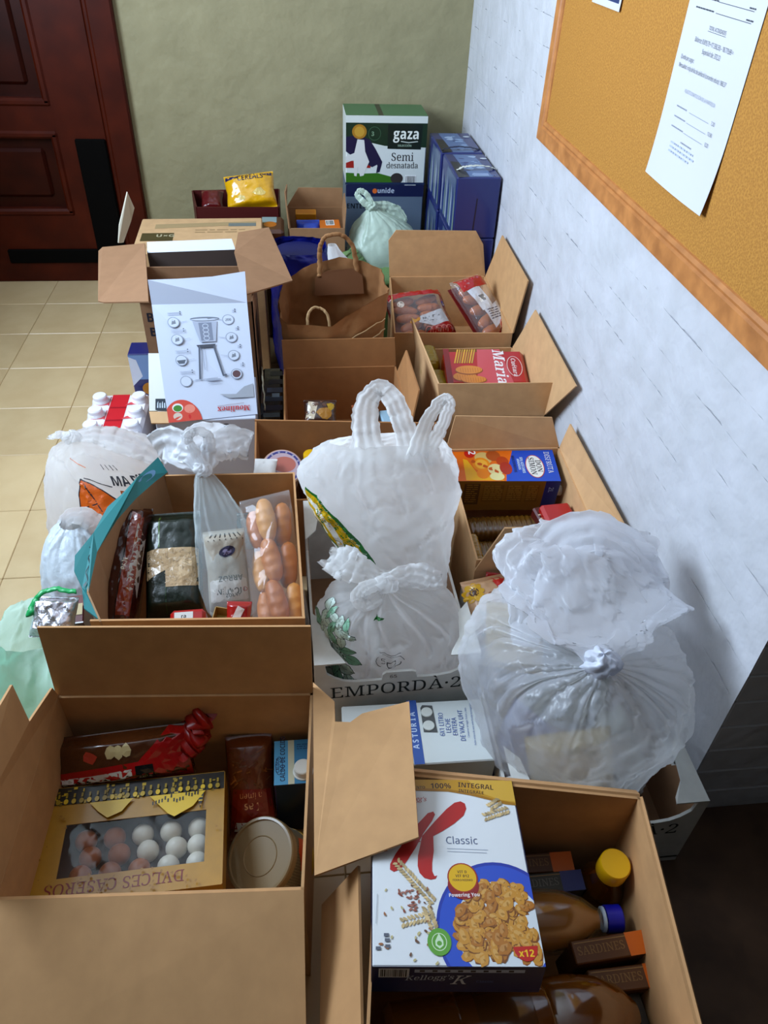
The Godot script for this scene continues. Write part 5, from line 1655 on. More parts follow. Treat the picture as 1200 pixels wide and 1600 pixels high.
# -------- goods in the cartons along the wall
func wall_side_goods() -> void:
	bun_packet("red bun packet with a white label leaning in the wall box, left one", [V(0.292, 0.235, -2.113), V(0.492, 0.235, -2.132), V(0.465, 0.315, -2.328), V(0.293, 0.315, -2.257)], true)
	bun_packet("red bun packet turned on its side against the wall, showing its white back label", [V(0.518, 0.265, -2.053), V(0.638, 0.265, -2.07), V(0.61, 0.375, -2.303), V(0.541, 0.375, -2.198)], false)
	# biscuits
	var t := thing("biscuit_packet", "red biscuit packet with white lettering Maria and printed biscuits", "biscuits", V(0.5, 0.2, -1.8))
	var top := [V(0.391, 0.275, -1.731), V(0.623, 0.275, -1.734), V(0.613, 0.315, -1.856), V(0.39, 0.315, -1.872)]
	var f := brick(t, "packet_body", top, 0.075, mat(Color(0.68, 0.04, 0.04), 0.28, {"coat": 0.5}), 0.012)
	var W: float = f.w
	var H: float = f.d
	var p := Ink.new(self)
	p.rect(0.0, 0.0, 0.07 * W, H, Color(0.50, 0.02, 0.03))
	p.poly([Vector2(0.36 * W, 0.02 * H), Vector2(0.80 * W, 0.02 * H), Vector2(0.70 * W, 0.98 * H), Vector2(0.42 * W, 0.98 * H)], Color(0.78, 0.30, 0.32))
	for q in [[0.22, 0.22, 0.15, 0.13], [0.28, 0.40, 0.17, 0.12], [0.32, 0.14, 0.16, 0.10]]:
		p.oval(q[0] * W, q[1] * H, q[2] * W, q[3] * H, Color(0.55, 0.26, 0.06), 24)
		p.oval(q[0] * W, (q[1] + 0.02) * H, q[2] * W * 0.95, q[3] * H * 0.92, Color(0.82, 0.50, 0.18), 24)
		for k in 9: p.line([Vector2((q[0] - q[2] * 0.6 + 0.03 * k) * W, (q[1] - 0.05) * H), Vector2((q[0] - q[2] * 0.6 + 0.03 * k) * W, (q[1] + 0.06) * H)], 0.001, Color(0.66, 0.36, 0.10))
	for k in 8: p.line([Vector2((0.12 + 0.03 * k) * W, 0.60 * H), Vector2((0.18 + 0.03 * k) * W, 0.97 * H)], 0.004, Color(0.85, 0.62, 0.15).darkened(0.1 * (k % 3)))
	p.text("Maria", 0.605 * W, 0.97 * H, 0.225 * H, Color(0.93, 0.90, 0.90), 3, -PI / 2 + 0.0, 1.0, 0, 0.2)
	p.ring(0.845 * W, 0.5 * H, 0.09 * W, 0.27 * H, 0.0018, Color(0.92, 0.8, 0.78), 28)
	p.text("Cuétara", 0.815 * W, 0.72 * H, 0.09 * H, Color(0.93, 0.85, 0.85), 3, -PI / 2, 1.0, 0, 0.15)
	on_box(t, f, "top", p, "print", 0.3, 0.4)
	var yl := [[V(0.374, 0.268, -1.79), "yellow ridged biscuit packet beside the red biscuit packet, nearer one"], [V(0.362, 0.285, -1.905), "yellow ridged biscuit packet beside the red biscuit packet, farther one"]]
	for k in 2:
		var o := thing("pasta_packet", yl[k][1], "packet", (yl[k][0] as Vector3) - V(0, 0.07, 0), "yellow packets beside the red biscuits")
		put(o, "wrapper", ribbed_mesh(yl[k][0], 0.026, 0.055, 0.08), mat(Color(0.62, 0.52, 0.10), 0.25, {"coat": 0.6}))
	# juice carton lying on its side
	var j := thing("juice_carton", "large orange and blue juice carton lying on its side with printed fruit", "juice carton", V(0.48, 0.1, -1.41))
	var jt := [V(0.348, 0.232, -1.37), V(0.599, 0.232, -1.36), V(0.606, 0.245, -1.464), V(0.356, 0.245, -1.484)]
	f = brick(j, "carton_body", jt, 0.098, mat(Color(0.30, 0.20, 0.07), 0.4, {"coat": 0.2}), 0.002)
	W = f.w
	H = f.d
	p = Ink.new(self)
	p.rect(0.0, 0.0, W, H, Color(0.06, 0.28, 0.72))
	p.poly([Vector2(0, 0), Vector2(0.48 * W, 0), Vector2(0.50 * W, 0.3 * H), Vector2(0.55 * W, 0.62 * H), Vector2(0.60 * W, 0.98 * H), Vector2(0, 0.98 * H)], Color(0.88, 0.40, 0.02))
	p.poly([Vector2(0.10 * W, 0.02 * H), Vector2(0.46 * W, 0.02 * H), Vector2(0.42 * W, 0.16 * H), Vector2(0.22 * W, 0.22 * H), Vector2(0.14 * W, 0.66 * H), Vector2(0.10 * W, 0.7 * H)], Color(0.92, 0.66, 0.05))
	for q in [[0.30, 0.72, 0.085, 0.2, Color(0.80, 0.66, 0.38)], [0.40, 0.80, 0.07, 0.17, Color(0.66, 0.28, 0.05)], [0.48, 0.62, 0.06, 0.16, Color(0.70, 0.22, 0.04)], [0.27, 0.52, 0.085, 0.22, Color(0.90, 0.52, 0.04)], [0.27, 0.53, 0.06, 0.15, Color(0.93, 0.66, 0.2)], [0.40, 0.36, 0.075, 0.18, Color(0.88, 0.80, 0.55)], [0.50, 0.40, 0.06, 0.2, Color(0.66, 0.16, 0.05)], [0.27, 0.22, 0.06, 0.15, Color(0.92, 0.50, 0.03)], [0.40, 0.14, 0.07, 0.12, Color(0.90, 0.86, 0.6)]]:
		p.oval(q[0] * W, q[1] * H, q[2] * W, q[3] * H, q[4], 20)
	for k in 5: p.blob((0.2 + 0.05 * k) * W, (0.62 - 0.08 * k) * H, 0.006, Color(0.75, 0.30, 0.02), rng, 7, 0.4)
	p.oval(0.17 * W, 0.86 * H, 0.05 * W, 0.13 * H, Color(0.74, 0.06, 0.04), 20)
	p.text("2", 0.163 * W, 0.95 * H, 0.16 * H, Color(0.95, 0.93, 0.9), 1, -PI / 2, 1.0, 0)
	p.ring(0.785 * W, 0.46 * H, 0.086 * W, 0.355 * H, 0.002, Color(0.75, 0.25, 0.15), 30)
	p.oval(0.785 * W, 0.46 * H, 0.083 * W, 0.345 * H, Color(0.90, 0.89, 0.86), 30)
	p.text("DON", 0.80 * W, 0.66 * H, 0.052 * W, Color(0.12, 0.11, 0.12), 3, -PI / 2, 1.0, 0)
	p.text("SIMON", 0.735 * W, 0.74 * H, 0.055 * W, Color(0.12, 0.11, 0.12), 3, -PI / 2, 0.9, 0)
	p.text("DISFRUTA", 0.905 * W, 0.93 * H, 0.05 * W, Color(0.90, 0.90, 0.92), 2, -PI / 2, 0.88, 0)
	p.text("SIN AZÚCARES", 0.655 * W, 0.75 * H, 0.026 * W, Color(0.8, 0.88, 0.95), 1, -PI / 2, 0.9, 0)
	p.text("AÑADIDOS", 0.622 * W, 0.70 * H, 0.024 * W, Color(0.8, 0.88, 0.95), 1, -PI / 2, 0.9, 0)
	p.text("MULTIFRUTAS", 0.575 * W, 0.8 * H, 0.028 * W, Color(0.05, 0.16, 0.4), 1, -PI / 2, 0.9, 0)
	on_box(j, f, "top", p)
	p = Ink.new(self)
	p.rect(0.0, 0.0, W * 0.86, 0.098, Color(0.50, 0.34, 0.09))
	p.rect(0.86 * W, 0.0, 0.14 * W, 0.098, Color(0.03, 0.14, 0.48))
	p.rect(0.09 * W, 0.02, 0.15 * W, 0.07, Color(0.30, 0.19, 0.05))
	p.small(0.11 * W, 0.084, 0.11 * W, 9, 0.007, Color(0.60, 0.44, 0.16), rng)
	for q in [[0.27, 0.2], [0.50, 0.16], [0.69, 0.12]]:
		p.rect(q[0] * W, 0.03, q[1] * W, 0.056, Color(0.44, 0.29, 0.07))
		p.small((q[0] + 0.01) * W, 0.081, (q[1] - 0.02) * W, 8, 0.0065, Color(0.64, 0.48, 0.20), rng)
	p.text("2L", 0.90 * W, 0.07, 0.012, Color(0.5, 0.6, 0.8), 1, -PI / 2)
	on_box(j, f, "near", p)
	put(j, "screw_cap", lathe_mesh([Vector2(0.0, 0.0), Vector2(0.0135, 0.0), Vector2(0.0135, 0.014), Vector2(0.012, 0.016), Vector2(0.0, 0.016)], axis_frame((f.o as Vector3) + (f.x as Vector3) * W - (f.n as Vector3) * 0.055 + (f.z as Vector3) * 0.025, f.x)), mat(Color(0.84, 0.82, 0.76), 0.45))
	# golden ribbed packets and red packets in front of it
	for k in 3:
		var o := thing("pasta_packet", ["dark golden ribbed packet lying under the juice carton", "dark golden ribbed packet in front, below the juice carton", "narrow yellow ribbed packet along the left side of the juice box"][k], "packet", [V(0.43, 0.1, -1.29), V(0.42, 0.08, -1.21), V(0.365, 0.1, -1.16)][k], "golden packets in the juice box")
		put(o, "wrapper", ribbed_mesh([V(0.452, 0.17, -1.292), V(0.43, 0.155, -1.222), V(0.366, 0.19, -1.17)][k], [0.092, 0.085, 0.014][k], [0.03, 0.032, 0.075][k], [0.05, 0.05, 0.09][k]), mat([Color(0.34, 0.22, 0.05), Color(0.36, 0.24, 0.05), Color(0.58, 0.44, 0.08)][k], 0.2, {"coat": 0.8}))
	var r := thing("coffee_packet", "bright red packet in the right of the juice box by the wall", "packet", V(0.57, 0.1, -1.22))
	brick(r, "packet_body", [V(0.529, 0.205, -1.226), V(0.612, 0.205, -1.234), V(0.609, 0.212, -1.307), V(0.546, 0.212, -1.303)], 0.1, mat(Color(0.66, 0.03, 0.02), 0.35, {"coat": 0.3}), 0.007)
	var r2 := thing("spice_packet", "narrow packet with red and white marks beside the bright red packet in the juice box", "packet", V(0.53, 0.1, -1.2))
	var f2 := brick(r2, "packet_body", [V(0.518, 0.19, -1.24), V(0.545, 0.19, -1.243), V(0.555, 0.195, -1.314), V(0.539, 0.195, -1.31)], 0.08, mat(Color(0.30, 0.05, 0.03), 0.4), 0.004)
	p = Ink.new(self)
	for k in 4: p.rect(0.003, 0.006 + 0.012 * k, 0.012, 0.004, Color(0.8, 0.72, 0.6))
	on_box(r2, f2, "top", p)
	var o2 := thing("sauce_box", "orange box end with dark marks at the left front of the juice box", "box", V(0.39, 0.1, -1.12))
	f2 = brick(o2, "carton_body", lid4(V(0.405, 0.205, -1.135), 0.017, 0.03, -0.4), 0.1, mat(Color(0.72, 0.22, 0.03), 0.4), 0.002)
	p = Ink.new(self)
	p.text("TO", 0.017, 0.02, 0.02, Color(0.4, 0.05, 0.02), 1, PI / 2)
	on_box(o2, f2, "top", p)

# a packet of stacked biscuits: its film shows the ribs
func ribbed_mesh(c: Vector3, hx: float, hz: float, tall: float) -> ArrayMesh:
	var long_x := hx > hz
	var half := maxf(hx, hz)
	var rad := minf(hx, hz)
	var rows := []
	for i in 65:
		var t := i / 32.0 - 1.0
		var line := PackedVector3Array()
		var end := pow(maxf(0.0, 1.0 - pow(absf(t), 14.0)), 0.5)
		var rib := 1.0 + 0.045 * sin(i * PI / 2.0 * 0.98) + 0.03 * noise.get_noise_2d(i * 0.9, c.x * 40.0)
		for k in 24:
			var a := TAU * k / 24.0
			var u := signf(cos(a)) * pow(absf(cos(a)), 0.6) * rad * rib * end
			var v := signf(sin(a)) * pow(absf(sin(a)), 0.6) * tall / 2.0 * rib * end - tall / 2.0
			line.append(c + (V(t * half, v, u) if long_x else V(u, v, t * half)))
		rows.append(line)
	var s := Soup.new()
	s.grid(rows, true, long_x)
	return s.mesh()

func bun_packet(label: String, q: Array, front: bool) -> void:
	var t := thing("bun_packet", label, "bun packet", at_floor(q, 0.14))
	var xf := frame4(q)
	var w: float = ((q[1] - q[0]) as Vector3).length() * 0.5 + ((q[2] - q[3]) as Vector3).length() * 0.5
	var h: float = ((q[3] - q[0]) as Vector3).length() * 0.5 + ((q[2] - q[1]) as Vector3).length() * 0.5
	xf.origin -= xf.basis.z * 0.03
	var m := pouch(t, "film", xf, w, h, 0.062, clear_film(0.10, 0.08), 0.018, 0.005, h * 50.0, 3.5)
	put(t, "tray", plate_mesh([xf * V(-w * 0.46, -h * 0.46, -0.026), xf * V(w * 0.46, -h * 0.46, -0.026), xf * V(w * 0.46, h * 0.46, -0.026), xf * V(-w * 0.46, h * 0.46, -0.026)], 0.003, xf.basis.z), mat(Color(0.45, 0.05, 0.03), 0.5))
	var crust := mat(Color(0.74, 0.38, 0.11), 0.4, {"tex": "tile", "texscale": 9.0, "coat": 0.3})
	var across := 2 if front else 1
	for i in 5:
		for k in across:
			var o := solo("sweet_bun", "glazed brown sweet bun in the " + ("left bun packet, " if front else "bun packet by the wall, ") + ["lowest", "second from bottom", "middle", "second from top", "topmost"][i] + ((", left" if k == 0 else ", right") if front else ""), "bun", roll_mesh(w * (0.21 if front else 0.40), h * 0.085, i * 2.0 + k), crust, Vector3.ZERO, "sweet buns in the left red packet" if front else "sweet buns in the right red packet")
			o.transform = Transform3D(xf.basis * Basis.from_euler(V(0, 0, PI / 2 + 0.25 * sin(i * 1.7 + k))), xf * V((k - 0.5 * (across - 1)) * w * 0.42, (-0.36 + 0.17 * i) * h, -0.002))
	var p := Ink.new(self)
	var red := Color(0.68, 0.03, 0.03)
	if front:
		p.poly([Vector2(-0.48 * w, 0.30 * h), Vector2(0.48 * w, 0.30 * h), Vector2(0.48 * w, 0.50 * h), Vector2(-0.48 * w, 0.50 * h)], red)
		p.poly([Vector2(0.40 * w, -0.48 * h), Vector2(0.49 * w, -0.48 * h), Vector2(0.49 * w, 0.3 * h), Vector2(0.40 * w, 0.3 * h)], Color(0.50, 0.02, 0.02))
		p.poly([Vector2(-0.12 * w, -0.48 * h), Vector2(0.40 * w, -0.48 * h), Vector2(0.40 * w, -0.28 * h), Vector2(0.1 * w, -0.36 * h)], red)
		p.poly([Vector2(-0.14 * w, -0.26 * h), Vector2(0.1 * w, -0.36 * h), Vector2(0.40 * w, -0.28 * h), Vector2(0.36 * w, -0.02 * h), Vector2(-0.08 * w, -0.14 * h)], Color(0.82, 0.82, 0.84))
		p.text("napolitanas", 0.13 * w, -0.19 * h, 0.05 * h, Color(0.12, 0.12, 0.16), 1, 0.14, 0.95, 1)
		p.small(-0.05 * w, -0.25 * h, 0.3 * w, 1, 0.006, Color(0.3, 0.3, 0.35), rng)
		for k in 5: p.ring((0.0 + 0.09 * k) * w, -0.46 * h, 0.07 * w, 0.1 * h, 0.0025, Color(0.90, 0.55, 0.5), 14, 0.2, PI - 0.2)
		p.oval(-0.33 * w, 0.16 * h, 0.06 * w, 0.06 * h, Color(0.86, 0.80, 0.74), 18)
		p.oval(-0.33 * w, 0.16 * h, 0.045 * w, 0.045 * h, Color(0.5, 0.42, 0.36), 16)
		p.text("N", -0.33 * w, 0.135 * h, 0.045 * h, Color(0.9, 0.86, 0.8), 1)
		p.blob(-0.22 * w, -0.22 * h, 0.014, Color(0.88, 0.62, 0.02), rng, 9, 0.35, 0.6, 0.3)
		p.blob(-0.14 * w, -0.20 * h, 0.010, Color(0.85, 0.55, 0.02), rng, 9, 0.35, 0.6, 0.3)
		p.oval(0.44 * w, 0.1 * h, 0.04 * w, 0.07 * h, Color(0.1, 0.16, 0.5), 14)
		p.text("S", 0.44 * w, 0.07 * h, 0.06 * h, Color(0.85, 0.85, 0.9), 1)
	else:
		p.poly([Vector2(-0.42 * w, 0.26 * h), Vector2(0.42 * w, 0.26 * h), Vector2(0.42 * w, 0.49 * h), Vector2(-0.42 * w, 0.49 * h)], red)
		p.poly([Vector2(-0.26 * w, -0.1 * h), Vector2(0.14 * w, -0.08 * h), Vector2(0.06 * w, 0.27 * h), Vector2(-0.34 * w, 0.25 * h)], Color(0.82, 0.83, 0.86))
		p.poly([Vector2(-0.16 * w, -0.40 * h), Vector2(0.30 * w, -0.28 * h), Vector2(0.44 * w, 0.0), Vector2(0.12 * w, -0.06 * h), Vector2(-0.22 * w, -0.1 * h)], Color(0.78, 0.79, 0.83))
		p.poly([Vector2(-0.10 * w, -0.49 * h), Vector2(0.48 * w, -0.49 * h), Vector2(0.46 * w, -0.22 * h), Vector2(0.2 * w, -0.22 * h)], red)
		p.bars(-0.18 * w, 0.02 * h, 0.22 * w, 0.12 * h, rng)
		p.small(-0.14 * w, -0.12 * h, 0.42 * w, 5, 0.008, Color(0.3, 0.3, 0.36), rng)
		for k in 4: p.ring((0.08 + 0.1 * k) * w, -0.44 * h, 0.08 * w, 0.12 * h, 0.0025, Color(0.90, 0.55, 0.5), 14, 0.2, PI - 0.2)
	wrap_print(t, "print", p, m, 0.014, 0.25, 0.5)

# -------- carrier bags in the two fruit crates
func crate_bags() -> void:
	# tall white carrier bag with two handles
	var t := thing("carrier_bag", "tall white plastic carrier bag with two standing handles and a green and yellow side print", "plastic bag", V(0.17, 0.026, -1.155))
	var rows := film([[V(0.185, 0.028, -1.160), 0.085, 0.085], [V(0.185, 0.10, -1.160), 0.10, 0.10], [V(0.18, 0.21, -1.160), 0.108, 0.105], [V(0.163, 0.32, -1.155), 0.128, 0.10], [V(0.145, 0.395, -1.155), 0.148, 0.085], [V(0.141, 0.445, -1.155), 0.145, 0.062], [V(0.145, 0.487, -1.155), 0.120, 0.036], [V(0.15, 0.505, -1.155), 0.100, 0.020]],
		{"pleats": 11.0, "pamp": 0.05, "pfrom": 0.55, "crease": 0.009, "low": 0.09, "seed": 21.0, "square": 0.8, "drapes": [[0.275, 0.020, 0.50, 0.85, 0.016], [0.235, 0.016, 0.52, 0.85, 0.014], [0.165, 0.014, 0.62, 0.88, 0.012], [0.33, 0.02, 0.7, 0.9, 0.01]], "floor": 0.026, "rows": 90, "cols": 160})
	var white := bag_film(Color(0.96, 0.96, 0.96), 1.22)
	put(t, "bag_body", film_mesh(rows), white)
	put(t, "handle", ribbon([V(0.118, 0.465, -1.137), V(0.112, 0.53, -1.135), V(0.110, 0.588, -1.135), V(0.125, 0.622, -1.137), V(0.146, 0.620, -1.140), V(0.168, 0.580, -1.145), V(0.186, 0.53, -1.145), V(0.198, 0.475, -1.140)], [0.036, 0.027, 0.022, 0.017, 0.016, 0.019, 0.020, 0.028], 0.13, V(0, 0.1, 1), 16, 1.0, 0.30), white)
	put(t, "handle", ribbon([V(0.204, 0.47, -1.125), V(0.210, 0.535, -1.120), V(0.228, 0.592, -1.115), V(0.246, 0.617, -1.115), V(0.256, 0.597, -1.120), V(0.248, 0.547, -1.130), V(0.232, 0.497, -1.135), V(0.226, 0.46, -1.135)], [0.024, 0.016, 0.0125, 0.0105, 0.010, 0.0125, 0.016, 0.024], 0.16, V(0, 0.1, 1), 16, 5.0, 0.32), white)
	var p := Ink.new(self)
	var green := Color(0.05, 0.42, 0.16)
	var yellow := Color(0.85, 0.68, 0.04)
	var pen := func(pts: Array) -> PackedVector2Array:
		var out := PackedVector2Array()
		for q in pts: out.append(Vector2(q[0] - 0.06, q[1]))
		return out
	p.poly(pen.call([[0.50, 0.66], [0.455, 0.635], [0.40, 0.555], [0.365, 0.46], [0.35, 0.385], [0.352, 0.30], [0.40, 0.305], [0.44, 0.37], [0.475, 0.48], [0.52, 0.56]]), green)
	p.poly(pen.call([[0.50, 0.645], [0.452, 0.615], [0.408, 0.545], [0.38, 0.46], [0.368, 0.405], [0.40, 0.375], [0.44, 0.42], [0.48, 0.51], [0.52, 0.57]]), yellow)
	p.line(pen.call([[0.50, 0.60], [0.46, 0.575], [0.435, 0.52], [0.425, 0.455], [0.435, 0.40]]), 0.020, Color(0.92, 0.92, 0.90))
	p.line(pen.call([[0.51, 0.56], [0.48, 0.55], [0.465, 0.52], [0.455, 0.47]]), 0.010, Color(0.92, 0.92, 0.90))
	for k in 9: p.text("RECICLABLE"[k], lerpf(0.38, 0.302, k / 8.0), lerpf(0.625, 0.42, k / 8.0), 0.011, Color(0.85, 0.92, 0.85), 1, -1.0, -0.6)
	wrap_print(t, "print", p, on_film(rows), 0.006, 0.35, 0.1, 0.002)

	# tied white bag with leaf print
	var b := thing("tied_bag", "white plastic bag tied shut with green leaf outlines, in the front of the white crate", "plastic bag", V(0.14, 0.026, -0.95))
	rows = film([[V(0.145, 0.028, -0.945), 0.10, 0.085], [V(0.145, 0.07, -0.945), 0.125, 0.098], [V(0.145, 0.15, -0.945), 0.134, 0.100], [V(0.145, 0.22, -0.95), 0.130, 0.096], [V(0.142, 0.272, -0.95), 0.122, 0.088], [V(0.137, 0.307, -0.945), 0.085, 0.058], [V(0.133, 0.33, -0.94), 0.026, 0.022], [V(0.132, 0.345, -0.936), 0.012, 0.012]],
		{"pleats": 13.0, "pamp": 0.26, "pfrom": 0.5, "crease": 0.008, "low": 0.08, "seed": 33.0, "drapes": [[0.30, 0.022, 0.28, 0.85, 0.016], [0.265, 0.016, 0.34, 0.85, 0.013], [0.20, 0.02, 0.40, 0.88, 0.012], [0.14, 0.022, 0.42, 0.88, 0.012], [0.35, 0.02, 0.5, 0.9, 0.01]], "square": 0.8, "floor": 0.026, "rows": 84, "cols": 160})
	put(b, "bag_body", film_mesh(rows), white)
	put(b, "knot", knot_mesh(V(0.132, 0.348, -0.935), 0.019, 6.0), white)
	put(b, "ear", ribbon([V(0.130, 0.348, -0.94), V(0.095, 0.362, -0.955), V(0.062, 0.366, -0.975), V(0.035, 0.352, -1.0)], [0.012, 0.024, 0.034, 0.022], 0.10, V(0, 1, 0.6), 16, 3.0, 0.34, true), white)
	put(b, "ear", ribbon([V(0.130, 0.350, -0.93), V(0.098, 0.350, -0.925), V(0.082, 0.338, -0.915), V(0.095, 0.328, -0.905), V(0.125, 0.335, -0.915)], [0.010, 0.014, 0.014, 0.013, 0.010], 0.3, V(0, 1, 0.3), 14, 9.0, 0.3), white)
	put(b, "ear", ribbon([V(0.135, 0.348, -0.938), V(0.17, 0.345, -0.955), V(0.21, 0.325, -0.97), V(0.245, 0.30, -0.98)], [0.012, 0.02, 0.026, 0.014], 0.10, V(0, 1, 0.6), 16, 14.0, 0.34, true), white)
	p = Ink.new(self)
	var lg := Color(0.05, 0.20, 0.12)
	for k in 63:   # rows of overlapping leaves up the left side
		var x := -0.19 + 0.024 * (k % 7) + 0.012 * ((k / 7) % 2)
		var y := 0.11 + 0.024 * (k / 7)
		if x > -0.06 - 0.3 * maxf(0.0, y - 0.22) - 0.3 * maxf(0.0, 0.19 - y): continue
		leaf(p, Vector2(x, y), 0.044, 0.0115, 2.35 + 0.8 * sin(k * 2.3), Color(0.80, 0.89, 0.84) if k % 3 else Color(0.52, 0.74, 0.62), lg)
	leaf(p, Vector2(-0.055, 0.155), 0.036, 0.011, 0.2, Color(0.86, 0.89, 0.87), lg)
	p.blob(-0.02, 0.345, 0.007, Color(0.08, 0.36, 0.12), rng, 9, 0.5)
	p.blob(-0.032, 0.338, 0.006, Color(0.10, 0.40, 0.14), rng, 9, 0.5)
	var gray := Color(0.20, 0.20, 0.21)
	p.text("50", -0.008, 0.203, 0.013, gray, 0)
	for k in 3: p.ring(-0.008, 0.210, 0.019 - 0.0025 * k, 0.019 - 0.0025 * k, 0.0011, gray, 12, 0.3 + 2.2 * k, 1.9 + 2.2 * k)
	p.line([Vector2(-0.02, 0.234), Vector2(0.006, 0.234)], 0.0018, gray)
	wrap_print(b, "print", p, on_film_metres(rows, 0.80, 0.46), 0.005, 0.4, 0.0, 0.002)

	# pack of milk in front of the crate
	var m := thing("milk_pack", "white six-bottle milk pack with a hand hole and blue lettering, below the black crate lettering", "milk pack", V(0.17, 0, -0.725))
	var mc := [V(0.045, 0.16, -0.69), V(0.303, 0.16, -0.688), V(0.303, 0.16, -0.812), V(0.045, 0.16, -0.818)]
	var fm := brick(m, "carton_wrap", mc, 0.158, mat(Color(0.84, 0.86, 0.85), 0.42, {"coat": 0.15}), 0.002)
	p = Ink.new(self)
	var blue := Color(0.18, 0.32, 0.62)
	var W: float = fm.w
	p.rect(0.118, 0.0, 0.018, 0.13, blue)
	for k in 7: p.text("ASTURIANA"[k], 0.1305, 0.034 + 0.011 * k, 0.010, Color(0.75, 0.82, 0.92), 1, PI / 2)
	p.text("6X1 LITRO", 0.178, 0.052, 0.0085, blue, 0, PI / 2 - 0.06, 0.9, 0)
	p.text("LECHE", 0.190, 0.058, 0.0085, blue, 0, PI / 2 - 0.06, 0.9, 0)
	p.text("ENTERA", 0.201, 0.052, 0.0085, blue, 0, PI / 2 - 0.06, 0.9, 0)
	p.text("DE VACA UHT", 0.213, 0.040, 0.0085, blue, 0, PI / 2 - 0.06, 0.9, 0)
	p.text("Conservar en lugar fresco y seco", 0.221, 0.046, 0.0034, blue, 0, PI / 2 - 0.06, 0.9, 0)
	p.text("leche entera de vaca esterilizada homogeneizada", 0.230, 0.030, 0.0034, blue, 0, PI / 2 - 0.06, 0.9, 0)
	# the hand hole: dark recess with the caps of two bottles
	p.poly([Vector2(0.142, 0.062), Vector2(0.166, 0.060), Vector2(0.164, 0.116), Vector2(0.146, 0.118), Vector2(0.142, 0.112)], Color(0.30, 0.31, 0.31))
	on_box(m, fm, "top", p)
	for k in 2:
		var ck := Transform3D(Basis.from_euler(V(0, 0, 0)), (fm.o as Vector3) + (fm.x as Vector3) * 0.1525 + (fm.z as Vector3) * (0.102 - 0.028 * k) - V(0, 0.004, 0))
		put(m, "bottle_cap", lathe_mesh([Vector2(0.0105, 0.0), Vector2(0.0105, 0.0058), Vector2(0.0095, 0.007), Vector2(0.0, 0.007)], ck, 24), mat(Color(0.82, 0.83, 0.80), 0.4))
	p = Ink.new(self)
	p.rect(0.0, 0.0, W, 0.155, Color(0.62, 0.63, 0.60))
	on_box(m, fm, "near", p)

	# big clear bag
	var c := thing("clear_bag", "large see-through plastic bag gathered in the middle, bulging out of the crate by the wall", "plastic bag", V(0.445, 0.026, -0.79))
	rows = film([[V(0.452, 0.03, -0.79), 0.10, 0.14], [V(0.452, 0.09, -0.79), 0.135, 0.19], [V(0.448, 0.18, -0.785), 0.168, 0.205], [V(0.445, 0.26, -0.775), 0.178, 0.195], [V(0.44, 0.33, -0.765), 0.166, 0.175], [V(0.434, 0.385, -0.74), 0.130, 0.135], [V(0.426, 0.42, -0.69), 0.050, 0.050], [V(0.42, 0.432, -0.668), 0.017, 0.017]],
		{"pleats": 27.0, "pamp": 0.24, "pfrom": 0.34, "crease": 0.012, "low": 0.13, "seed": 51.0, "square": 0.9, "floor": 0.028, "rows": 110, "cols": 220})
	var cl := mat(Color(0.93, 0.94, 0.98), 0.27, {"alpha": 0.64, "back": Color(1.08, 1.08, 1.08), "spec": 0.7, "bump": "crinkle", "bumpscale": 0.3, "texscale": 4.0})
	for k in rows.size():
		for j in rows[k].size(): rows[k][j] = V(minf(rows[k][j].x, 0.648), rows[k][j].y, rows[k][j].z)
	put(c, "bag_body", film_mesh(rows), cl)
	put(c, "gathered_neck", knot_mesh(V(0.418, 0.436, -0.664), 0.024, 8.0), mat(Color(0.88, 0.90, 0.96), 0.35, {"alpha": 0.75}))
	var tops := [[V(0.420, 0.430, -0.672), 0.016, 0.014], [V(0.430, 0.440, -0.715), 0.060, 0.035], [V(0.440, 0.445, -0.765), 0.112, 0.070], [V(0.450, 0.440, -0.82), 0.142, 0.095], [V(0.455, 0.450, -0.865), 0.130, 0.080], [V(0.445, 0.475, -0.885), 0.095, 0.050], [V(0.425, 0.480, -0.895), 0.055, 0.030], [V(0.42, 0.465, -0.90), 0.02, 0.015]]
	var rows2 := film(tops, {"pleats": 15.0, "pamp": 0.32, "pfrom": 0.0, "crease": 0.02, "low": 0.42, "seed": 64.0, "square": 1.0, "rows": 70, "cols": 150})
	for k in rows2.size():
		for j in rows2[k].size(): rows2[k][j] = V(minf(rows2[k][j].x, 0.648), rows2[k][j].y, rows2[k][j].z)
	put(c, "loose_top", film_mesh(rows2), cl)
	put(c, "loose_fold", ribbon([V(0.335, 0.38, -0.75), V(0.355, 0.42, -0.82), V(0.41, 0.47, -0.88), V(0.48, 0.49, -0.885), V(0.54, 0.46, -0.84), V(0.565, 0.40, -0.77)], [0.02, 0.036, 0.042, 0.042, 0.036, 0.02], 0.12, V(0, 1, 0.3), 18, 17.0, 0.35), cl)
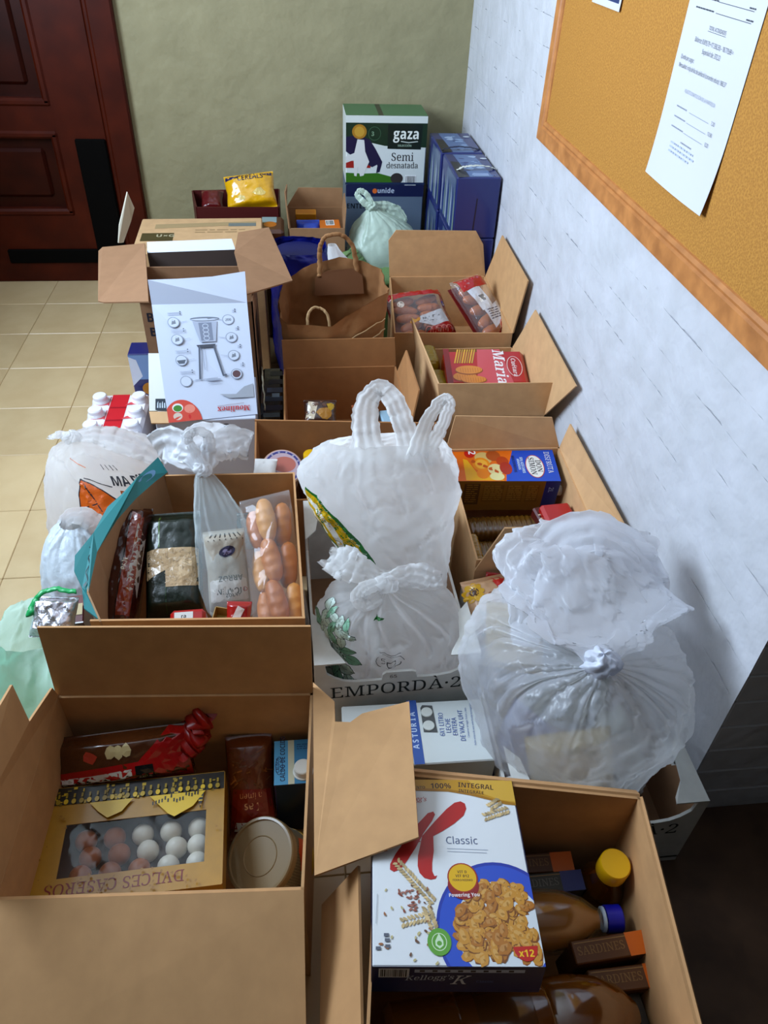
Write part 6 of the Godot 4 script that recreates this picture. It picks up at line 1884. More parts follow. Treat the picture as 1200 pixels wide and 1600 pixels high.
	# what shows through it
	var inn := [[V(0.43, 0.15, -0.66), 0.15, 0.14, 0.07, Color(0.66, 0.56, 0.26), "yellow pasta packet seen through the front of the big clear bag", V(1, 0.1, 0), 3.0], [V(0.355, 0.13, -0.72), 0.10, 0.16, 0.06, Color(0.10, 0.16, 0.42), "blue packet seen through the left of the big clear bag", V(0.6, 0.0, 0.8), 4.0],
		[V(0.52, 0.13, -0.70), 0.12, 0.14, 0.06, Color(0.62, 0.64, 0.60), "pale packet seen through the right of the big clear bag", V(0.8, 0.1, -0.6), 5.0], [V(0.36, 0.27, -0.86), 0.11, 0.12, 0.05, Color(0.62, 0.50, 0.06), "golden packet seen through the upper left of the big clear bag", V(0.8, 0.2, 0.4), 6.0],
		[V(0.47, 0.17, -0.83), 0.16, 0.18, 0.10, Color(0.28, 0.36, 0.30), "dull green packet deep inside the big clear bag", V(1, 0, 0.2), 7.0], [V(0.50, 0.12, -0.64), 0.08, 0.10, 0.045, Color(0.12, 0.13, 0.14), "small dark packet at the bottom of the big clear bag", V(1, 0.4, -0.3), 8.0]]
	for k in inn:
		var o := thing("food_packet", k[5], "food packet", k[0] - V(0, 0.08, 0))
		pouch(o, "wrapper", frame(k[0], k[6], V(0, 0.75, -0.6)), k[1], k[2], k[3], mat(k[4], 0.35, {"coat": 0.3}), 0.018, 0.004, k[7])
	# bread packet standing left of the clear bag
	var d := thing("bread_packet", "bread packet with a yellow flower and green leaves at the left of the wall crate", "bread packet", V(0.35, 0.03, -0.95))
	var q := [V(0.335, 0.17, -0.869), V(0.425, 0.17, -0.887), V(0.396, 0.235, -1.035), V(0.314, 0.235, -1.016)]
	var xf := frame4(q)
	xf.origin -= xf.basis.z * 0.02
	var mp := pouch(d, "wrapper", xf, 0.095, 0.215, 0.055, mat(Color(0.80, 0.62, 0.46), 0.32, {"coat": 0.5}), 0.018, 0.004, 41.0, 4.0)
	p = Ink.new(self)
	p.poly([Vector2(0.006, 0.098), Vector2(0.035, 0.10), Vector2(0.046, 0.02), Vector2(0.032, 0.03)], Color(0.80, 0.16, 0.12))
	p.poly([Vector2(-0.022, 0.03), Vector2(0.004, 0.025), Vector2(0.022, -0.08), Vector2(-0.012, -0.085), Vector2(-0.024, -0.02)], Color(0.82, 0.76, 0.58))
	for k in 4:
		p.oval(-0.004 + 0.010 * k, 0.05 - 0.024 * k, 0.009, 0.017, Color(0.85, 0.62, 0.46), 16, 0.5)
		p.ring(-0.004 + 0.010 * k, 0.05 - 0.024 * k, 0.009, 0.016, 0.0012, Color(0.58, 0.28, 0.14), 14)
	p.poly([Vector2(0.012, 0.052), Vector2(0.036, 0.056), Vector2(0.040, -0.030), Vector2(0.018, -0.034)], Color(0.82, 0.85, 0.90))
	p.poly([Vector2(0.015, 0.048), Vector2(0.034, 0.052), Vector2(0.037, -0.028), Vector2(0.020, -0.030)], Color(0.06, 0.13, 0.38))
	p.text("PUERTO", 0.022, 0.044, 0.014, Color(0.92, 0.93, 0.95), 1, -PI / 2 + 0.06, 0.82, 0)
	for k in 26: p.blob(-0.034 + 0.010 * sin(k * 1.3) , 0.03 - 0.0048 * k, 0.006, [Color(0.28, 0.42, 0.05), Color(0.40, 0.52, 0.10), Color(0.52, 0.40, 0.06)][k % 3], rng, 7, 0.4)
	for k in 9: p.oval(-0.034 + cos(TAU * k / 9) * 0.0125, 0.074 + sin(TAU * k / 9) * 0.0125, 0.0085, 0.0055, Color(0.85, 0.64, 0.03), 12, TAU * k / 9)
	p.oval(-0.034, 0.074, 0.0085, 0.0085, Color(0.30, 0.15, 0.04), 16)
	p.poly([Vector2(-0.044, -0.07), Vector2(-0.018, -0.076), Vector2(-0.016, -0.104), Vector2(-0.042, -0.102)], Color(0.06, 0.14, 0.45))
	p.small(-0.012, -0.035, 0.016, 4, 0.006, Color(0.55, 0.45, 0.3), rng)
	wrap_print(d, "print", p, mp, 0.012, 0.3, 0.4)
	var e := thing("soup_packet", "red packet with a dark blue corner behind the bread packet in the wall crate", "packet", V(0.40, 0.03, -1.0))
	mp = pouch(e, "wrapper", frame(V(0.395, 0.165, -1.012), V(1, 0.0, 0.25), V(0.0, 0.75, -0.65)), 0.10, 0.16, 0.035, mat(Color(0.70, 0.02, 0.04), 0.3, {"coat": 0.4}), 0.015, 0.003, 44.0, 4.0)
	p = Ink.new(self)
	p.poly([Vector2(0.012, 0.074), Vector2(0.046, 0.074), Vector2(0.046, 0.0), Vector2(0.026, 0.03)], Color(0.05, 0.06, 0.24))
	p.text("ar", 0.034, 0.056, 0.012, Color(0.85, 0.86, 0.9), 1, -1.3)
	wrap_print(e, "print", p, mp, 0.012)
	var h := thing("dark_bag", "folded piece of dark film in the back left corner of the wall crate", "film", V(0.33, 0.17, -1.05))
	put(h, "folded_film", ribbon([V(0.325, 0.178, -1.035), V(0.345, 0.19, -1.045), V(0.375, 0.192, -1.055)], [0.010, 0.013, 0.008], 0.45, V(0, 1, 0), 12, 3.0), mat(Color(0.06, 0.045, 0.03), 0.3))

func leaf(p: Ink, c: Vector2, long: float, wide: float, turn: float, fill: Color, ink: Color) -> void:
	var a := PackedVector2Array()
	for i in 9: a.append(c + Vector2((i / 8.0 - 0.5) * long, sin(PI * i / 8.0) * wide).rotated(turn))
	var b := PackedVector2Array()
	for i in 9: b.append(c + Vector2((0.5 - i / 8.0) * long, -sin(PI * i / 8.0) * wide).rotated(turn))
	var o := a.duplicate()
	o.append_array(b.slice(1, 8))
	p.poly(o, fill)
	o.append(o[0])
	p.line(o, 0.0013, ink)
	p.line([a[0], a[8]], 0.0009, ink)

# -------- the left edge of the pile
func left_goods() -> void:
	var white := bag_film(Color(0.96, 0.96, 0.97), 1.22)
	# bag with the orange leaf
	var t := thing("carrier_bag", "knotted white plastic bag with a printed orange leaf, on the tiled floor", "plastic bag", V(-0.46, 0, -1.43))
	var rows := film([[V(-0.47, 0.002, -1.43), 0.095, 0.075], [V(-0.47, 0.05, -1.43), 0.125, 0.10], [V(-0.468, 0.13, -1.43), 0.132, 0.108], [V(-0.47, 0.20, -1.44), 0.128, 0.100], [V(-0.485, 0.255, -1.455), 0.098, 0.070], [V(-0.51, 0.285, -1.475), 0.060, 0.040], [V(-0.522, 0.300, -1.485), 0.022, 0.018], [V(-0.530, 0.305, -1.49), 0.010, 0.010]],
		{"pleats": 9.0, "pamp": 0.12, "pfrom": 0.5, "crease": 0.009, "low": 0.09, "seed": 71.0, "floor": 0.001, "rows": 84, "cols": 160})
	put(t, "bag_body", film_mesh(rows), white)
	put(t, "knot", knot_mesh(V(-0.531, 0.307, -1.492), 0.019, 2.0), white)
	put(t, "ear", ribbon([V(-0.533, 0.309, -1.494), V(-0.558, 0.315, -1.494), V(-0.580, 0.309, -1.49)], [0.012, 0.015, 0.008], 0.25, V(0, 1, 0), 12, 3.0, 0.3, true), white)
	put(t, "ear", ribbon([V(-0.528, 0.307, -1.494), V(-0.49, 0.308, -1.50), V(-0.44, 0.298, -1.50), V(-0.38, 0.276, -1.49), V(-0.335, 0.25, -1.47)], [0.012, 0.022, 0.034, 0.036, 0.018], 0.08, V(0, 1, 0.3), 16, 9.0, 0.3, true), white)
	var p := Ink.new(self)
	var ink := Color(0.10, 0.09, 0.14)
	var pen := func(pts: Array) -> PackedVector2Array:
		var out := PackedVector2Array()
		for q in pts: out.append(Vector2(-0.01 + q[0] * 0.085, 0.125 + q[1] * 0.125))
		return out
	var lf: PackedVector2Array = pen.call([[0.0, 1.0], [-0.16, 0.72], [-0.18, 0.42], [0.0, 0.12], [0.3, -0.02], [0.62, 0.12], [0.78, 0.38], [0.72, 0.6], [0.4, 0.82]])
	p.poly(lf, Color(0.80, 0.34, 0.02))
	lf.append(lf[0])
	p.line(lf, 0.0028, ink)
	p.line(pen.call([[0.05, 0.92], [0.3, 0.4], [0.42, 0.05]]), 0.002, ink)
	p.line(pen.call([[0.2, 0.62], [-0.12, 0.52]]), 0.0018, ink)
	p.line(pen.call([[0.32, 0.35], [-0.06, 0.26]]), 0.0018, ink)
	p.line(pen.call([[0.3, 0.40], [0.7, 0.55]]), 0.0018, ink)
	p.line(pen.call([[0.38, 0.18], [0.7, 0.3]]), 0.0018, ink)
	p.line(pen.call([[-0.15, 1.45], [0.25, 1.22]]), 0.0024, Color(0.78, 0.36, 0.05))
	p.line(pen.call([[0.1, 1.02], [0.7, 0.84]]), 0.0022, ink)
	p.text("MA PERE", 0.055, 0.232, 0.022, ink, 1, -0.25, 1.0, 0)
	p.text("REPÈ", 0.06, 0.200, 0.020, Color(0.62, 0.28, 0.04), 1, -0.25, 1.0, 0)
	for k in 4: p.line([Vector2(0.06 + 0.012 * k, 0.268 - 0.003 * k), Vector2(0.064 + 0.012 * k, 0.280 - 0.003 * k)], 0.0022, ink)
	wrap_print(t, "print", p, on_film_metres(rows, 0.78, 0.42), 0.006, 0.4, 0.0, 0.002)
	# smaller bag before it
	var b := thing("carrier_bag", "smaller plain white plastic bag on the floor left of the teal box", "plastic bag", V(-0.485, 0, -1.2))
	rows = film([[V(-0.488, 0.002, -1.20), 0.062, 0.070], [V(-0.488, 0.05, -1.20), 0.078, 0.085], [V(-0.488, 0.12, -1.20), 0.076, 0.085], [V(-0.492, 0.18, -1.215), 0.066, 0.070], [V(-0.50, 0.225, -1.24), 0.045, 0.042], [V(-0.495, 0.25, -1.255), 0.022, 0.020]],
		{"pleats": 11.0, "pamp": 0.2, "pfrom": 0.35, "crease": 0.007, "seed": 81.0, "floor": 0.001, "rows": 60, "cols": 120})
	put(b, "bag_body", film_mesh(rows), mat(Color(0.86, 0.90, 0.94), 0.35, {"alpha": 0.82, "bump": "crinkle", "bumpscale": 0.4, "texscale": 3.0}))
	put(b, "handle", ribbon([V(-0.52, 0.215, -1.245), V(-0.505, 0.255, -1.262), V(-0.47, 0.262, -1.262), V(-0.445, 0.24, -1.25), V(-0.435, 0.20, -1.22), V(-0.435, 0.14, -1.15)], [0.018, 0.02, 0.022, 0.024, 0.02, 0.012], 0.15, V(0, 1, 0.3), 14, 4.0, 0.3), white)
	# green bag with a foil packet
	var g := thing("green_bag", "translucent green plastic bag with a handle loop, beside the torn box flap", "plastic bag", V(-0.5, 0, -0.87))
	rows = film([[V(-0.50, 0.002, -0.885), 0.045, 0.06], [V(-0.50, 0.06, -0.885), 0.056, 0.075], [V(-0.498, 0.15, -0.885), 0.060, 0.080], [V(-0.492, 0.23, -0.89), 0.062, 0.08], [V(-0.482, 0.29, -0.90), 0.060, 0.072], [V(-0.472, 0.325, -0.905), 0.052, 0.058]],
		{"pleats": 9.0, "pamp": 0.12, "pfrom": 0.3, "crease": 0.008, "seed": 91.0, "floor": 0.001, "rows": 60, "cols": 120})
	var gm := mat(Color(0.60, 0.93, 0.80), 0.3, {"alpha": 0.85, "back": Color(0.9, 1.0, 0.95), "bump": "crinkle", "bumpscale": 0.4, "texscale": 3.0})
	put(g, "bag_body", film_mesh(rows), gm)
	put(g, "handle", ribbon([V(-0.478, 0.325, -0.925), V(-0.465, 0.345, -0.95), V(-0.44, 0.352, -0.958), V(-0.40, 0.35, -0.95)], [0.008, 0.0055, 0.005, 0.005], 0.6, V(0, 1, 0), 12, 4.0), mat(Color(0.12, 0.66, 0.36), 0.35))
	var fo := thing("foil_packet", "crumpled silver foil packet peeking out of the green bag", "packet", V(-0.44, 0.26, -0.93))
	pouch(fo, "foil", frame(V(-0.44, 0.318, -0.925), V(1, 0, 0.1), V(0, 0.5, -0.8)), 0.075, 0.07, 0.035, mat(Color(0.85, 0.84, 0.88), 0.22, {"metal": 0.85, "bump": "crinkle", "bumpscale": 1.0, "texscale": 9.0}), 0.012, 0.009, 93.0)
	var r := thing("gift_box", "dark red box with white star-shaped print behind the green bag", "box", V(-0.48, 0, -1.04))
	var f := brick(r, "carton_body", [V(-0.531, 0.205, -1.001), V(-0.426, 0.205, -1.014), V(-0.448, 0.215, -1.076), V(-0.523, 0.215, -1.068)], 0.2, mat(Color(0.33, 0.05, 0.07), 0.35, {"coat": 0.3}), 0.002)
	p = Ink.new(self)
	var W: float = f.w
	var D: float = f.d
	p.rect(0.0, 0.0, 0.003, D, Color(0.86, 0.84, 0.85))
	p.rect(0.0, 0.0, W, 0.003, Color(0.86, 0.84, 0.85))
	p.rect(0.0, D - 0.003, W * 0.6, 0.003, Color(0.86, 0.84, 0.85))
	for k in 7: p.poly([Vector2(0.2 * W, 0.78 * D), Vector2((0.2 + 0.3 * cos(-0.3 - k * 0.35)) * W, (0.78 + 0.75 * sin(-0.3 - k * 0.35)) * D), Vector2((0.2 + 0.3 * cos(-0.45 - k * 0.35)) * W, (0.78 + 0.75 * sin(-0.45 - k * 0.35)) * D)], Color(0.86, 0.80, 0.84))
	p.poly([Vector2(0.4 * W, 0.3 * D), Vector2(0.5 * W, 0.3 * D), Vector2(0.62 * W, 0.85 * D), Vector2(0.55 * W, 0.85 * D)], Color(0.52, 0.30, 0.46))
	p.rect(0.6 * W, 0.6 * D, 0.4 * W, 0.4 * D, Color(0.40, 0.11, 0.05))
	p.rect(0.85 * W, 0.3 * D, 0.12 * W, 0.4 * D, Color(0.75, 0.66, 0.48))
	on_box(r, f, "top", p)

	# six-pack of milk bottles in red and white film
	var m := thing("milk_pack", "shrink-wrapped pack of milk bottles with red bands and white caps, on the floor", "milk pack", V(-0.50, 0, -1.79))
	f = brick(m, "wrapped_pack", [V(-0.565, 0.176, -1.69), V(-0.415, 0.176, -1.69), V(-0.44, 0.176, -1.90), V(-0.60, 0.176, -1.90)], 0.174, mat(Color(0.90, 0.88, 0.90), 0.3, {"coat": 0.4}), 0.008)
	p = Ink.new(self)
	W = f.w
	D = f.d
	var red := Color(0.78, 0.13, 0.16)
	p.rect(0.34 * W, 0.02 * D, 0.30 * W, 0.96 * D, red)
	for k in 3: p.rect(0.34 * W, (0.3 * k + 0.04) * D, 0.30 * W, 0.008, Color(0.62, 0.08, 0.12))
	for k in 3:
		for sd in [0.20, 0.72]:
			p.poly([Vector2((sd - 0.12) * W, (0.05 + 0.33 * k) * D), Vector2((sd + 0.13) * W, (0.07 + 0.33 * k) * D), Vector2((sd + 0.10) * W, (0.14 + 0.33 * k) * D), Vector2((sd - 0.04) * W, (0.12 + 0.33 * k) * D)], red.lightened(0.2))
			p.line([Vector2((sd + 0.12) * W, (0.05 + 0.33 * k) * D), Vector2((sd + 0.12) * W, (0.27 + 0.33 * k) * D)], 0.002, red)
	on_box(m, f, "top", p)
	p = Ink.new(self)
	for k in 3:
		p.rect((0.04 + 0.33 * k) * W, 0.06, 0.27 * W, 0.11, red if k != 1 else red.darkened(0.1))
		p.poly([Vector2((0.09 + 0.33 * k) * W, 0.145), Vector2((0.25 + 0.33 * k) * W, 0.145), Vector2((0.17 + 0.33 * k) * W, 0.165)], Color(0.9, 0.88, 0.9))
	on_box(m, f, "near", p)
	for k in 3:
		for sd in [0.16, 0.84]:
			var cp := Transform3D(Basis(), (f.o as Vector3) + (f.x as Vector3) * (W * sd) + (f.z as Vector3) * (D * (0.17 + 0.33 * k)))
			put(m, "bottle_cap", lathe_mesh([Vector2(0.024, -0.006), Vector2(0.022, 0.004), Vector2(0.019, 0.008), Vector2(0.019, 0.017), Vector2(0.0165, 0.020), Vector2(0.0, 0.0205)], cp, 24), mat(Color(0.92, 0.91, 0.93), 0.35, {"coat": 0.4}))
	# tall blue juice pack behind
	var bj := thing("juice_pack", "tall blue carton with an orange dot standing left of the lettered brown box", "carton", V(-0.42, 0, -1.95))
	f = brick(bj, "carton_body", [V(-0.47, 0.30, -1.90), V(-0.365, 0.30, -1.90), V(-0.365, 0.30, -1.97), V(-0.47, 0.30, -1.97)], 0.298, mat(Color(0.10, 0.12, 0.38), 0.4, {"coat": 0.2}), 0.002)
	p = Ink.new(self)
	W = f.w
	p.rect(0.0, 0.22, W, 0.075, Color(0.45, 0.60, 0.80))
	p.poly([Vector2(0.0, 0.20), Vector2(0.03, 0.23), Vector2(0.02, 0.28), Vector2(0.0, 0.29)], Color(0.85, 0.9, 0.95))
	p.oval(0.045, 0.19, 0.022, 0.02, Color(0.75, 0.50, 0.14), 20)
	p.rect(0.0, 0.135, W, 0.004, Color(0.8, 0.82, 0.88))
	on_box(bj, f, "near", p)
	big_left_boxes()

func big_left_boxes() -> void:
	var tan := kraft(Color(0.80, 0.64, 0.46))
	var brown := kraft(Color(0.60, 0.44, 0.31))
	# white box at the bottom with grey lettering
	var a := thing("appliance_box", "white box with grey lettering under the printed appliance panel", "box", V(-0.235, 0, -1.65))
	var f := brick(a, "carton_body", [V(-0.356, 0.3, -1.554), V(-0.119, 0.3, -1.567), V(-0.117, 0.3, -1.76), V(-0.355, 0.3, -1.76)], 0.298, mat(Color(0.72, 0.74, 0.80), 0.45), 0.002)
	var p := Ink.new(self)
	p.text("AIDO", 0.135, 0.264, 0.022, Color(0.20, 0.20, 0.23), 0, 0.0, 1.15)
	p.small(0.12, 0.24, 0.05, 3, 0.012, Color(0.45, 0.46, 0.5), rng)
	on_box(a, f, "near", p)
	# lettered brown carton with its flaps open
	var x0 := -0.398
	var x1 := -0.118
	var z0 := -1.835
	var z1 := -2.07
	var hgt := 0.475
	var rim := [V(x0, hgt, z0), V(x1, hgt, z0), V(x1, hgt, z1), V(x0 - 0.02, hgt, z1)]
	var q := carton("carton", "tall brown box with wide tan flaps spread left and right behind the printed appliance panel", rim, 0.12, brown, [
		[V(-0.371, 0.49, -1.812), V(-0.435, 0.487, -2.214), V(-0.556, 0.475, -2.218), V(-0.571, 0.462, -2.223), V(-0.519, 0.448, -1.913), V(-0.499, 0.455, -1.889)],
		[V(-0.135, 0.485, -1.85), V(-0.177, 0.485, -2.137), V(-0.173, 0.487, -2.289), V(-0.082, 0.495, -2.309), V(-0.016, 0.46, -1.995)]])
	p = Ink.new(self)
	p.text("BE", 0.012, 0.425, 0.024, Color(0.10, 0.10, 0.16), 1, 0.0, 0.95, 0)
	p.text("BA", 0.014, 0.385, 0.024, Color(0.10, 0.10, 0.16), 1, 0.0, 0.95, 0)
	p.rect(0.022, 0.30, 0.03, 0.02, Color(0.12, 0.10, 0.12))
	face(q, "lettering", p, V(x0, 0, z0 + 0.0006), V(1, 0, 0), V(0, 1, 0), 0.8)
	p = Ink.new(self)
	p.rect(0.05, 0.30, 0.08, 0.1, Color(0.20, 0.12, 0.07))
	p.rect(0.06, 0.2, 0.07, 0.05, Color(0.26, 0.16, 0.09))
	face(q, "side_print", p, V(x1 + 0.0006, 0, z0), V(0, 0, -1), V(0, 1, 0), 0.8)
	# printed appliance panel leaning in front; the print stands on its head
	var m := thing("appliance_box", "pale grey printed panel of a kitchen appliance box, upside down, leaning on the brown box", "box", V(-0.235, 0.3, -1.58))
	var bl: Vector3 = V(-0.32, 0.302, -1.549)
	var br: Vector3 = V(-0.112, 0.302, -1.578)
	var tr: Vector3 = V(-0.129, 0.49, -1.797)
	var tl: Vector3 = V(-0.361, 0.49, -1.793)
	var fr: Vector3 = V(-0.132, 0.545, -1.86)
	var fl: Vector3 = V(-0.364, 0.545, -1.813)
	var grey := mat(Color(0.74, 0.77, 0.84), 0.42, {"coat": 0.1})
	put(m, "front_panel", plate_mesh([bl, br, tr, tl], 0.003, V(0, 1, 1)), grey)
	put(m, "top_flap", plate_mesh([tl, tr, fr, fr.lerp(fl, 0.35) - V(0, 0.006, 0), fr.lerp(fl, 0.7) - V(0, 0.004, 0), fl], 0.003, V(0, 1, 1)), grey)
	p = Ink.new(self)
	blender_print(p)
	face4(m, "print", p, [bl, br, tr, tl], 0.42)
	# white panel with a tan edge behind it
	var w := thing("white_carton", "white-lined box part with a small dark icon label, left behind the printed panel", "box", V(-0.36, 0.3, -1.6))
	put(w, "lining", plate_mesh([V(-0.368, 0.315, -1.585), V(-0.324, 0.315, -1.583), V(-0.34, 0.41, -1.693), V(-0.369, 0.41, -1.694)], 0.003, V(0, 1, 1)), mat(Color(0.84, 0.84, 0.80), 0.5))
	put(w, "tan_edge", plate_mesh([V(-0.361, 0.302, -1.551), V(-0.32, 0.302, -1.549), V(-0.324, 0.315, -1.58), V(-0.368, 0.315, -1.582)], 0.004, V(0, 1, 1)), tan)
	p = Ink.new(self)
	p.rect(0.0, 0.0, 1.0, 1.0, Color(0.10, 0.14, 0.20))
	for k in 4: p.poly([Vector2(0.15 + 0.22 * k, 0.2), Vector2(0.28 + 0.22 * k, 0.2), Vector2(0.28 + 0.22 * k, 0.8 - 0.15 * (k % 2)), Vector2(0.18 + 0.22 * k, 0.62)], Color(0.75, 0.80, 0.84))
	face4(w, "icon_label", p, [V(-0.353, 0.317, -1.584), V(-0.327, 0.317, -1.582), V(-0.329, 0.337, -1.602), V(-0.352, 0.337, -1.603)], 0.5)
	# inner white liner strip and bright thing inside
	var l := thing("box_liner", "white card liner strip along the far edge inside the open tall brown box", "liner", V(-0.25, 0.4, -2.06))
	put(l, "liner_strip", plate_mesh([V(-0.423, 0.478, -2.164), V(-0.177, 0.478, -2.185), V(-0.187, 0.5, -2.211), V(-0.423, 0.5, -2.188)], 0.003, V(0, 1, 1)), mat(Color(0.84, 0.86, 0.90), 0.45))
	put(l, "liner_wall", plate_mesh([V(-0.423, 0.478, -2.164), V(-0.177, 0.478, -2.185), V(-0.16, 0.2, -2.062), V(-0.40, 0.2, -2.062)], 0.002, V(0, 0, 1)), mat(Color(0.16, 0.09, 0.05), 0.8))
	# closed box behind with an olive label, taped top
	var c := thing("storage_box", "closed tan box with tape and an olive label behind the open flaps", "box", V(-0.3, 0, -2.45))
	f = brick(c, "carton_body", [V(-0.47, 0.42, -2.32), V(-0.085, 0.42, -2.32), V(-0.135, 0.42, -2.63), V(-0.54, 0.42, -2.61)], 0.418, tan, 0.003)
	p = Ink.new(self)
	var W: float = f.w
	var D: float = f.d
	p.rect(0.015, 0.10, 0.10, 0.07, Color(0.27, 0.22, 0.07))
	p.text("U×G", 0.09, 0.135, 0.022, Color(0.66, 0.62, 0.5), 1, 0.0, 1.0, 1)
	p.poly([Vector2(0.05, 0.21), Vector2(W - 0.02, 0.24), Vector2(W - 0.02, 0.27), Vector2(0.05, 0.25)], Color(0.64, 0.54, 0.38))
	p.rect(W - 0.11, 0.225, 0.09, 0.03, Color(0.42, 0.44, 0.42))
	p.small(0.18, 0.19, 0.16, 2, 0.02, Color(0.62, 0.5, 0.34), rng)
	on_box(c, f, "top", p, "print", 0.7, 0.0)
	var u := thing("loose_flap", "pale upright cardboard flap sticking up at the left of the tall brown box", "flap", V(-0.53, 0.42, -2.3))
	put(u, "flap", plate_mesh([V(-0.535, 0.445, -2.33), V(-0.522, 0.498, -2.33), V(-0.482, 0.593, -2.33), V(-0.474, 0.542, -2.35), V(-0.492, 0.501, -2.36), V(-0.522, 0.443, -2.34)], 0.004, V(0, 0, 1)), mat(Color(0.80, 0.77, 0.70), 0.7))

func blender_print(p: Ink) -> void:
	# 0..1 across and up; a thin drawing of a glass jug upside down on three legs
	var g := Color(0.30, 0.32, 0.38)
	var lg := Color(0.58, 0.61, 0.68)
	p.oval(0.53, 0.865, 0.155, 0.016, Color(0.40, 0.43, 0.48), 26)
	p.oval(0.53, 0.858, 0.145, 0.010, Color(0.70, 0.73, 0.79), 26)
	p.poly([Vector2(0.40, 0.84), Vector2(0.66, 0.84), Vector2(0.625, 0.66), Vector2(0.455, 0.66)], Color(0.62, 0.65, 0.72))
	p.poly([Vector2(0.46, 0.83), Vector2(0.60, 0.83), Vector2(0.60, 0.67), Vector2(0.47, 0.67)], Color(0.45, 0.48, 0.55))
	for k in 4: p.ring(0.53, 0.80 - 0.036 * k, 0.03, 0.018, 0.008, Color(0.68, 0.71, 0.77), 12)
	p.poly([Vector2(0.41, 0.635), Vector2(0.62, 0.64), Vector2(0.60, 0.612), Vector2(0.43, 0.608)], Color(0.22, 0.24, 0.28))
	p.line([Vector2(0.44, 0.62), Vector2(0.405, 0.34)], 0.020, g)
	p.line([Vector2(0.595, 0.62), Vector2(0.665, 0.36)], 0.020, g)
	p.line([Vector2(0.475, 0.60), Vector2(0.47, 0.42)], 0.008, lg)
	p.line([Vector2(0.665, 0.36), Vector2(0.70, 0.365)], 0.014, g)
	p.line([Vector2(0.35, 0.335), Vector2(0.60, 0.345)], 0.005, lg)
	p.oval(0.55, 0.33, 0.085, 0.010, lg, 18)
	p.line([Vector2(0.49, 0.30), Vector2(0.62, 0.302)], 0.005, lg)
	for q in [[0.20, 0.84, 0], [0.215, 0.69, 1], [0.23, 0.51, 2], [0.25, 0.33, 3], [0.78, 0.85, 4], [0.795, 0.69, 5], [0.80, 0.53, 6], [0.81, 0.365, 7]]:
		p.oval(q[0], q[1], 0.063, 0.046, Color(0.52, 0.55, 0.62), 22)
		p.oval(q[0], q[1], 0.055, 0.040, Color(0.74, 0.77, 0.83), 22)
		if q[2] == 2: p.poly([Vector2(q[0] - 0.05, q[1]), Vector2(q[0] + 0.05, q[1] + 0.004), Vector2(q[0] + 0.03, q[1] - 0.03), Vector2(q[0] - 0.03, q[1] - 0.03)], Color(0.30, 0.33, 0.38))
		elif q[2] == 7: p.oval(q[0], q[1], 0.045, 0.032, Color(0.34, 0.22, 0.25), 18)
		elif q[2] == 4: p.text("200", q[0], q[1] - 0.012, 0.022, g, 1, 0.0, 1.3)
		elif q[2] != 3: p.poly([Vector2(q[0] - 0.025, q[1] - 0.02), Vector2(q[0] + 0.025, q[1] - 0.012), Vector2(q[0] + 0.02, q[1] + 0.018), Vector2(q[0] - 0.01, q[1] + 0.024)], lg.darkened(0.25))
		var away := 1.0 if q[0] < 0.5 else -1.0
		p.line([Vector2(q[0] + away * 0.07, q[1]), Vector2(q[0] + away * 0.14, q[1] + 0.008)], 0.003, lg)
		for k in 2: p.line([Vector2(q[0] + 0.05 * -away, q[1] + 0.066 + 0.016 * k), Vector2(q[0] + 0.09, q[1] + 0.068 + 0.016 * k)], 0.004, lg)
		for k in 2: p.rect(q[0] + 0.075, q[1] + 0.068 + 0.02 * k, 0.012, 0.008, Color(0.2, 0.22, 0.26))
	# red round corner with bowls, the red name upside down and a grey blot
	var edge := PackedVector2Array([Vector2(0, 0), Vector2(1, 0), Vector2(1, 1), Vector2(0, 1)])
	var disc := PackedVector2Array()
	for k in 40: disc.append(Vector2(0.16 + cos(TAU * k / 40) * 0.215, -0.02 + sin(TAU * k / 40) * 0.20))
	for q in Geometry2D.intersect_polygons(disc, edge): p.poly(q, Color(0.78, 0.25, 0.17))
	p.oval(0.12, 0.115, 0.06, 0.036, Color(0.85, 0.85, 0.84), 20)
	p.oval(0.12, 0.11, 0.048, 0.027, Color(0.22, 0.48, 0.12), 20)
	p.oval(0.25, 0.10, 0.06, 0.036, Color(0.86, 0.50, 0.42), 20)
	p.oval(0.11, 0.045, 0.05, 0.030, Color(0.80, 0.72, 0.66), 20)
	p.blob(0.24, 0.035, 0.016, Color(0.75, 0.08, 0.05), RandomNumberGenerator.new(), 8, 0.1, 1.2)
	p.poly([Vector2(0.60, 0.20), Vector2(0.70, 0.16), Vector2(0.98, 0.15), Vector2(0.98, 0.27), Vector2(0.88, 0.25), Vector2(0.78, 0.19)], Color(0.60, 0.62, 0.66))
	p.text("Moulinex", 0.74, 0.088, 0.044, Color(0.72, 0.06, 0.05), 3, PI - 0.02, 1.25, 1, 0.15)
	p.line([Vector2(0.56, 0.10), Vector2(0.86, 0.108)], 0.003, Color(0.55, 0.4, 0.4))

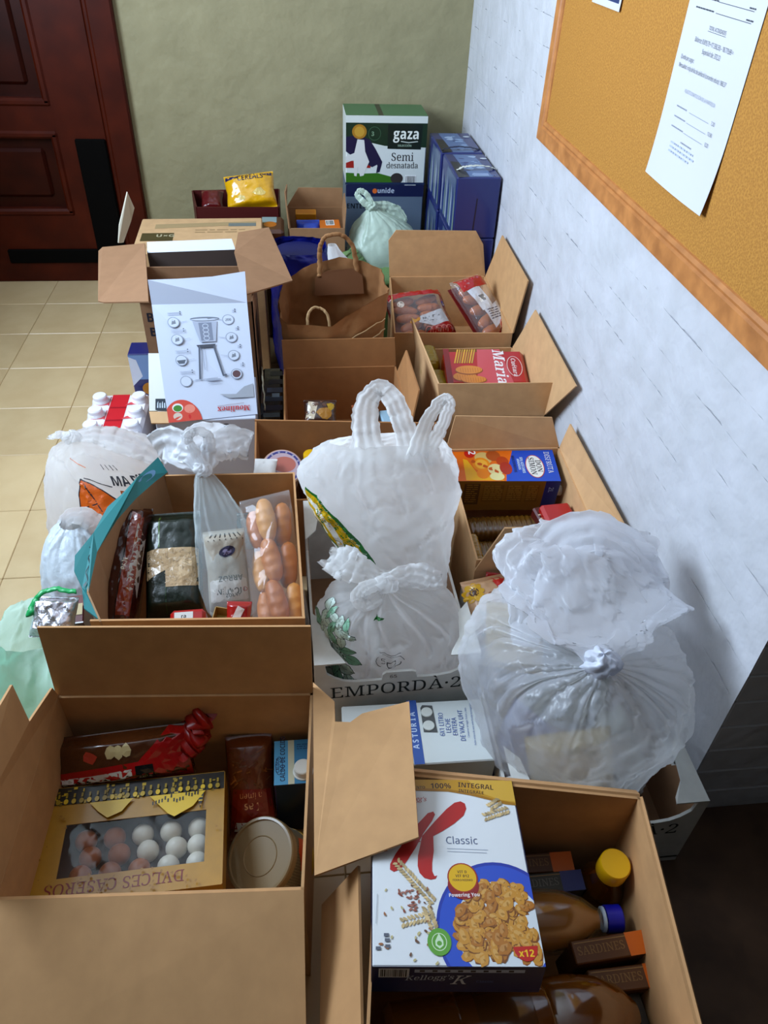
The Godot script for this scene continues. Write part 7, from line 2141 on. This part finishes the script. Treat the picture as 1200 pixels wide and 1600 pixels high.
# -------- against the back wall
func back_goods() -> void:
	milk_stack()
	# tied pale green bag
	var t := thing("tied_bag", "pale green-white plastic bag tied with a loop before the stacked milk packs", "plastic bag", V(0.285, 0, -2.68))
	var rows := film([[V(0.30, 0.002, -2.66), 0.085, 0.08], [V(0.30, 0.08, -2.66), 0.115, 0.10], [V(0.30, 0.2, -2.66), 0.122, 0.105], [V(0.305, 0.30, -2.66), 0.122, 0.10], [V(0.305, 0.36, -2.665), 0.108, 0.085], [V(0.293, 0.405, -2.665), 0.066, 0.05], [V(0.272, 0.432, -2.66), 0.026, 0.022], [V(0.266, 0.444, -2.66), 0.012, 0.012]],
		{"pleats": 15.0, "pamp": 0.2, "pfrom": 0.35, "crease": 0.006, "low": 0.07, "seed": 101.0, "floor": 0.001, "rows": 70, "cols": 140})
	var film_m := bag_film(Color(0.78, 0.86, 0.79), 0.5)
	put(t, "bag_body", film_mesh(rows), film_m)
	put(t, "knot", knot_mesh(V(0.264, 0.448, -2.656), 0.020, 5.0), film_m)
	put(t, "ear", ribbon([V(0.262, 0.45, -2.656), V(0.248, 0.482, -2.66), V(0.225, 0.498, -2.665), V(0.213, 0.485, -2.66), V(0.235, 0.463, -2.65), V(0.26, 0.452, -2.648)], [0.012, 0.010, 0.009, 0.009, 0.011, 0.012], 0.35, V(0, 0, 1), 12, 7.0, 0.25), film_m)
	put(t, "ear", ribbon([V(0.266, 0.448, -2.655), V(0.30, 0.442, -2.665), V(0.345, 0.42, -2.67), V(0.385, 0.385, -2.67)], [0.012, 0.022, 0.03, 0.015], 0.10, V(0, 0.3, 1), 12, 12.0, 0.3, true), film_m)
	var gr := thing("green_bag", "light green bag folded low around the foot of the tied pale bag", "plastic bag", V(0.29, 0, -2.575))
	put(gr, "bag_fold", ribbon([V(0.175, 0.33, -2.56), V(0.205, 0.285, -2.545), V(0.26, 0.25, -2.54), V(0.33, 0.25, -2.54), V(0.40, 0.27, -2.55)], [0.03, 0.04, 0.045, 0.042, 0.03], 0.4, V(0, 1, 0.5), 16, 3.0), mat(Color(0.42, 0.55, 0.33), 0.4, {"bump": "crinkle", "bumpscale": 0.3, "texscale": 4.0}))
	put(gr, "bag_body", film_mesh(film([[V(0.29, 0.002, -2.55), 0.09, 0.012], [V(0.29, 0.1, -2.55), 0.105, 0.014], [V(0.29, 0.25, -2.55), 0.10, 0.012]], {"floor": 0.001, "rows": 24, "cols": 60})), mat(Color(0.42, 0.55, 0.33), 0.4))
	var wb := thing("white_packet", "small white plastic bag peeking up behind the paper bag", "plastic bag", V(0.15, 0, -2.24))
	rows = film([[V(0.17, 0.002, -2.24), 0.06, 0.05], [V(0.17, 0.15, -2.24), 0.07, 0.055], [V(0.165, 0.30, -2.24), 0.07, 0.05], [V(0.145, 0.38, -2.24), 0.05, 0.036], [V(0.115, 0.44, -2.24), 0.022, 0.02], [V(0.105, 0.47, -2.24), 0.012, 0.012]], {"pleats": 9.0, "pamp": 0.1, "crease": 0.006, "seed": 111.0, "floor": 0.001, "rows": 50, "cols": 90})
	put(wb, "bag_body", film_mesh(rows), bag_film())
	# blue bag
	var b := thing("blue_bag", "deep blue plastic bag behind the kraft paper bag", "plastic bag", V(0.01, 0, -2.36))
	rows = film([[V(0.01, 0.002, -2.37), 0.085, 0.09], [V(0.01, 0.12, -2.37), 0.10, 0.10], [V(0.01, 0.28, -2.37), 0.098, 0.10], [V(0.008, 0.38, -2.37), 0.092, 0.09], [V(0.005, 0.42, -2.37), 0.085, 0.08]], {"pleats": 7.0, "pamp": 0.06, "crease": 0.006, "seed": 121.0, "floor": 0.001, "rows": 50, "cols": 100, "square": 0.6})
	put(b, "bag_body", film_mesh(rows), mat(Color(0.02, 0.06, 0.42), 0.4, {"bump": "crinkle", "bumpscale": 0.3, "texscale": 3.0}))
	put(b, "blue_lining", lathe_mesh([Vector2(0.0, 0.0), Vector2(0.078, 0.0), Vector2(0.074, -0.02), Vector2(0.0, -0.02)], Transform3D(Basis(), V(0.005, 0.405, -2.37)), 24), mat(Color(0.015, 0.04, 0.30), 0.6))
	# carton with orange packets
	var k := kraft(Color(0.62, 0.46, 0.31))
	var n := [V(-0.022, 0.40, -2.58), V(0.165, 0.40, -2.58), V(0.172, 0.40, -2.80), V(-0.03, 0.40, -2.80)]
	carton("carton", "cardboard box with upright flaps and orange packets, by the back wall", n, 0.1, k, [
		[n[3], n[2], V(0.17, 0.466, -2.8), V(0.014, 0.467, -2.8)],
		[n[0], n[3], V(-0.024, 0.484, -2.78), V(-0.03, 0.513, -2.6)],
		[n[1], n[2], V(0.178, 0.455, -2.78), V(0.172, 0.46, -2.60)]])
	var orange := mat(Color(0.80, 0.44, 0.03), 0.4, {"coat": 0.2})
	var og := [[V(0.036, 0.412, -2.715), 0.036, 0.014, "yellow-orange box standing at the back of the wall-side carton", Color(0.80, 0.52, 0.04), 0.0], [V(0.118, 0.385, -2.665), 0.036, 0.026, "orange box with a barcode in the carton by the back wall", Color(0.80, 0.40, 0.03), 0.08]]
	for i in 2:
		var g = og[i]
		var o := thing("food_box", g[3], "box", (g[0] as Vector3) - V(0, 0.28, 0))
		var f := brick(o, "carton_body", lid4(g[0], g[1], g[2], g[5], 0.3), 0.27, mat(g[4], 0.4, {"coat": 0.2}), 0.002)
		var p := Ink.new(self)
		if i == 1: p.bars(0.022, 0.02, 0.03, 0.028, rng)
		else: p.rect(0.004, 0.004, 0.064, 0.020, Color(0.72, 0.42, 0.03))
		on_box(o, f, "top", p)
	var bl := thing("blue_packet", "bright blue packet in front of the orange boxes by the back wall", "packet", V(0.04, 0.11, -2.63))
	pouch(bl, "wrapper", frame(V(0.042, 0.315, -2.62), V(1, 0, 0), V(0, 0.8, -0.6)), 0.08, 0.20, 0.05, mat(Color(0.02, 0.24, 0.72), 0.35, {"coat": 0.3}), 0.02, 0.004, 131.0)
	# red tray with yellow packets
	var r := thing("red_tray", "dark red open tray at the back wall behind the tan box", "tray", V(-0.28, 0, -2.85))
	var tr := [V(-0.34, 0.42, -2.74), V(-0.06, 0.42, -2.74), V(-0.06, 0.42, -2.94), V(-0.37, 0.42, -2.92)]
	for i in 4: put(r, "tray_wall", plate_mesh([tr[i], tr[(i + 1) % 4], V(tr[(i + 1) % 4].x, 0.002, tr[(i + 1) % 4].z), V(tr[i].x, 0.002, tr[i].z)], 0.005), mat(Color(0.28, 0.035, 0.03), 0.5))
	put(r, "tray_floor", plate_mesh([tr[0] - V(0, 0.06, 0), tr[1] - V(0, 0.06, 0), tr[2] - V(0, 0.06, 0), tr[3] - V(0, 0.06, 0)], 0.004, Vector3.UP), mat(Color(0.20, 0.03, 0.03), 0.6))
	var rp := thing("red_packet", "dark red packet lying in the left of the red tray", "packet", V(-0.3, 0.362, -2.84))
	pouch(rp, "wrapper", frame(V(-0.295, 0.405, -2.84), V(1, 0, 0), V(0, 0.5, -0.8)), 0.08, 0.1, 0.05, mat(Color(0.34, 0.05, 0.06), 0.3, {"coat": 0.4}), 0.02, 0.005, 141.0)
	var yp := thing("yellow_packet", "glossy yellow packet with a dark blue band and lettering on the back tray", "packet", V(-0.16, 0.37, -2.83))
	var mp := pouch(yp, "wrapper", frame(V(-0.155, 0.452, -2.80), V(1, 0.12, 0), V(0.0, 0.75, -0.6)), 0.175, 0.125, 0.07, mat(Color(0.84, 0.62, 0.02), 0.25, {"coat": 0.5}), 0.016, 0.006, 151.0)
	var p2 := Ink.new(self)
	p2.poly([Vector2(-0.082, 0.038), Vector2(-0.035, 0.040), Vector2(-0.035, 0.056), Vector2(-0.082, 0.056)], Color(0.10, 0.10, 0.28))
	p2.poly([Vector2(0.05, 0.042), Vector2(0.082, 0.042), Vector2(0.082, 0.057), Vector2(0.05, 0.057)], Color(0.10, 0.10, 0.28))
	p2.text("CEREALS", 0.008, 0.030, 0.018, Color(0.12, 0.09, 0.18), 1, 0.02, 0.9)
	p2.blob(0.035, -0.018, 0.020, Color(0.85, 0.74, 0.42), rng, 10, 0.4, 0.7)
	p2.blob(-0.03, -0.03, 0.015, Color(0.80, 0.70, 0.40), rng, 10, 0.4, 0.6)
	wrap_print(yp, "print", p2, mp, 0.012)
	var bb := thing("brown_box", "brown packet with a pale blue and orange label behind the tan flap", "packet", V(-0.085, 0, -2.62))
	var fb := brick(bb, "packet_body", [V(-0.125, 0.40, -2.56), V(-0.04, 0.40, -2.56), V(-0.042, 0.405, -2.69), V(-0.13, 0.405, -2.69)], 0.398, mat(Color(0.28, 0.13, 0.05), 0.4, {"coat": 0.2}), 0.01)
	var p3 := Ink.new(self)
	p3.rect(0.012, 0.07, 0.05, 0.05, Color(0.50, 0.60, 0.62))
	p3.oval(0.04, 0.055, 0.022, 0.024, Color(0.66, 0.36, 0.08), 16)
	on_box(bb, fb, "top", p3)

func milk_stack() -> void:
	# three cartons of milk in the corner
	var base := [["milk_pack", "grey milk carton at the bottom of the stack in the corner, mostly hidden", 0.215, Color(0.30, 0.34, 0.40)], ["milk_pack", "grey-blue milk carton with dark lettering in the middle of the corner stack", 0.445, Color(0.36, 0.42, 0.50)], ["milk_pack", "white and green milk carton with a printed cow on top of the corner stack", 0.678, Color(0.84, 0.86, 0.85)]]
	for k in 3:
		var b = base[k]
		var low: float = 0.0 if k == 0 else base[k - 1][2]
		var t := thing(b[0], b[1], "milk pack", V(0.335, low, -3.0), "milk cartons stacked in the corner")
		var f := brick(t, "carton_body", [V(0.19, b[2], -2.91), V(0.482, b[2], -2.91), V(0.482, b[2], -3.09), V(0.19, b[2], -3.09)], float(b[2]) - low - 0.001, mat(b[3], 0.45, {"coat": 0.1}), 0.003)
		var p := Ink.new(self)
		var W: float = f.w
		var H: float = f.h
		if k == 1:
			p.rect(0.0, H - 0.042, W, 0.042, Color(0.05, 0.10, 0.26))
			p.oval(0.108, H - 0.022, 0.009, 0.009, Color(0.85, 0.40, 0.15), 16)
			p.text("unide", 0.150, H - 0.029, 0.017, Color(0.72, 0.76, 0.84), 1)
			p.text("ENTERA", 0.05, H - 0.085, 0.018, Color(0.08, 0.10, 0.16), 1, 0.0, 1.0, 1)
		elif k == 2:
			cow_print(p, W, H)
			var q := Ink.new(self)
			q.rect(0.0, 0.0, W, f.d, Color(0.22, 0.42, 0.26))
			q.rect(0.40 * W, 0.0, 0.06 * W, f.d, Color(0.06, 0.12, 0.08))
			on_box(t, f, "top", q, "top_print")
		on_box(t, f, "near", p)
	# blue packs against the white wall
	var navy := Color(0.03, 0.07, 0.33)
	for k in 6:
		var far := k % 2 == 1
		var lev := k / 2
		var hi := [0.21, 0.42, 0.612][lev] as float
		var lo := [0.0, 0.21, 0.42][lev] as float
		var z := -2.64 if far else -2.36
		var x0 := 0.505 if not far else 0.500
		var t := thing("milk_pack", ["blue milk pack on the floor, nearer column by the wall", "blue milk pack on the floor, farther column by the wall", "blue milk pack in the middle of the nearer column by the wall", "pale blue milk pack in the middle of the farther column by the wall", "deep blue milk pack with a white carrying strap, topmost near the wall", "blue milk pack topmost in the farther column, deep in the corner"][k], "milk pack", V(0.575, lo, z - 0.13), "blue milk packs by the wall")
		var f := brick(t, "carton_wrap", [V(x0, hi, z - 0.06), V(0.646, hi, z - 0.06), V(0.646, hi, z - 0.325), V(x0, hi, z - 0.325)], hi - lo - 0.001, mat(navy.lightened(0.02 * k), 0.35, {"coat": 0.3}), 0.004)
		var p := Ink.new(self)
		var W: float = f.w
		var D: float = f.d
		if lev == 2:
			p.poly([Vector2(0.004, 0.0), Vector2(0.038, 0.004), Vector2(0.040, D * 0.62), Vector2(0.008, D * 0.66)], Color(0.05, 0.06, 0.12))
			p.poly([Vector2(0.042, 0.004), Vector2(0.115, 0.004), Vector2(0.10, D * 0.95), Vector2(0.03, D * 0.97)], Color(0.34, 0.44, 0.62))
			for j in 14: p.blob(rng.randf_range(0.045, 0.1), rng.randf_range(0.02, D * 0.9), rng.randf_range(0.006, 0.016), [Color(0.55, 0.66, 0.82), Color(0.12, 0.2, 0.45), Color(0.66, 0.74, 0.86)][j % 3], rng, 8, 0.4, 0.7)
			if not far:
				p.rect(0.055, 0.012, 0.05, 0.03, Color(0.55, 0.63, 0.78))
				p.text("01", 0.118, 0.014, 0.012, Color(0.4, 0.5, 0.75), 1)
			p.oval(0.125, D * 0.78, 0.012, 0.010, Color(0.75, 0.78, 0.82), 14)
			on_box(t, f, "top", p, "top_print")
			if not far:
				put(t, "carrying_strap", ribbon([V(0.520, hi + 0.002, z - 0.14), V(0.545, hi + 0.012, z - 0.135), V(0.585, hi + 0.014, z - 0.135), V(0.625, hi + 0.008, z - 0.142), V(0.644, hi + 0.001, z - 0.15)], [0.008, 0.008, 0.007, 0.006, 0.005], 0.25, V(0, 1, 0), 10, 2.0), mat(Color(0.82, 0.82, 0.78), 0.5))
			else:
				put(t, "carrying_strap", ribbon([V(0.51, hi + 0.002, z - 0.09), V(0.55, hi + 0.012, z - 0.085), V(0.60, hi + 0.010, z - 0.09), V(0.64, hi + 0.001, z - 0.1)], [0.005, 0.006, 0.006, 0.005], 0.25, V(0, 1, 0), 10, 4.0), mat(Color(0.10, 0.13, 0.25), 0.5))
		var s := Ink.new(self)
		s.poly([Vector2(0.04, 0.02), Vector2(D - 0.01, 0.02), Vector2(D - 0.01, f.h * 0.95), Vector2(0.1, f.h * 0.95)], Color(0.30, 0.36, 0.48))
		for j in 9: s.poly([Vector2(0.02 + 0.028 * j, 0.02), Vector2(0.04 + 0.028 * j, 0.02), Vector2(0.035 + 0.028 * j, f.h * 0.6), Vector2(0.02 + 0.028 * j, f.h * 0.8)], [Color(0.62, 0.66, 0.74), Color(0.10, 0.18, 0.45), Color(0.45, 0.52, 0.5)][j % 3])
		on_box(t, f, "left", s, "side_print")
		if not far:
			var n := Ink.new(self)
			n.line([Vector2(W * 0.46, 0.0), Vector2(W * 0.5, f.h * 0.66)], 0.004, Color(0.015, 0.03, 0.16))
			on_box(t, f, "near", n, "seam")

func cow_print(p: Ink, W: float, H: float) -> void:
	var X := func(x: float) -> float: return (x - 562.0) / 268.0 * W
	var Y := func(y: float) -> float: return (278.0 - y) / 240.0 * H
	var pen := func(pts: Array) -> PackedVector2Array:
		var out := PackedVector2Array()
		for q in pts: out.append(Vector2(clampf(X.call(q[0]), 0.0, W), clampf(Y.call(q[1]), 0.0, H)))
		return out
	p.rect(0.0, 0.55 * H, W, 0.45 * H, Color(0.84, 0.86, 0.84))
	p.poly(pen.call([[562, 62], [830, 62], [830, 145], [690, 140], [562, 110]]), Color(0.05, 0.17, 0.09))
	p.poly(pen.call([[700, 66], [815, 66], [812, 152], [700, 150]]), Color(0.02, 0.10, 0.06))
	p.text("gaza", X.call(760), Y.call(116), 36.0 / 240.0 * H, Color(0.92, 0.93, 0.90), 1, 0.0, 0.92)
	p.line(pen.call([[745, 124], [770, 128], [800, 124]]), 0.003, Color(0.8, 0.83, 0.8))
	p.text("SELECCIÓN", X.call(757), Y.call(142), 7.0 / 240.0 * H, Color(0.6, 0.7, 0.62), 1)
	p.poly(pen.call([[562, 265], [562, 235], [620, 238], [670, 236], [720, 250], [722, 275], [562, 277]]), Color(0.20, 0.42, 0.08))
	p.rect(X.call(562), Y.call(218), 0.09, 0.024, Color(0.62, 0.12, 0.10))
	p.poly(pen.call([[562, 110], [600, 104], [640, 118], [660, 150], [684, 196], [680, 215], [668, 205], [650, 215], [625, 200], [600, 190], [562, 160]]), Color(0.09, 0.07, 0.22))
	p.poly(pen.call([[600, 118], [622, 120], [626, 160], [640, 196], [632, 215], [622, 245], [610, 248], [602, 215], [598, 248], [590, 246], [588, 190], [562, 200], [562, 178], [590, 165]]), Color(0.86, 0.86, 0.85))
	p.poly(pen.call([[660, 190], [684, 196], [676, 232], [664, 236], [668, 210]]), Color(0.09, 0.07, 0.22))
	p.oval(X.call(606), Y.call(92), 0.026, 0.024, Color(0.66, 0.46, 0.12), 22)
	p.oval(X.call(606), Y.call(92), 0.018, 0.017, Color(0.76, 0.58, 0.2), 20)
	p.ring(X.call(656), Y.call(98), 0.022, 0.022, 0.002, Color(0.25, 0.38, 0.28), 20)
	p.text("3", X.call(650), Y.call(106), 0.014, Color(0.5, 0.62, 0.5), 1)
	p.text("Semi", X.call(752), Y.call(192), 28.0 / 240.0 * H, Color(0.10, 0.10, 0.12), 2, 0.0, 0.95)
	p.text("desnatada", X.call(752), Y.call(218), 20.0 / 240.0 * H, Color(0.10, 0.10, 0.12), 2, 0.0, 0.9)
	p.oval(X.call(735), Y.call(255), 0.023, 0.019, Color(0.20, 0.18, 0.17), 20)
	p.bars(X.call(763), Y.call(280), 0.042, 0.036, host_rng())
	p.line([Vector2(0.0, 0.004), Vector2(W, 0.004)], 0.008, Color(0.10, 0.16, 0.3))

func host_rng() -> RandomNumberGenerator:
	var r := RandomNumberGenerator.new()
	r.seed = 5
	return r
